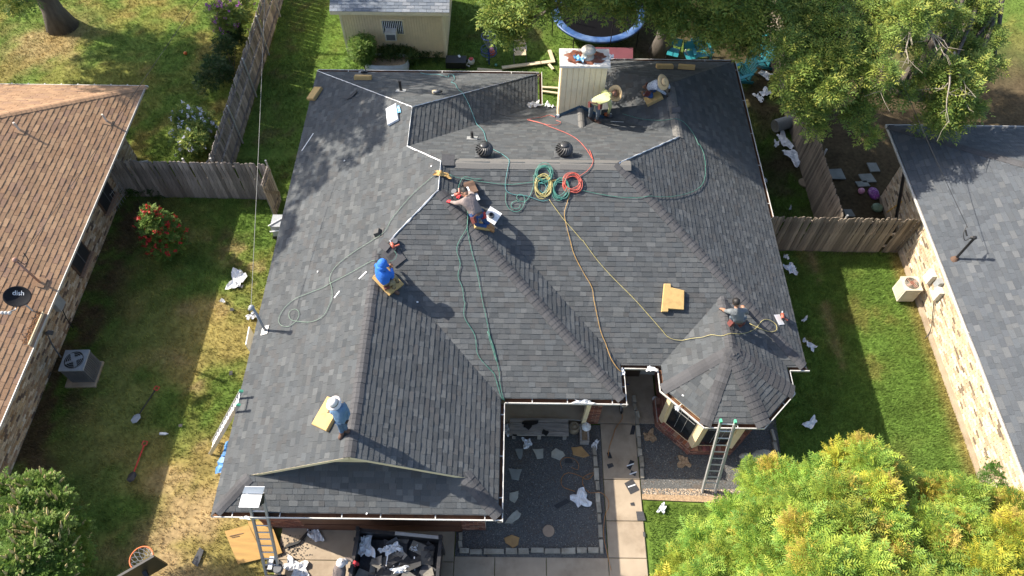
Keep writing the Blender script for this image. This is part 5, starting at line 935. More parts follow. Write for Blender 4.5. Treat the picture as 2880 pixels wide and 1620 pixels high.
hose([(1.49,12.53,4.63),(1.42,12.29,4.51),(1.34,12.02,4.38),(1.39,11.74,4.24),(1.48,11.42,4.08),(1.59,11.06,3.90),(1.82,10.65,3.69),(2.05,10.29,3.52),(2.11,9.97,3.36),(2.27,9.30,3.02),(2.41,8.98,2.86),(2.53,8.61,2.77),(2.70,8.37,2.69),(2.80,8.32,2.64)],'horange','orange hose running from the coils down to short gutter')
hose([(0.45,16.54,3.35),(0.78,16.30,3.47),(1.10,15.92,3.66),(1.56,15.37,3.93),(1.83,14.84,4.20),(2.01,14.09,4.57),(2.09,13.50,4.87),(2.08,14.11,4.56),(2.10,13.33,4.95),(1.99,13.09,4.92),(1.82,12.96,4.85),(1.67,12.87,4.81)],'hred','red hose running from chimney over the ridge to its coil')
hose([(1.29,16.52,3.36),(1.42,16.37,3.43),(1.31,16.12,3.56),(1.04,16.11,3.56),(0.68,16.35,3.45),(0.41,16.59,3.33),(0.86,16.81,3.21),(1.11,17.01,3.11),(1.31,16.83,3.21),(1.67,17.00,3.12),(2.11,17.39,2.92)],'hred','red hose loop lying at the foot of the chimney')
hose([(1.78,12.57,4.65),(2.28,12.48,4.61),(2.86,12.41,4.57),(3.44,12.43,4.58),(4.09,12.66,4.33),(4.66,13.01,4.05),(5.13,13.42,3.81),(5.40,13.88,3.67),(5.53,14.49,3.61),(5.54,15.02,3.60),(5.44,15.32,3.65),(5.43,15.22,3.66),(5.31,15.65,3.72),(5.06,15.98,3.84),(4.81,16.01,3.97),(4.40,16.13,3.78),(3.87,16.46,3.52),(3.37,16.94,3.27)],'hgreen2','green hose sweeping over right slope and ridge to chimney')
def coil(c,rx,ry,n,m,label,extra=0,r=.009):
    c=Vector(c); pts=[]
    for i in range(n*14+1):
        a=2*math.pi*i/14; k=1+.13*math.sin(i*.37+extra)+.07*math.sin(i*1.13); X=c.x+rx*k*math.cos(a)+.03*math.sin(i*.21); Y=c.y+ry*k*math.sin(a)+.03*math.cos(i*.17); pts.append((X,Y,roofz(X,Y)+.03+.012*(i//14)*(1 if n<8 else .7)))
    mb=MB(); mb.tube(spline(pts,.05),r,6); return single(mb,'hose_coil',M[m],label,'hose coil',c,smooth=True)
coil((0.80,12.94,4.84),.20,.19,7,'hgreen','coil of green hose behind the yellow coil'); coil((0.79,12.65,4.69),.19,.24,9,'hyellow','coil of yellow hose between the two green coils',1); coil((1.24,12.58,4.66),.19,.22,8,'hgreen','coil of green hose beside the red coil',2); coil((0.77,12.62,4.68),.12,.13,2,'hteal','small teal hose loops inside the yellow coil',.5); coil((1.54,12.73,4.73),.22,.2,9,'hred','coil of red hose on the front slope',3)
q=Vector((1.04,12.79,4.76)); mb=MB(); mb.tube([q+Vector((-.06,0,.05)),q+Vector((.1,0.02,.05))],.018,8); mb.tube([q+Vector((0,-.03,.05)),q+Vector((0,.05,.05))],.014,8); single(mb,'hose_splitter',M['brass'],'brass hose splitter between green and red coils','fitting',q)
# overhead cables
def cable(a,b,sag,label,m='wire',r=.007):
    a,b=Vector(a),Vector(b); mb=MB(); mb.tube([a.lerp(b,i/24)+Vector((0,0,-sag*4*(i/24)*(1-i/24))) for i in range(25)],r,5); return single(mb,'power_cable',M[m],label,'cable',a)
cable(lm_top+Vector((.15,.1,.0)),(-8.24,17.93,7.20),.0,'black cable from left house mast across its lawn'); cable(mt+Vector((-.05,0,1.1)),(-7.43,19.48,6.20),.05,'pale twisted cable from the main house mast over fence','cablegrey',.007); cable(rm_top+Vector((-.15,.25,.1)),(10.71,16.63,5.60),.05,'cable from black mast up into the pecan trees')
# ---------------------------------------------------------------- ladders
def ladder(name,label,t0,t1,f0,rung=.3,w=.03,d=.07,m='alu',feet=True,caps_=None):
    t0,t1,f0=Vector(t0),Vector(t1),Vector(f0); f1=f0+(t1-t0); t=thing(name,label,'ladder',f0); L=(t0-f0).length; ax=(t0-f0).normalized(); nrm=ax.cross((t1-t0).normalized())
    for a,b in ((f0,t0),(f1,t1)): MB().bar(a-f0,b-f0,w,d,up=nrm).build('rail',M[m],t)
    n=int(L/rung)
    for i in range(n): k=(i+.6)/n; MB().tube([f0.lerp(t0,k)-f0,f1.lerp(t1,k)-f0],.017,8).build('rung',M['alu'],t)
    if caps_:
        for q in (t0,t1): MB().box(q-f0,(.05,.09,.07),frame((t1-t0),ax)).build('end_cap',M[caps_],t)
    return t
M['mint']=mat('mint rubber',(.10,.45,.27),.6,.1)
ladder('extension_ladder','aluminium extension ladder leaning on the turret gutter',(4.95,6.82,3.15),(5.29,6.81,3.15),(5.13,6.15,0.00),.27,.045,.09,'alu_dull',caps_='mint')
ladder('extension_ladder','aluminium ladder leaning on the left roof edge',(-6.52,7.15,3.00),(-6.53,7.51,3.00),(-8.19,7.03,0.00),.28,.035,.09,'alu',caps_='mint')
hp0,hp1=Vector((-5.73,4.91,3.35)),Vector((-5.39,4.91,3.35))
lt=ladder('hoist_ladder','shingle hoist ladder with white platform standing on the front gutter',hp0,hp1,(-5.98,3.79,0.00),.27,.05,.07,'alu_dull'); lf=Vector(lt.location)
def quad_plate(name,pts,m,par,org,t=.012):
    mb=MB(); p=[Vector(q)-org for q in pts]; n=(p[1]-p[0]).cross(p[2]-p[0]).normalized()*t; mb.add(p+[q-n for q in p],[(0,1,2,3),(7,6,5,4),(0,4,5,1),(1,5,6,2),(2,6,7,3),(3,7,4,0)]); return mb.build(name,M[m],par)
quad_plate('platform_back',[(-5.81,4.88,3.42),(-5.36,4.88,3.42),(-5.28,4.97,3.62),(-5.71,4.97,3.62)],'wrap',lt,lf); quad_plate('platform',[(-5.83,4.59,3.40),(-5.40,4.59,3.40),(-5.37,4.86,3.42),(-5.81,4.86,3.42)],'wrap',lt,lf); quad_plate('carriage_side',[(-5.48,4.68,3.15),(-5.38,4.76,3.15),(-5.34,4.91,3.38),(-5.41,4.87,3.38)],'black',lt,lf)
eg=Vector((-5.74,4.03,0.45))-lf; MB().box(eg,(.3,.24,.3)).build('engine',M['black'],lt); MB().box(eg+Vector((-.02,.02,.22)),(.1,.3,.1)).build('fuel_tank',M['alu'],lt); mb=MB(); mb.lathe([(.1,0),(.12,.03),(.12,.1),(.1,.13)],eg+Vector((.16,-.1,.12)),14); mb.build('winch_drum',M['greydark'],lt); MB().box(eg+Vector((.02,-.22,-.2)),(.5,.12,.12)).build('base_frame',M['black'],lt)
# plywood, trailer, heap
def sheet(pts,label,m='ply',name='plywood_sheet',cat='plywood',t=.018):
    p0=Vector(pts[0]); mb=MB(); p=[Vector(q) for q in pts]; n=(p[1]-p[0]).cross(p[2]-p[0]).normalized(); n=n if n.z>0 else -n; mb.add([q+n*t for q in p]+p,[(0,1,2,3),(7,6,5,4),(0,4,5,1),(1,5,6,2),(2,6,7,3),(3,7,4,0)]); return single(mb,name,M[m],label,cat,p0)
sheet([(-7.29,4.95,0.08),(-6.78,4.15,0.04),(-6.14,4.31,0.05),(-6.70,5.10,0.10)],'stamped plywood sheet lying on the grass by hoist ladder'); sheet([(-6.73,5.18,0.16),(-6.09,4.26,0.10),(-5.71,4.43,0.10),(-6.14,5.19,0.16)],'second plywood sheet half under the hoist ladder')
for k,a in enumerate((((-7.13,4.82,0.11),(-6.79,4.90,0.11)),((-7.07,4.79,0.10),(-6.88,4.83,0.11)))): mb=MB(); mb.bar(a[0],a[1],.018,.004); o=single(mb,'ink_stamp',M['fascia'],'dark ink stamp line printed on the plywood sheet','stamp',a[0],'ink stamp lines on plywood')
tr=thing('dump_trailer','black dump trailer heaped with torn shingles parked on the driveway','trailer',(-2.65,2.9,0)); c0=Vector((-2.65,2.9,0)); TL,TR=Vector((-3.62,4.70,0))-c0,Vector((-1.63,4.53,0))-c0; BLt,BRt=Vector((-3.80,1.2,0))-c0,Vector((-1.72,1.1,0))-c0
MB().prism([TL.xy,BLt.xy,BRt.xy,TR.xy],.55,.66).build('bed_floor',M['blackmetal'],tr)
for nm,a,b in (('front_wall',TL,TR),('side_wall',TL,BLt),('side_wall',TR,BRt),('tailgate',BLt,BRt)):
    wo=MB().bar(a+Vector((0,0,.95)),b+Vector((0,0,.95)),.04,.66).build(nm,M['blackmetal'],tr); MB().bar(a+Vector((0,0,1.3)),b+Vector((0,0,1.3)),.08,.05).build('top_rail',M['blackmetal'],wo)
    if nm=='side_wall':
        for k in range(5): q=a.lerp(b,(k+.3)/5); s=-1 if a==TL else 1; MB().box(q+Vector((s*.05,0,.98)),(.06,.08,.62)).build('stake_pocket',M['blackmetal'],wo)
MB().bar(TL.lerp(TR,.45)+Vector((0,.0,1.345)),TR+Vector((0,0,1.345)),.07,.04).build('tarp_roller',M['alu_dull'],tr)
for q in (TL,TR): MB().box(q+Vector((0,0,1.36)),(.09,.09,.2)).build('corner_post',M['blackmetal'],tr)
for s in (-1,1):
    for y in (-.5,.35):
        mb=MB(); Mx=Matrix.Rotation(R(90),3,'Y'); mb.lathe([(.2,-.1),(.33,-.09),(.35,0),(.33,.09),(.2,.1)],(s*1.16,y-.2,.35),18,Mx); wh=mb.build('wheel',M['black'],tr,smooth=True); mb=MB(); mb.lathe([(0,-.06),(.2,-.1),(.2,.1),(0,.06)],(s*1.16,y-.2,.35),14,Mx); mb.build('rim',M['alu_dull'],wh)
    MB().box((s*1.16,-.25,.74),(.26,1.75,.04)).build('fender',M['blackmetal'],tr)
mb=MB(); 
for i in range(12):
    for j in range(14):
        x=-3.6+1.9*i/11; y=1.3+3.3*j/13; mb.v.append((x,y,.72+.30*math.exp(-((x+2.4)**2/.6+(y-3.2)**2/1.6))+.05*random.random()+(.0 if y<4.2 else -.02)))
for i in range(11):
    for j in range(13): mb.f.append((i*14+j,(i+1)*14+j,(i+1)*14+j+1,i*14+j+1)); mb.m.append(0); mb.c.append(None)
hp=single(mb,'debris_heap',M['scrap'],'dark shingle rubble filling the black trailer','rubble',(-2.6,3,.7)); tag(hp,kind='stuff'); del hp['label']; del hp['category']
M['scrap_back']=mat('shingle underside',(.20,.185,.16),.95,.2,14,.2,60,obj_rand=.4)
for i in range(70):
    x,y=random.uniform(-3.45,-1.85),random.uniform(2.7,4.4); z=.78+.34*math.exp(-((x+2.4)**2/.6+(y-3.2)**2/1.6)); n=Vector((random.gauss(0,.35),random.gauss(0,.35),1)).normalized()
    scrap((x,y,z+random.random()*.08),quadp(random.uniform(.18,.5),random.uniform(.12,.3),random.random()*6),'torn shingle piece on the heap inside the black trailer',m=random.choice(['scrap','scrap','scrap_back']),n=n,curl=jit(.5),group='torn shingles in the trailer')
for i in range(9):
    x,y=random.uniform(-3.3,-2),random.uniform(3.0,4.2); o=pad((x,y,.95+random.random()*.1),(random.uniform(.15,.35),.03,.006),random.random()*3,'white tape strip among the torn shingles in trailer',m='wrap',name='tape_strip',cat='tape',n=Vector((jit(.3),jit(.3),1)).normalized(),bev=.001); o['group']='white tape strips in the trailer'
for p,s_,la in (((-3.44,4.39,0.95),(.32,.5),'white bag in the near corner of the black trailer'),((-2.75,4.34,1.00),(.35,.22),'white bag in middle of the black trailer'),((-2.99,4.31,0.98),(.25,.14),'small white wrapper beside the bag in trailer'),((-2.28,4.33,1.00),(.15,.12),'white scrap near far wall of the trailer'),((-2.55,3.82,1.15),(.35,.12),'white wrapper low on the trailer heap')): crumple(p,s_,la,'wrap',h=.12,yaw=.2)
mb=MB(); a_=Vector((-5.64,4.60,0.00)); b_=Vector((-5.35,4.70,0.00)); c_=Vector((-5.10,5.02,0.00)); mb.bar(a_+Vector((0,0,.07)),b_+Vector((0,0,.07)),.07,.06); mb.bar(b_+Vector((0,0,.075)),c_+Vector((0,0,.075)),.06,.05); single(mb,'drawbar',M['black'],'black jointed metal bar lying on the driveway','bar',b_)
p=Vector((-5.48,4.56,0.00)); mb=MB()
for k in range(160): q=p+Vector((random.gauss(0,.22),random.gauss(0,.14),.035)); mb.box(q,(.03+jit(.015),.02,.008),rotz(random.random()*3))
tag(single(mb,'litter',M['scrap'],'x','y',p),kind='stuff'); o=bpy.data.objects['litter']; del o['label']; del o['category']
# ---------------------------------------------------------------- courtyard and bay garden
FL=[('slab_grey',[(0.13,7.27,0.00),(0.35,7.27,0.00),(0.31,6.98,0.00),(0.23,7.01,0.00)],'small grey wedge flagstone by the garage side'),('slab_pale',[(0.62,7.27,0.00),(0.92,7.29,0.00),(0.91,7.02,0.00),(0.74,6.99,0.00)],'pale square flagstone in front of timber bench'),('slab_pale',[(1.26,7.31,0.00),(1.45,7.21,0.00),(1.51,7.10,0.00),(1.36,6.96,0.00),(1.13,7.05,0.00),(1.13,7.19,0.00)],'pale six sided flagstone with brown veins'),('slab_tan',[(1.68,7.33,0.00),(1.96,7.37,0.00),(2.18,7.10,0.00),(2.01,7.04,0.00),(1.72,7.12,0.00)],'orange tan flagstone nearest the walkway'),('slab_grey',[(-0.04,6.72,0.00),(0.33,6.70,0.00),(0.24,6.39,0.00),(0.05,6.42,0.00)],'dark grey flagstone under the garage gutter'),('slab_pale',[(-0.00,6.05,0.00),(0.24,6.11,0.00),(0.23,5.93,0.00),(0.14,5.78,0.00),(0.00,5.86,0.00)],'pale pointed flagstone under the garage gutter'),('slab_pale',[(0.00,5.42,0.00),(0.20,5.60,0.00),(0.31,5.51,0.00),(0.25,5.38,0.00),(0.06,5.24,0.00),(-0.12,5.25,0.00)],'long pale flagstone at the garage gutter corner'),('slab_tan',[(-0.13,4.87,0.00),(0.07,4.96,0.00),(0.27,4.89,0.00),(0.24,4.71,0.00),(0.10,4.63,0.00),(-0.09,4.76,0.00)],'brown flagstone at the driveway edging')]
for m_,P,la in FL:
    c=sum((Vector(q) for q in P),Vector())/len(P); mb=MB(); P2=[]
    for i in range(len(P)):
        a,b=Vector(P[i]),Vector(P[(i+1)%len(P)]); P2+=[a,a.lerp(b,.5)+Vector((jit(.015),jit(.015),0))]
    k=len(P2); mb.add([(q.x,q.y,.0) for q in P2]+[(q.x,q.y,.045) for q in P2]+[tuple(c.lerp(q,.94).xy)+(.055+jit(.004),) for q in P2],[(i,(i+1)%k,(i+1)%k+k,i+k) for i in range(k)]+[(i+k,(i+1)%k+k,(i+1)%k+2*k,i+2*k) for i in range(k)]+[tuple(range(2*k,3*k))]); single(mb,'flagstone',M[m_],la,'flagstone',c)
c=Vector((1.02,5.07,0.00)); mb=MB(); mb.lathe([(.15,0),(.155,.04),(.145,.055),(0,.056)],c,24); single(mb,'round_paver',M['disk'],'round tan paver alone on the dark gravel','paver',c)
def edging(pts,label,group,w=.13):
    for a,b in zip(pts[:-1],pts[1:]):
        a,b=Vector(a),Vector(b); d=(b-a); L=d.length; d.normalize(); mb=MB(); c=(a+b)/2+Vector((jit(.015),jit(.015),.05)); h=.11+jit(.02); mb.box(c,(L-.02,w+jit(.02),h),rotz(math.atan2(d.y,d.x)),taper=.93); mb.v=[(x+jit(.008),y+jit(.008),z+jit(.008)) for x,y,z in mb.v]; single(mb,'edging_stone',M['stone'],label,'edging stone',c-Vector((0,0,.05)),group)
edging([(-1.26,4.54,0.00),(-0.99,4.54,0.00),(-0.65,4.54,0.00),(-0.10,4.55,0.00),(0.23,4.55,0.00),(0.53,4.56,0.00),(0.89,4.57,0.00),(1.32,4.57,0.00),(1.71,4.58,0.00),(1.99,4.58,0.00),(2.29,4.58,0.00)],'limestone block edging the gravel along the driveway','edging stones along the driveway'); edging([(2.30,7.37,0.00),(2.32,7.07,0.00),(2.33,6.76,0.00),(2.33,6.39,0.00),(2.34,6.11,0.00),(2.34,5.81,0.00),(2.35,5.51,0.00),(2.36,5.25,0.00),(2.35,4.89,0.00),(2.36,4.52,0.00)],'limestone block edging the gravel along the walkway','edging stones along the walkway',.11); edging([(3.57,8.37,0.00),(3.56,8.00,0.00),(3.57,7.64,0.00),(3.57,7.32,0.00),(3.57,7.10,0.00),(3.57,6.76,0.00),(3.56,6.47,0.00)],'limestone block edging the turret garden','edging stones of the turret garden',.1); edging([(7.28,7.92,0.00),(7.31,7.56,0.00),(7.33,7.27,0.00),(7.35,6.80,0.00)],'concrete block edging along the right lawn','edging blocks by right lawn',.08)
edging([(3.52,8.91,0.00),(3.53,8.67,0.00),(3.56,8.43,0.00),(3.58,8.20,0.00)],'limestone block edging the porch side of turret garden','edging stones at the porch',.1); edging([(-1.26,5.00,0.00),(-1.25,4.78,0.00),(-1.22,4.59,0.00)],'short limestone block at driveway corner of gravel','edging stones at gravel corner',.1)
bn=thing('timber_bench','long low bench of four grey weathered timbers by the porch','bench',(.8,7.8,0)); o0=Vector((.8,7.8,0))
for ya,yb in ((945,1025),(1040,1115),(1127,1205),(1217,1285)):
    a=Vector((0.00,7.97,0.36)); MB().bar(Vector((-0.04,9.76,0.36))*0+Vector((-.02,7.98-(ya-945)*.00139,.33))-o0,Vector((1.6,7.98-(ya-945)*.00139,.33))-o0,.115,.06).build('timber',M['timber'],bn)
for x in (.1,.8,1.5): MB().box(Vector((x,7.78,.15))-o0,(.1,.45,.3)).build('trestle',M['timber'],bn)
for p,s_,la in (((0.56,7.90,0.37),(.36,.16),'torn black felt scrap across the timber bench'),((0.48,7.80,0.37),(.2,.14),'black felt flake on the timber bench'),((0.96,7.62,0.37),(.14,.14),'star shaped black felt scrap on the timber bench'),((0.12,7.53,0.37),(.12,.06),'black felt sliver at end of the timber bench')): scrap(p,[(s_[0]*(.5+.25*(i%2)*random.random()+.2*random.random())*math.cos(i*.7),s_[1]*(.4+.5*random.random()*(i%2))*math.sin(i*.7)) for i in range(9)],la,lift=.004,m='black')
mb=MB(); mb.tube([(x,8.03+.012*math.sin(x*9)+jit(.006),.30) for x in np.linspace(-.05,2.0,60)],.007,5); single(mb,'rope_light',M['white'],'thin white rope light along the porch slab edge','rope light',(-.05,8.03,.3))
c=Vector((1.77,7.84,0.00)); mb=MB(); mb.lathe([(.1,0),(.15,.06),(.17,.2),(.15,.3),(.12,.33),(.12,.31),(.04,.30),(.035,.36),(0,.365)],c,18); single(mb,'clay_urn',M['clay'],'round clay urn with lid beside the timber bench','urn',c,smooth=True)
c=Vector((2.04,7.67,0.00)); t=thing('wooden_planter','small wooden planter box of soil by the porch post','planter',c)
for dx in (-.1,.1): MB().box((dx,0,.15),(.05,.5,.3)).build('side_board',M['timber'],t)
for dy in (-.23,.23): MB().box((0,dy,.13),(.15,.04,.26)).build('end_board',M['timber'],t)
MB().box((0,0,.12),(.15,.42,.2)).build('soil',M['mulch'],t)
mb=MB(); pts=[(3.14,8.36,0.00),(3.15,8.19,0.00),(2.95,7.92,0.00),(2.84,7.63,0.00),(2.73,7.34,0.00),(2.68,7.09,0.00)]; mb.tube(spline([(p[0],p[1],.045) for p in pts],.1),.008,5); single(mb,'power_lead',M['cordo'],'orange cord running down the shaded walkway','cord',pts[0])
pts=[(1.74,6.10,0.00),(1.41,6.24,0.00),(1.40,6.48,0.00),(1.57,6.61,0.00),(1.86,6.54,0.00),(2.10,6.43,0.00),(2.26,6.62,0.00),(1.98,6.49,0.00),(1.97,6.25,0.00),(2.14,6.07,0.00),(2.40,6.05,0.00),(2.60,5.90,0.00),(2.61,5.70,0.00),(2.48,5.44,0.00),(2.42,4.93,0.00),(2.48,4.49,0.00),(2.57,4.12,0.00)]; mb=MB(); mb.tube(spline([(p[0],p[1],.05 if p[0]<2.3 else .16 if p[0]<2.55 else .045) for p in pts],.08),.007,5); single(mb,'power_lead',M['cordo'],'tangled orange cord on the gravel crossing the walkway','cord',pts[0])
pts=[(1.41,6.73,0.00),(1.37,6.91,0.00),(1.49,7.03,0.00),(1.73,7.01,0.00),(1.86,6.86,0.00),(1.84,6.70,0.00),(1.66,6.76,0.00)]; mb=MB(); mb.tube(spline([(p[0],p[1],.05) for p in pts],.06),.006,5); single(mb,'wire_loop',M['cordo'],'loose wire loop lying near the flagstones on gravel','wire',pts[0])
for p,la in (((5.11,7.30,0.00),'white glass globe in the gravel before turret'),((4.13,8.79,0.00),'small glass globe in the gravel by turret corner')):
    c=Vector(p); mb=MB(); ball(mb,c+Vector((0,0,.1)),.085,14); mb.tube([c,c+Vector((0,0,.05))],.03,8); single(mb,'globe_light',M['wrap'],la,'garden light',c,smooth=True)
for p,s,la,m_ in (((4.30,8.06,0.39),.08,'white and green pot on the turret ledge','wrap'),((4.48,7.90,0.39),.045,'small white figurine on the turret ledge','white'),((4.64,7.74,0.39),.05,'white cup on the turret ledge beside figurine','wrap'),((4.77,7.56,0.39),.075,'pinkish shell pile on the turret ledge','clay'),((4.23,8.44,0.39),.04,'tiny white pebble lamp at turret ledge end','white'),((5.14,7.39,0.39),.03,'white bead jar beside the yellow frame','wrap')): c=Vector(p); mb=MB(); mb.lathe([(s*.5,0),(s*.8,s*.4),(s*.7,s*1.1),(s*.45,s*1.5),(s*.4,s*1.2),(0,s*1.1)],c,12); single(mb,'ledge_ornament',M[m_],la,'ornament',c,smooth=True)
c=Vector((5.37,7.40,0.39)); t=thing('folding_stand','yellow folding stand leaning under the turret window','stand',c)
for a,b in (((-.25,0,.02),(.14,.12,.42)),((.26,.0,.02),(.1,.12,.42)),((-.25,-.02,.02),(-.02,.1,.2)),((-.1,.02,.14),(.2,.02,.14))): MB().bar(a,b,.07,.04).build('leg',M['yellow'],t)
for p,s,la in (((6.95,7.08,0.00),(.34,.26,.2),'large pale boulder at the gravel edge under pistache tree'),((6.43,7.14,0.00),(.16,.1,.16),'narrow pale stone near the ladder foot')):
    c=Vector(p); mb=MB(); ball(mb,c+Vector((0,0,s[2]*.5)),1,12); mb.v=[(c.x+(x-c.x)*s[0]*(1+jit(.12)),c.y+(y-c.y)*s[1]*(1+jit(.12)),max(0,.1*s[2]+(z-c.z)*s[2]*.8*(1+jit(.1)))) for x,y,z in mb.v]; single(mb,'boulder',M['slab_pale'],la,'boulder',c)
for p,la in (((4.72,6.95,0.00),'flat brown stone in gravel before the turret'),((3.88,7.67,0.00),'heap of brown leaves in gravel by the edging')): crumple((p[0],p[1],.02),(.3,.3),la,'mulch','leaf_heap' if 'heap' in la else 'flat_stone','leaves' if 'heap' in la else 'stone',h=.04)
# child's bicycle in the entry
t=thing('bicycle','small white wheeled bicycle parked in the dark entry','bicycle',(3.12,8.75,.03))
def wheel(c,r):
    mb=MB(); mb.tube([Vector(c)+Vector((.05*math.sin(a)*0,r*math.cos(a),r*math.sin(a))) for a in np.linspace(0,6.283,25)[:-1]],.025,6,closed=True); w_=mb.build('wheel',M['black'],t); mb=MB(); mb.lathe([(0,-.01),(r*.8,-.012),(r*.8,.012),(0,.01)],c,14,Matrix.Rotation(R(90),3,'Y')); mb.build('disc',M['wrap'],w_)
wheel((0,.32,.2),.18); wheel((0,-.28,.2),.18)
for a,b in (((0,.32,.2),(0,.2,.5)),((0,.2,.48),(0,-.12,.22)),((0,-.12,.22),(0,-.28,.2)),((0,-.12,.22),(0,-.2,.52)),((0,-.18,.45),(0,.2,.42)),((-.2,.22,.62),(.2,.22,.62)),((0,.2,.5),(0,.22,.62))): MB().tube([a,b],.016,6).build('frame_tube',M['bluemetal'],t)
MB().box((0,-.21,.54),(.12,.22,.05)).build('saddle',M['black'],t)
# ---------------------------------------------------------------- side yards
def louvred(c,sz,yaw,label,m,top,fanm,pad_=True):
    t=thing('air_conditioner',label,'air conditioner',c); t.rotation_euler=(0,0,yaw); x,y,z=sz
    MB().box((0,0,.07+z/2),(x-.03,y-.03,z)).build('cabinet',M[m],t); tp=MB().box((0,0,.09+z),(x,y,.05)).build('top_plate',M[top],t)
    mb=MB(); mb.lathe([(x*.40,.118+z),(x*.40,.10+z),(0,.09+z)],(0,0,.0),28); mb.build('fan_opening',M['black'],tp)
    for k in range(4):
        a=k*math.pi/2+.4; Mx=rotz(a)@Matrix.Rotation(R(18),3,'X'); mb=MB(); mb.box(rotz(a)@Vector((x*.2,0,.125+z)),(x*.3,.13,.006),Mx); mb.build('fan_blade',M[fanm],tp)
    mb=MB(); mb.lathe([(.07,.12+z),(.07,.15+z),(0,.155+z)],(0,0,0),14); mb.build('hub',M[fanm],tp)
    for k in range(1,6): mb=MB(); rr=x*.40*k/5; mb.tube([(rr*math.cos(a),rr*math.sin(a),.145+z) for a in np.linspace(0,6.283,29)[:-1]],.005,4,closed=True); mb.build('guard_ring',M[top],tp)
    for s in (-1,1):
        for k in range(9):
            q=(k+.5)/9-.5; MB().box((q*(x-.12),s*(y/2-.008),.1+z/2),(.035,.02,z-.12)).build('louvre',M[m],t); MB().box((s*(x/2-.008),q*(y-.12),.1+z/2),(.02,.035,z-.12)).build('louvre',M[m],t)
    if pad_: MB().box((-.08,-.04,.02),(x+.18,y+.16,.09)).build('base_pad',M['concrete'],t)
    return t
louvred((-12.32,9.42,0),(.68,.66,.72),R(2),'grey air conditioner on a concrete pad beside tan brick wall','greydark','grey','grey')
louvred((12.26,12.47,0),(.53,.53,.6),R(1),'beige air conditioner with rusty fan by the pale brick wall','acbeige','acbeige','fanrust',False)
def shovel(a,b,hm,label,bm,grip):
    a,b=Vector(a),Vector(b); a.z=b.z=.05; t=thing('shovel',label,'shovel',a); d=(b-a).normalized(); s=Vector((-d.y,d.x,0))
    MB().tube([Vector(),b-a],.019,8).build('handle',M[hm],t); e=b-a; mb=MB(); mb.add([e-s*.04,e+s*.04,e+s*.11+d*.08,e+s*.1+d*.24,e+d*.3,e-s*.1+d*.24,e-s*.11+d*.08],[tuple(range(7))]); mb.v=[(x,y,z+.01+.02*((i)%2)) for i,(x,y,z) in enumerate(mb.v)]; mb.build('blade',M[bm],t)
    g=MB(); g.tube([-s*.06-d*.12,-s*.06-d*.02,Vector(),s*.06-d*.02,s*.06-d*.12,-s*.06-d*.12],.016,6); g.build('grip',M[grip],t)
shovel((-10.04,7.23,0.00),(-10.09,6.49,0.00),'red','red handled shovel lying on the shaded left lawn','black','red'); shovel((-10.20,8.89,0.00),(-10.44,8.15,0.00),'black','black handled shovel with grey blade on left lawn','grey','red')
c=Vector((-9.60,7.58,0.00)); mb=MB(); mb.lathe([(.0,-.1),(.04,-.1),(.04,.06),(.015,.1),(.015,.13),(0,.13)],c+Vector((0,0,.05)),12,Matrix.Rotation(R(90),3,'Y')); single(mb,'plastic_bottle',M['wrap'],'white plastic bottle on the left lawn at shadow edge','bottle',c,smooth=True)
c=Vector((-13.16,23.61,0.00)); mb=MB(); ball(mb,c+Vector((0,0,.06)),.07,12); single(mb,'ball',M['orange'],'small orange ball on the lawn behind left house','ball',c,smooth=True)
c=Vector((-7.61,14.59,0.00)); t=thing('utility_cart','grey metal cart with white handle under left eave','cart',c); MB().box((0.1,0,.5),(.55,.5,.5)).build('box',M['grey'],t); MB().tube([(-.22,-.25,.78),(.3,.2,.78)],.02,6).build('handle',M['wrap'],t); MB().tube([(-.22,-.3,.55),(.3,-.27,.62)],.02,6).build('rail',M['wrap'],t)
for dx in (-.15,.35): 
    mb=MB(); mb.lathe([(.1,-.03),(.12,0),(.1,.03)],(dx,-.2,.12),12,Matrix.Rotation(R(90),3,'X')); mb.build('wheel',M['black'],t); MB().tube([(dx,-.2,.12),(dx,-.2,.3)],.015,6).build('leg',M['grey'],t)
mb=MB(); a,b=Vector((-7.78,7.17,0.00)),Vector((-7.86,6.43,0.00)); n_=14
pts=[a.lerp(b,i/n_)+Vector((jit(.02)+.22,jit(.02),.3+jit(.03))) for i in range(n_+1)]; mb.tube(pts,[.15*(1+jit(.18)) for _ in pts],10); mb.v=[(x+jit(.02),y+jit(.02),z+jit(.02)) for x,y,z in mb.v]; single(mb,'tarp_bundle',M['tarp'],'blue tarp bundle against wall under the left eave','tarp',(a+b)/2)
mb=MB(); a=Vector((-7.84,10.73,0.00)); b=Vector((-7.81,10.13,0.00)); mb.bar(Vector((a.x+.1,a.y,.3)),Vector((b.x+.1,b.y,.3)),.03,.55); single(mb,'insulation_sheet',M['wrap'],'white sheet standing on edge under the left eave','sheet',(a+b)/2)
c=Vector((-13.30,15.83,0.00)); t=thing('wire_trellis','pale wire trellis leaning in the fence corner','trellis',c)
for k in range(7): MB().tube([(-.1+.03*k,-.45+.13*k,0),(-.1+.03*k,-.45+.13*k,.75)],.008,5).build('wire',M['alu_dull'],t)
for z in (.2,.45,.7): MB().tube([(-.1,-.45,z),(.1,.35,z)],.008,5).build('wire',M['alu_dull'],t)
for p,s,m_,la in (((11.43,17.59,0.00),(.42,.5),'slab_grey','square grey paver on bare soil by the long brown fence'),((12.80,17.90,0.00),(.36,.4),'slab_grey','triangular grey paver near the black downspout'),((12.43,17.40,0.00),(.5,.4),'slab_grey','mossy grey paver at the wall corner'),((12.22,17.11,0.00),(.4,.22),'slab_grey','half buried grey paver beside the mossy one'),((11.41,15.78,0.00),(.3,.3),'slab_grey','grey paver behind the streaked fence')): scrap((p[0],p[1],.0),quadp(*s,.1,.2),la,m_,'paver','paver',lift=.02,t=.04)
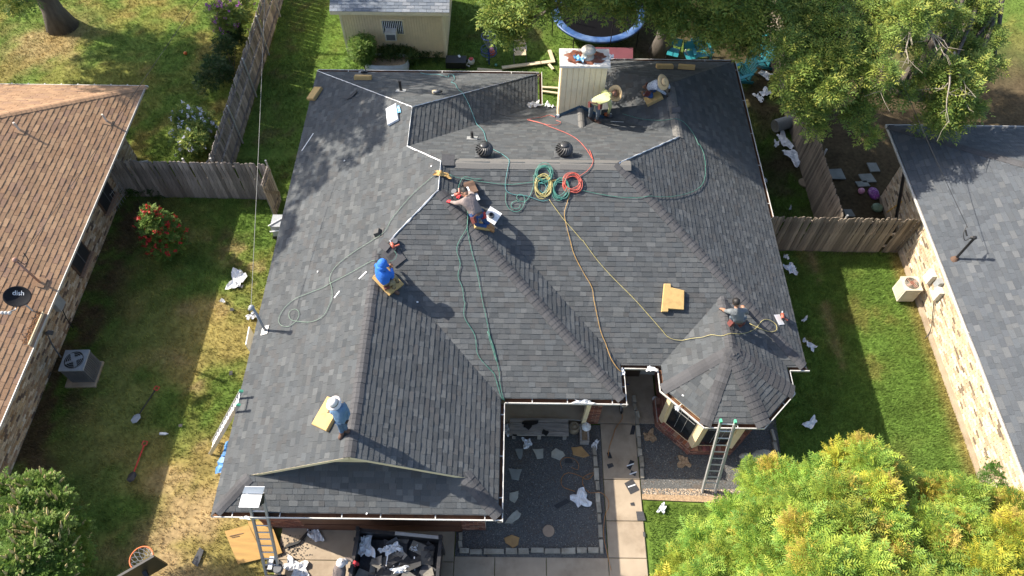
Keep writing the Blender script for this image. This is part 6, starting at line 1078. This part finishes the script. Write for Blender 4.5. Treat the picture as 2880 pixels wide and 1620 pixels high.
c=Vector((12.06,16.74,0.00)); mb=MB(); ball(mb,c+Vector((0,0,.1)),.11,16); single(mb,'ball',M['pink'],'pink patterned ball beside the purple bag','ball',c,smooth=True)
for p,s,m_,la in (((12.46,16.63,0.00),(.34,.5),'purple','purple printed bag slumped against pale brick wall'),((12.41,15.99,0.00),(.36,.34),'greenbag','green printed bag below the purple bag')):
    c=Vector(p); mb=MB(); ball(mb,c+Vector((0,0,.12)),1,14); mb.v=[(c.x+(x-c.x)*s[0]*.55*(1+jit(.08)),c.y+(y-c.y)*s[1]*.55*(1+jit(.08)),max(.01,.1+(z-c.z-.12)*.12*(1+jit(.15)))) for x,y,z in mb.v]; single(mb,'soil_bag',M[m_],la,'bag',c,smooth=True)
mb=MB(); p=Vector((12.86,15.51,0.00)); q=Vector((12.7,15.5,1.0)); mb.tube([(p.x-.2,p.y+.3,0),q],.015,6); single(mb,'garden_stake',M['yellow'],'yellow and black stake leaning on the pale brick wall','stake',p)
c=Vector((10.20,17.15,0.00)); mb=MB(); mb.lathe([(.2,0),(.21,.04),(.19,.06),(0,.06)],c,20); single(mb,'round_paver',M['clay'],'round tan stone at foot of the long brown fence','paver',c)
c=Vector((9.89,19.84,0.00)); mb=MB(); Mx=rotz(R(22)); 
for k,rr in enumerate((.23,.18,.13,.08)): mb.tube([c+Mx@Vector((-.3,0,.23)),c+Mx@Vector((.3,0,.23))],rr,16)
mb.tube([c+Mx@Vector((x,0,.23)) for x in (-.32,.32)],.235,18,cap=False); single(mb,'felt_roll',M['carpet'],'grey roll of felt standing by the long brown fence','roll',c)
# adirondack chairs
def adirondack(p,yaw,label):
    t=thing('adirondack_chair',label,'chair',p,'teal plastic chairs'); t.rotation_euler=(0,0,yaw)   # front faces local -y
    for k in range(5): MB().box((0,-.26+.1*k,.36-.035*k),(.5,.085,.02),Matrix.Rotation(R(-15),3,'X')).build('seat_slat',M['teal'],t)
    for k in range(7):
        q=k-3; h=.78-.028*q*q; Mx=Matrix.Rotation(R(-24),3,'X')@Matrix.Rotation(R(q*2.2),3,'Y'); MB().box(Vector((q*.082,.22,.24))+Mx@Vector((0,0,h/2)),(.07,.018,h),Mx).build('back_slat',M['teal'],t)
    for s in (-1,1):
        MB().box((s*.34,-.04,.56),(.13,.66,.025)).build('armrest',M['teal'],t); MB().bar((s*.33,-.33,0),(s*.33,-.31,.55),.05,.09).build('front_leg',M['teal'],t); MB().bar((s*.3,-.3,.36),(s*.3,.5,.02),.035,.11).build('rear_leg',M['teal'],t); MB().bar((s*.34,.24,.25),(s*.34,.28,.56),.03,.06).build('arm_post',M['teal'],t)
    MB().bar((-.33,.33,.5),(.33,.33,.5),.03,.06).build('back_rail',M['teal'],t); return t
for p,ya,la in (((9.65,23.29,0.00),R(-75),'teal plastic chair with slatted back in full view by fence'),((8.72,22.37,0.00),R(-65),'teal plastic chair half hidden by right roof edge'),((9.97,24.18,0.00),R(-80),'teal plastic chair mostly hidden under leaves by the fence'),((7.36,23.69,0.00),R(10),'teal plastic chair half hidden by leaves behind the back eave')): adirondack(p,ya,la)
def folding(p,yaw,label,fab,fr):
    t=thing('folding_chair',label,'chair',p); t.rotation_euler=(0,0,yaw)
    for s in (-1,1):
        for a,b in (((s*.24,-.25,0),(s*.24,.22,.5)),((s*.24,.28,0),(s*.24,-.2,.42)),((s*.24,.15,.4),(s*.24,.3,.85)),((s*.24,-.25,.62),(s*.24,.26,.62))): MB().tube([a,b],.013,6).build('frame_tube',M[fr],t)
    MB().box((0,0,.41),(.46,.44,.02),Matrix.Rotation(R(6),3,'X')).build('seat',M[fab],t); MB().box((0,.26,.7),(.46,.02,.3),Matrix.Rotation(R(-18),3,'X')).build('backrest',M[fab],t); return t
folding((0.20,23.54,0.00),R(4),'folding lawn chair with pale fabric on shaded grass','lumber','greydark'); folding((6.26,23.60,0.00),R(-20),'dark teal folding chair behind the back eave','teal','black'); folding((6.92,23.43,0.00),R(15),'teal folding chair peeking over the back eave','teal','black')
c=Vector((6.89,24.12,0.00)); mb=MB(); mb.lathe([(.03,0),(.033,.12),(.012,.16),(.012,.2),(0,.2)],c,10); single(mb,'plastic_bottle',M['wrap'],'clear bottle standing between the teal chairs','bottle',c,smooth=True)
# trampoline
tc=Vector((3.36,25.45,0)); t=thing('trampoline','round trampoline with blue padded rim under the ash tree','trampoline',tc); zt=.82; Ro=1.88
mb=MB(); nseg=48; prof=[(Ro,.0),(Ro+.03,.03),(Ro-.02,.06),(Ro-.3,.05),(Ro-.32,.02),(Ro-.02,-.06)]
mb.lathe([(r,zt+z) for r,z in prof]+[(Ro,zt)],(0,0,0),nseg); mb.f=[f for f in mb.f if len(f)==4]; mb.m=[0]*len(mb.f); mb.c=[None]*len(mb.f); mb.build('rim_pad',M['bluepad'],t,smooth=True)
mb=MB(); mb.lathe([(Ro-.28,zt+.02),(1.,zt-.01),(0,zt-.03)],(0,0,0),nseg); mb.f=[f for f in mb.f if len(f)<5]; mb.m=[0]*len(mb.f); mb.c=[None]*len(mb.f); mb.build('jumping_mat',M['mesh'],t,smooth=True)
for k in range(8):
    a=2*math.pi*(k+.25)/8; x,y=Ro*math.cos(a),Ro*math.sin(a); MB().tube([(x,y,0),(x,y,zt)],.022,8).build('leg',M['black'],t)
    if k%2==0: MB().tube([(x,y,.3),(x,y,2.3)],.02,8).build('net_pole',M['black'],t)
sheet([(2.90,22.68,0.72),(4.54,22.71,0.72),(4.60,23.38,0.72),(2.88,23.40,0.72)],'maroon folding table top standing behind the chimney','maroon','folding_table','table',.04); ft=[o for o in bpy.data.objects if o.name.startswith('folding_table')][0]
for a in ft.data.vertices[:4]: pass
vv=[v.co.copy() for v in ft.data.vertices][4:8]; cc=sum(vv,Vector())/4
for q in vv: q2=q.lerp(cc,.12); MB().tube([q2,(q2.x,q2.y,-.72)],.018,6).build('leg',M['greydark'],ft)
# disc golf basket, bag, blower, tank, lumber
c=Vector((-1.02,23.26,0.00)); t=thing('disc_golf_basket','navy disc golf basket with chains on shaded lawn','disc golf basket',c); MB().tube([(0,0,0),(0,0,1.35)],.03,8).build('pole',M['bluemetal'],t)
for z,rr in ((.72,.3),(.55,.3),(1.32,.27)): mb=MB(); mb.tube([(rr*math.cos(a),rr*math.sin(a),z) for a in np.linspace(0,6.283,25)[:-1]],.014,6,closed=True); mb.build('ring',M['bluemetal'],t)
for k in range(16): a=k*math.pi/8; MB().tube([(.3*math.cos(a),.3*math.sin(a),.72),(.3*math.cos(a),.3*math.sin(a),.55),(0,0,.53)],.006,4).build('basket_wire',M['bluemetal'],t)
for k in range(12): a=k*math.pi/6; MB().tube([(.26*math.cos(a),.26*math.sin(a),1.31),(.13*math.cos(a),.13*math.sin(a),.98),(.03*math.cos(a),.03*math.sin(a),.74)],.007,4).build('chain',M['alu_dull'],t)
for p,r_,m_,la in (((-0.91,23.79,0.00),.13,'orange','orange ball under the disc golf basket'),((-0.91,23.40,0.60),.09,'pink','pinkish ball resting in the disc golf basket'),((-1.09,23.43,0.00),.05,'greenbag','small pale green ball at basket foot'),((-0.74,23.13,0.00),.06,'hgreen','small green ball near the lumber')): c=Vector(p); mb=MB(); ball(mb,c+Vector((0,0,r_ if c.z<.1 else 0)),r_,14); single(mb,'ball',M[m_],la,'ball',c,smooth=True)
c=Vector((-2.31,23.07,0.00)); t=thing('tool_case','black tool case lying on the lawn behind the back gutter','case',c); MB().box((0,.08,.14),(.78,.42,.26)).build('case_body',M['black'],t); MB().box((0,.08,.285),(.8,.44,.03)).build('lid',M['black'],t); MB().box((.12,.25,.31),(.08,.14,.02),rotz(.4)).build('sticker',M['wrap'],t)
c=Vector((-1.72,23.21,0.00)); t=thing('leaf_blower','white leaf blower with red fan guard beside the black case','leaf blower',c); mb=MB(); ball(mb,(0,0,.16),.14,14); mb.build('housing',M['white'],t,smooth=True); mb=MB(); mb.lathe([(.0,.0),(.09,.0),(.09,.02),(0,.025)],(0,-.02,.29),16); mb.build('fan_guard',M['red'],t); MB().tube([(-.1,-.05,.16),(-.2,-.15,.1),(-.05,-.2,.08)],.03,8).build('handle',M['white'],t); MB().tube([(-.1,.05,.16),(-.35,.2,.08)],.045,8).build('nozzle',M['black'],t)
c=Vector((-5.02,22.94,0.00)); t=thing('stock_tank','oval galvanised stock tank planter behind the back gutter','planter',c); mb=MB(); ov=[]
for i in range(40):
    a=2*math.pi*i/40; ov.append((.85*math.copysign(abs(math.cos(a))**.6,math.cos(a)),.38*math.copysign(abs(math.sin(a))**.7,math.sin(a))))
k=40; mb.add([(x,y,0) for x,y in ov]+[(x,y,.42) for x,y in ov]+[(x*.98,y*.96,.42) for x,y in ov]+[(x*.97,y*.95,.3) for x,y in ov],[(i+j*k,(i+1)%k+j*k,(i+1)%k+(j+1)*k,i+(j+1)*k) for j in range(3) for i in range(k)]); mb.build('tank_wall',M['tank'],t,smooth=True)
for z in (.12,.22,.42): mb=MB(); mb.tube([(x*1.005,y*1.01,z) for x,y in ov],.014,6,closed=True); mb.build('rib',M['tank'],t)
MB().prism([(x*.96,y*.94) for x,y in ov],.02,.3).build('soil',M['mulch'],t)
for a,b,w_,la in (((-0.50,22.96,0.00),(1.59,23.37,0.00),.16,'long cream board lying on the grass by chimney'),((1.39,24.05,0.00),(1.53,23.35,0.00),.14,'short cream board set across the long board'),((1.35,23.21,0.00),(1.52,22.88,0.00),.1,'narrow cream board leaning by the chimney foot'),((0.97,21.87,0.00),(1.70,21.79,0.00),.09,'upper pale plank in gap beside chimney'),((0.97,21.65,0.00),(1.69,21.50,0.00),.09,'lower pale plank in gap beside chimney'),((-1.47,22.85,0.00),(-0.51,22.73,0.00),.14,'plywood offcut behind the back gutter')): a,b=Vector(a),Vector(b); mb=MB(); mb.bar(a+Vector((0,0,.07)),b+Vector((0,0,.09)),w_,.045); single(mb,'lumber_board',M['lumber'],la,'board',a)
# basketball hoop
rc=Vector((-7.86,3.55,3.02)); e1,e2=Vector((-7.91,3.11,3.55)),Vector((-7.29,3.53,3.55)); ct=(e1+e2)/2; dv=(e2-e1).normalized(); nv=Vector((-dv.y,dv.x,0)); nv=nv if nv.dot(rc-ct)>0 else -nv
t=thing('basketball_hoop','basketball hoop with orange rim and black backboard over left lawn','basketball hoop',(ct.x-nv.x*.6,ct.y-nv.y*.6,0)); bo=Vector(t.location)
MB().bar(e1+Vector((0,0,-.36))-bo,e2+Vector((0,0,-.36))-bo,.05,.74).build('backboard',M['black'],t); MB().tube([Vector((0,0,0)),Vector((0,0,2.9))],.06,10).build('pole',M['black'],t); MB().bar((0,0,2.8),ct-bo+Vector((0,0,-.4)),.08,.08).build('arm',M['black'],t)
mb=MB(); rr=.24; rc2=Vector((ct.x,ct.y,0))+nv*(rr+.1); rc2.z=3.02; mb.tube([rc2-bo+Vector((rr*math.cos(a),rr*math.sin(a),0)) for a in np.linspace(0,6.283,29)[:-1]],.014,6,closed=True); rim=mb.build('rim',M['orange'],t); MB().box(rc2-bo-nv*(rr+.03),(.16,.14,.05),rotz(math.atan2(nv.y,nv.x))).build('bracket',M['white'],t)
mb=MB()
for k in range(12):
    a=k*math.pi/6
    for sgn in (-1,1): mb.tube([rc2-bo+Vector((rr*(1-.18*j)*math.cos(a+sgn*j*.26),rr*(1-.18*j)*math.sin(a+sgn*j*.26),-.11*j)) for j in range(4)],.006,4)
mb.build('net',M['wrap'],rim)
# ---------------------------------------------------------------- people
def skin_mesh(J,edges,rad):
    names=list(J); idx={n:i for i,n in enumerate(names)}; me=bpy.data.meshes.new('tmp'); me.from_pydata([tuple(J[n]) for n in names],[(idx[a],idx[b]) for a,b in edges],[])
    ob=bpy.data.objects.new('tmp',me); COL.objects.link(ob); md=ob.modifiers.new('s','SKIN'); md.use_smooth_shade=True; sv=me.skin_vertices[0].data
    for n in names:
        r=rad[n]; sv[idx[n]].radius=(r,r) if not isinstance(r,tuple) else r
        sv[idx[n]].use_root=(n=='pelvis')
    sb=ob.modifiers.new('b','SUBSURF'); sb.levels=2; sb.render_levels=2
    bpy.context.view_layer.update(); dg=bpy.context.evaluated_depsgraph_get(); m2=bpy.data.meshes.new_from_object(ob.evaluated_get(dg)); bpy.data.objects.remove(ob); return m2
def person(label,J,C,look,hat=None,hair=None,extras=(),shoe='bootd',group=None,hood=None,base=None,bulk=1.):
    """J: joints in world metres. C: materials for shirt, trousers, skin, hand; look: where the face points."""
    J={k:Vector(v) for k,v in J.items()}; b0=Vector(base if base else (J['pelvis'].x,J['pelvis'].y,roofz(J['pelvis'].x,J['pelvis'].y)))
    t=thing('person',label,'person',b0,group); J={k:v-b0 for k,v in J.items()}
    J['belly']=J['pelvis'].lerp(J['chest'],.5)
    look=Vector(look).normalized()
    B={k:v for k,v in J.items() if k[:2] not in ('he','ha')}; B['skull']=J['neck'].lerp(J['head'],.35)
    E_=[('pelvis','belly'),('belly','chest'),('chest','neck'),('neck','skull')]
    rad=dict(pelvis=(.145,.125),belly=(.135,.115),chest=(.16,.125),neck=.062,skull=.058)
    for s in 'lr':
        E_+=[('chest','sh'+s),('sh'+s,'el'+s),('el'+s,'wr'+s),('pelvis','hp'+s),('hp'+s,'kn'+s),('kn'+s,'an'+s),('an'+s,'to'+s)]
        rad.update({'sh'+s:.075,'el'+s:.052,'wr'+s:.036,'hp'+s:.098,'kn'+s:.066,'an'+s:.046,'to'+s:.036})
    rad={k:(tuple(q*bulk for q in v) if isinstance(v,tuple) else v*(bulk if k[:2] in('sh','el') else 1)) for k,v in rad.items()}; me=skin_mesh(B,E_,rad)
    segs=[]
    for a,b in E_:
        k='shirt' if a in('belly','chest') or a[:2] in('sh','el') and b!='skull' else 'trouser'
        if (a,b)==('pelvis','belly'): k='shirt'
        if (a,b)==('neck','skull'): k='skin'
        if a[:2]=='an': k='shoe'
        if a[:2]=='el' and C.get('short'): k='skin'
        segs.append((B[a],B[b],k))
    mats=['shirt','trouser','skin','shoe']
    mm=MB(); vs=[v.co.copy() for v in me.vertices]; 
    for p in me.polygons:
        c=sum((vs[i] for i in p.vertices),Vector())/len(p.vertices); best=None
        for a,b,k in segs:
            ab=b-a; u=max(0,min(1,(c-a).dot(ab)/max(ab.length_squared,1e-9))); d=(c-(a+ab*u)).length
            if best is None or d<best[0]: best=(d,k)
        mm.f.append(tuple(p.vertices)); mm.m.append(mats.index(best[1])); mm.c.append(None)
    mm.v=[tuple(v) for v in vs]; bpy.data.meshes.remove(me)
    # head with face
    hc=J['head']; up=(J['head']-J['neck']).normalized(); x=look-up*look.dot(up)
    if x.length<.2: x=Vector((up.y,-up.x,.1))
    Hm=frame(x,up); prof=[]
    hd=MB()
    nlat,nlon=10,14; hv=[]
    for i in range(nlat+1):
        th=math.pi*i/nlat
        for j in range(nlon):
            ph=2*math.pi*j/nlon; q=Vector((math.sin(th)*math.cos(ph)*.098,math.sin(th)*math.sin(ph)*.076,-math.cos(th)*.118))
            if q.x>0 and q.z<-.02: q.x*=.92; q.y*=.84
            if abs(ph)<.25 or abs(ph-6.283)<.25:
                if abs(q.z+.01)<.03: q.x+=.02
            hv.append(hc+Hm@q)
    hd.add(hv,[(i*nlon+j,i*nlon+(j+1)%nlon,(i+1)*nlon+(j+1)%nlon,(i+1)*nlon+j) for i in range(nlat) for j in range(nlon)],2)
    for s in (-1,1): ball(hd,hc+Hm@Vector((.0,s*.078,-.005)),.022,8,2,M=Hm,sx=.8,sy=.5,sz=1.3); ball(hd,hc+Hm@Vector((.082,s*.03,.012)),.011,6,3)
    hd.tube([hc+Hm@Vector((.075,-.024,-.052)),hc+Hm@Vector((.084,0,-.052)),hc+Hm@Vector((.075,.024,-.052))],.006,5,3)
    mm.add(hd.v,hd.f,2); mm.m[-len(hd.f):]=hd.m
    # hands: palm, four fingers, thumb
    for s in 'lr':
        w_=J['wr'+s]; d=(J['ha'+s]-w_) if 'ha'+s in J else (w_-J['el'+s]); d=d.normalized(); sd=d.cross(Vector((0,0,1))); sd=sd.normalized() if sd.length>.1 else Vector((1,0,0)); nn=sd.cross(d); k=4
        mm.bar(w_-d*.01,w_+d*.085,.078,.03,k,up=nn)
        for f in range(4):
            o=sd*(.028-.019*f); L=(.062,.075,.07,.055)[f]; a=w_+d*.08+o; b=a+d*L*.55-nn*.008; c=b+d*L*.3-nn*.03; mm.tube([a,b,c],[.0095,.009,.007],6,k)
        sg=1 if s=='l' else -1; a=w_+d*.03+sd*sg*.036; b=a+sd*sg*.03+d*.03-nn*.008; mm.tube([a,b,b+d*.03-nn*.012],[.011,.01,.008],6,k)
    body=mm.build('body',[M[C['shirt']],M[C['trouser']],M[C['skin']],M[shoe],M[C.get('hand',C['skin'])]],t,smooth=True)
    ss=body.modifiers.new('d','DISPLACE'); tx_=bpy.data.textures.get('folds') or bpy.data.textures.new('folds','CLOUDS'); tx_.noise_scale=.12; ss.texture=tx_; ss.strength=.03; ss.texture_coords='GLOBAL'
    if hat:
        kind,m_=hat; hm=MB(); o=hc+up*.05; k=dict(straw=(.23,.105),bucket=(.155,.095),cap=(.13,.105))[kind]
        if kind=='cap':
            hm.lathe([(.106,-.02),(.108,.03),(.095,.075),(.05,.1),(0,.105)],o,18,Hm); vs_=[]
            for i in range(9): a=-.9+1.8*i/8; vs_+=[o+Hm@Vector((.1*math.cos(a),.1*math.sin(a),-.01)),o+Hm@Vector((.1*math.cos(a)+.085*math.cos(a*.6),.1*math.sin(a),-.025))]
            hm.add(vs_,[(2*i,2*i+2,2*i+3,2*i+1) for i in range(8)])
        else:
            n=28; br,cr=k; rings=[(br,-.015,1),(br*.78,.0,1),(cr+.008,.01,0),(cr,.07,0),(cr*.82,.115,0),(cr*.35,.10 if kind=='straw' else .122,0),(0,.095 if kind=='straw' else .124,0)]; vs_=[]
            for r_,z,ed in rings:
                for j in range(n): a=2*math.pi*j/n; wv=.02*math.sin(2*a+1)*ed; vs_.append(o+Hm@Vector((r_*math.cos(a)*1.05,r_*math.sin(a),z+wv)))
            hm.add(vs_,[(i*n+j,i*n+(j+1)%n,(i+1)*n+(j+1)%n,(i+1)*n+j) for i in range(len(rings)-1) for j in range(n)])
            bt=MB(); bt.lathe([(cr+.011,.012),(cr+.009,.035)],o,24,Hm,sx=1.04); 
        ho=hm.build('hat',M[m_],t,smooth=True); md=ho.modifiers.new('t','SOLIDIFY'); md.thickness=.006
        if kind!='cap': bt.f=bt.f[:24]; bt.m=bt.m[:24]; bt.c=bt.c[:24]; bt.build('hat_band',M['bootd'],ho)
    if hair:
        hm=MB(); pr=[(.1,-.02),(.106,.03),(.1,.075),(.07,.112),(.03,.126),(0,.128)]; hm.lathe(pr,hc-Hm@Vector((.012,0,0)),14,Hm,sy=.86); hm.f=[f for f in hm.f if len(f)==4]; hm.m=[0]*len(hm.f); hm.c=[None]*len(hm.f); hm.v=[(a+jit(.006),b+jit(.006),c+jit(.006)) for a,b,c in hm.v]; hm.build('hair',M[hair],t,smooth=True)
    if hood:
        hm=MB(); ball(hm,hc-Hm@Vector((.02,0,-.0)),.125,16,M=Hm,sz=1.12); nv_=J['neck']; hm.lathe([(.135,-.06),(.12,.0),(.1,.06)],nv_,14,Hm); keep=[]; cen=hc+Hm@Vector((.11,0,-.02)); hm.f=[f for f in hm.f if (sum((Vector(hm.v[i]) for i in f),Vector())/len(f)-cen).length>.075]; hm.m=[0]*len(hm.f); hm.c=[None]*len(hm.f); ho=hm.build('hood',M[hood],t,smooth=True)
    # tool belt and pouches
    if 'belt' in extras or 'belt_red' in extras:
        ax=(J['belly']-J['pelvis']).normalized(); c=J['pelvis'].lerp(J['belly'],.25); Bm=frame(J['hpl']-J['hpr'],ax); mb=MB(); mb.lathe([(.165,-.025),(.168,0),(.165,.025)],c,20,Bm,sy=.86); mb.f=[f for f in mb.f if len(f)==4]; mb.m=[0]*len(mb.f); mb.c=[None]*len(mb.f); be=mb.build('tool_belt',M['bootd'],t)
        for s in (-1,1): mb=MB(); mb.box(c+Bm@Vector((s*.17,.02,-.1)),(.07,.13,.16),Bm,taper=1.1); mb.build('pouch',M['red' if 'belt_red' in extras and s<0 else 'leather'],be)
    for s in 'lr':
        a,b=J['an'+s],J['to'+s]; mb=MB(); d=(b-a).normalized(); mb.tube([a-d*.07+Vector((0,0,-.025)),a+Vector((0,0,-.03)),b+Vector((0,0,-.008)),b+d*.05],[.04,.052,.05,.03],10); mb.tube([a+Vector((0,0,-.03)),a.lerp(J['kn'+s],.28)],[.055,.058],10); mb.build('boot',M[shoe],t,smooth=True)
    return t
person('man in taupe shirt and blue jeans kneeling and nailing the hip caps',dict(pelvis=(-0.88,11.48,4.94),chest=(-1.06,11.64,5.23),neck=(-1.14,11.74,5.35),head=(-1.21,11.85,5.39),shl=(-1.23,11.62,5.30),ell=(-1.42,11.73,5.11),wrl=(-1.58,11.91,4.94),hal=(-1.67,11.98,4.91),shr=(-1.01,11.93,5.20),elr=(-1.14,12.16,5.03),wrr=(-1.33,12.12,4.97),har=(-1.40,12.11,4.94),hpl=(-0.96,11.41,4.94),knl=(-0.91,11.46,4.59),anl=(-0.60,11.50,4.46),tol=(-0.51,11.45,4.38),hpr=(-0.78,11.59,4.87),knr=(-0.70,11.61,4.51),anr=(-0.58,11.53,4.49),tor=(-0.51,11.51,4.41)),dict(shirt='taupe',trouser='jeans',skin='skin',hand='glover'),(-.8,.35,-.6),hair='hair',extras=('belt_red',),shoe='boot',bulk=1.15)
nailer((-1.41,12.18,4.85),R(190),'red nailer in the right hand of the kneeling man',n=Vector((-.2,-.2,1)).normalized())
person('man in bright blue hood sitting on a foam pad with back turned',dict(pelvis=(-3.10,9.84,4.38),chest=(-3.15,9.90,4.66),neck=(-3.13,9.94,4.82),head=(-3.10,10.00,4.88),shl=(-3.27,10.01,4.78),ell=(-3.18,10.28,4.48),wrl=(-3.05,10.33,4.34),hal=(-3.03,10.40,4.30),shr=(-3.02,9.89,4.64),elr=(-2.94,9.99,4.38),wrr=(-2.99,10.26,4.33),har=(-3.02,10.34,4.32),hpl=(-3.10,9.94,4.36),knl=(-2.86,10.00,4.36),anl=(-2.86,10.02,4.06),tol=(-2.81,10.02,3.99),hpr=(-3.04,9.82,4.31),knr=(-2.88,9.85,4.35),anr=(-2.93,9.80,4.09),tor=(-2.83,9.75,4.00)),dict(shirt='bluesh',trouser='khaki',skin='skin2'),(.8,.4,-.5),hood='bluesh',extras=('belt',),shoe='bootd',bulk=1.35)
person('man in denim and white wide brimmed hat standing on the left slope',dict(pelvis=(-3.50,5.96,5.03),chest=(-3.48,6.00,5.36),neck=(-3.51,6.03,5.52),head=(-3.53,6.02,5.63),shl=(-3.38,6.02,5.48),ell=(-3.34,6.02,5.21),wrl=(-3.38,5.94,5.03),hal=(-3.41,5.89,4.97),shr=(-3.57,6.02,5.40),elr=(-3.67,6.06,5.12),wrr=(-3.75,6.14,4.98),har=(-3.78,6.18,4.94),hpl=(-3.47,5.96,5.01),knl=(-3.52,6.01,4.61),anl=(-3.56,6.03,4.27),tol=(-3.51,6.01,4.25),hpr=(-3.55,5.96,4.97),knr=(-3.60,5.98,4.57),anr=(-3.64,5.97,4.23),tor=(-3.68,5.90,4.16)),dict(shirt='denimsh',trouser='denim',skin='skin2',hand='gloved'),(-.6,-.5,-.55),hat=('bucket','whitehat'),shoe='bootd',bulk=1.15)
person('man in grey t-shirt crouching with back turned on turret roof',dict(pelvis=(5.62,9.29,3.64),chest=(5.55,9.30,3.92),neck=(5.48,9.37,4.13),head=(5.45,9.44,4.23),shl=(5.34,9.33,4.03),ell=(5.31,9.46,3.80),wrl=(5.32,9.69,3.54),hal=(5.30,9.77,3.45),shr=(5.76,9.44,3.89),elr=(5.92,9.57,3.55),wrr=(5.91,9.76,3.45),har=(5.89,9.83,3.44),hpl=(5.54,9.28,3.66),knl=(5.39,9.31,3.86),anl=(5.55,9.34,3.47),tol=(5.56,9.47,3.42),hpr=(5.72,9.33,3.57),knr=(5.82,9.43,3.64),anr=(5.87,9.43,3.32),tor=(5.94,9.57,3.23)),dict(shirt='greysh',trouser='slate',skin='skin',short=1),(-.1,.8,-.6),hair='hair',extras=('belt',),shoe='bootd')
person('man in pale lime shirt and straw hat bending beside the chimney',dict(pelvis=(2.35,16.23,4.40),chest=(2.60,16.15,4.67),neck=(2.81,16.38,4.59),head=(2.96,16.56,4.46),shl=(2.70,16.56,4.50),ell=(2.69,17.32,3.98),wrl=(2.65,17.62,3.81),hal=(2.64,17.73,3.74),shr=(2.72,15.99,4.72),elr=(2.83,16.22,4.25),wrr=(2.86,16.53,3.71),har=(2.86,16.57,3.58),hpl=(2.29,16.33,4.32),knl=(2.31,16.45,3.85),anl=(2.32,16.62,3.41),tol=(2.39,16.53,3.40),hpr=(2.44,16.23,4.37),knr=(2.51,16.25,3.95),anr=(2.51,16.46,3.49),tor=(2.60,16.37,3.49)),dict(shirt='hivis',trouser='slate',skin='skin2'),(.5,-.2,-.8),hat=('straw','straw'),extras=('belt',),shoe='bootd')
person('man in blue plaid shirt and straw hat kneeling at right wing ridge',dict(pelvis=(4.09,17.25,4.07),chest=(4.20,17.06,4.39),neck=(4.29,16.91,4.57),head=(4.35,16.86,4.64),shl=(4.38,17.11,4.51),ell=(4.62,17.15,4.31),wrl=(4.71,17.22,4.10),hal=(4.73,17.21,4.03),shr=(4.24,16.85,4.43),elr=(4.43,16.96,4.22),wrr=(4.59,17.02,4.04),har=(4.64,17.03,3.99),hpl=(4.12,17.42,4.04),knl=(4.31,17.27,3.94),anl=(4.10,17.63,3.77),tol=(4.05,17.76,3.69),hpr=(4.10,17.20,4.03),knr=(4.19,17.06,3.88),anr=(4.01,17.35,3.75),tor=(3.99,17.53,3.68)),dict(shirt='plaid',trouser='jeans',skin='skin2',hand='gloved'),(.6,-.1,-.75),hat=('straw','straw'),extras=('belt',),shoe='bootd')
person('man in brown shirt and pale cap reaching into the black trailer',dict(pelvis=(-3.95,3.51,1.00),chest=(-3.95,3.77,1.30),neck=(-3.93,3.86,1.42),head=(-3.90,3.87,1.50),shl=(-3.86,3.97,1.36),ell=(-3.73,4.01,1.36),wrl=(-3.62,3.94,1.38),hal=(-3.57,3.92,1.36),shr=(-4.04,3.78,1.34),elr=(-4.07,3.62,1.10),wrr=(-3.89,3.56,1.05),har=(-3.79,3.58,1.05),hpl=(-3.89,3.52,0.96),knl=(-3.95,3.40,0.50),anl=(-4.02,3.24,0.10),tol=(-3.95,3.29,0.05),hpr=(-4.03,3.50,0.96),knr=(-4.11,3.38,0.50),anr=(-4.20,3.22,0.10),tor=(-4.14,3.27,0.05)),dict(shirt='brownsh',trouser='slate',skin='skin2',hand='glover'),(.6,.4,-.7),hat=('cap','whitehat'),shoe='bootd',base=(-4.10,3.25,0.00))
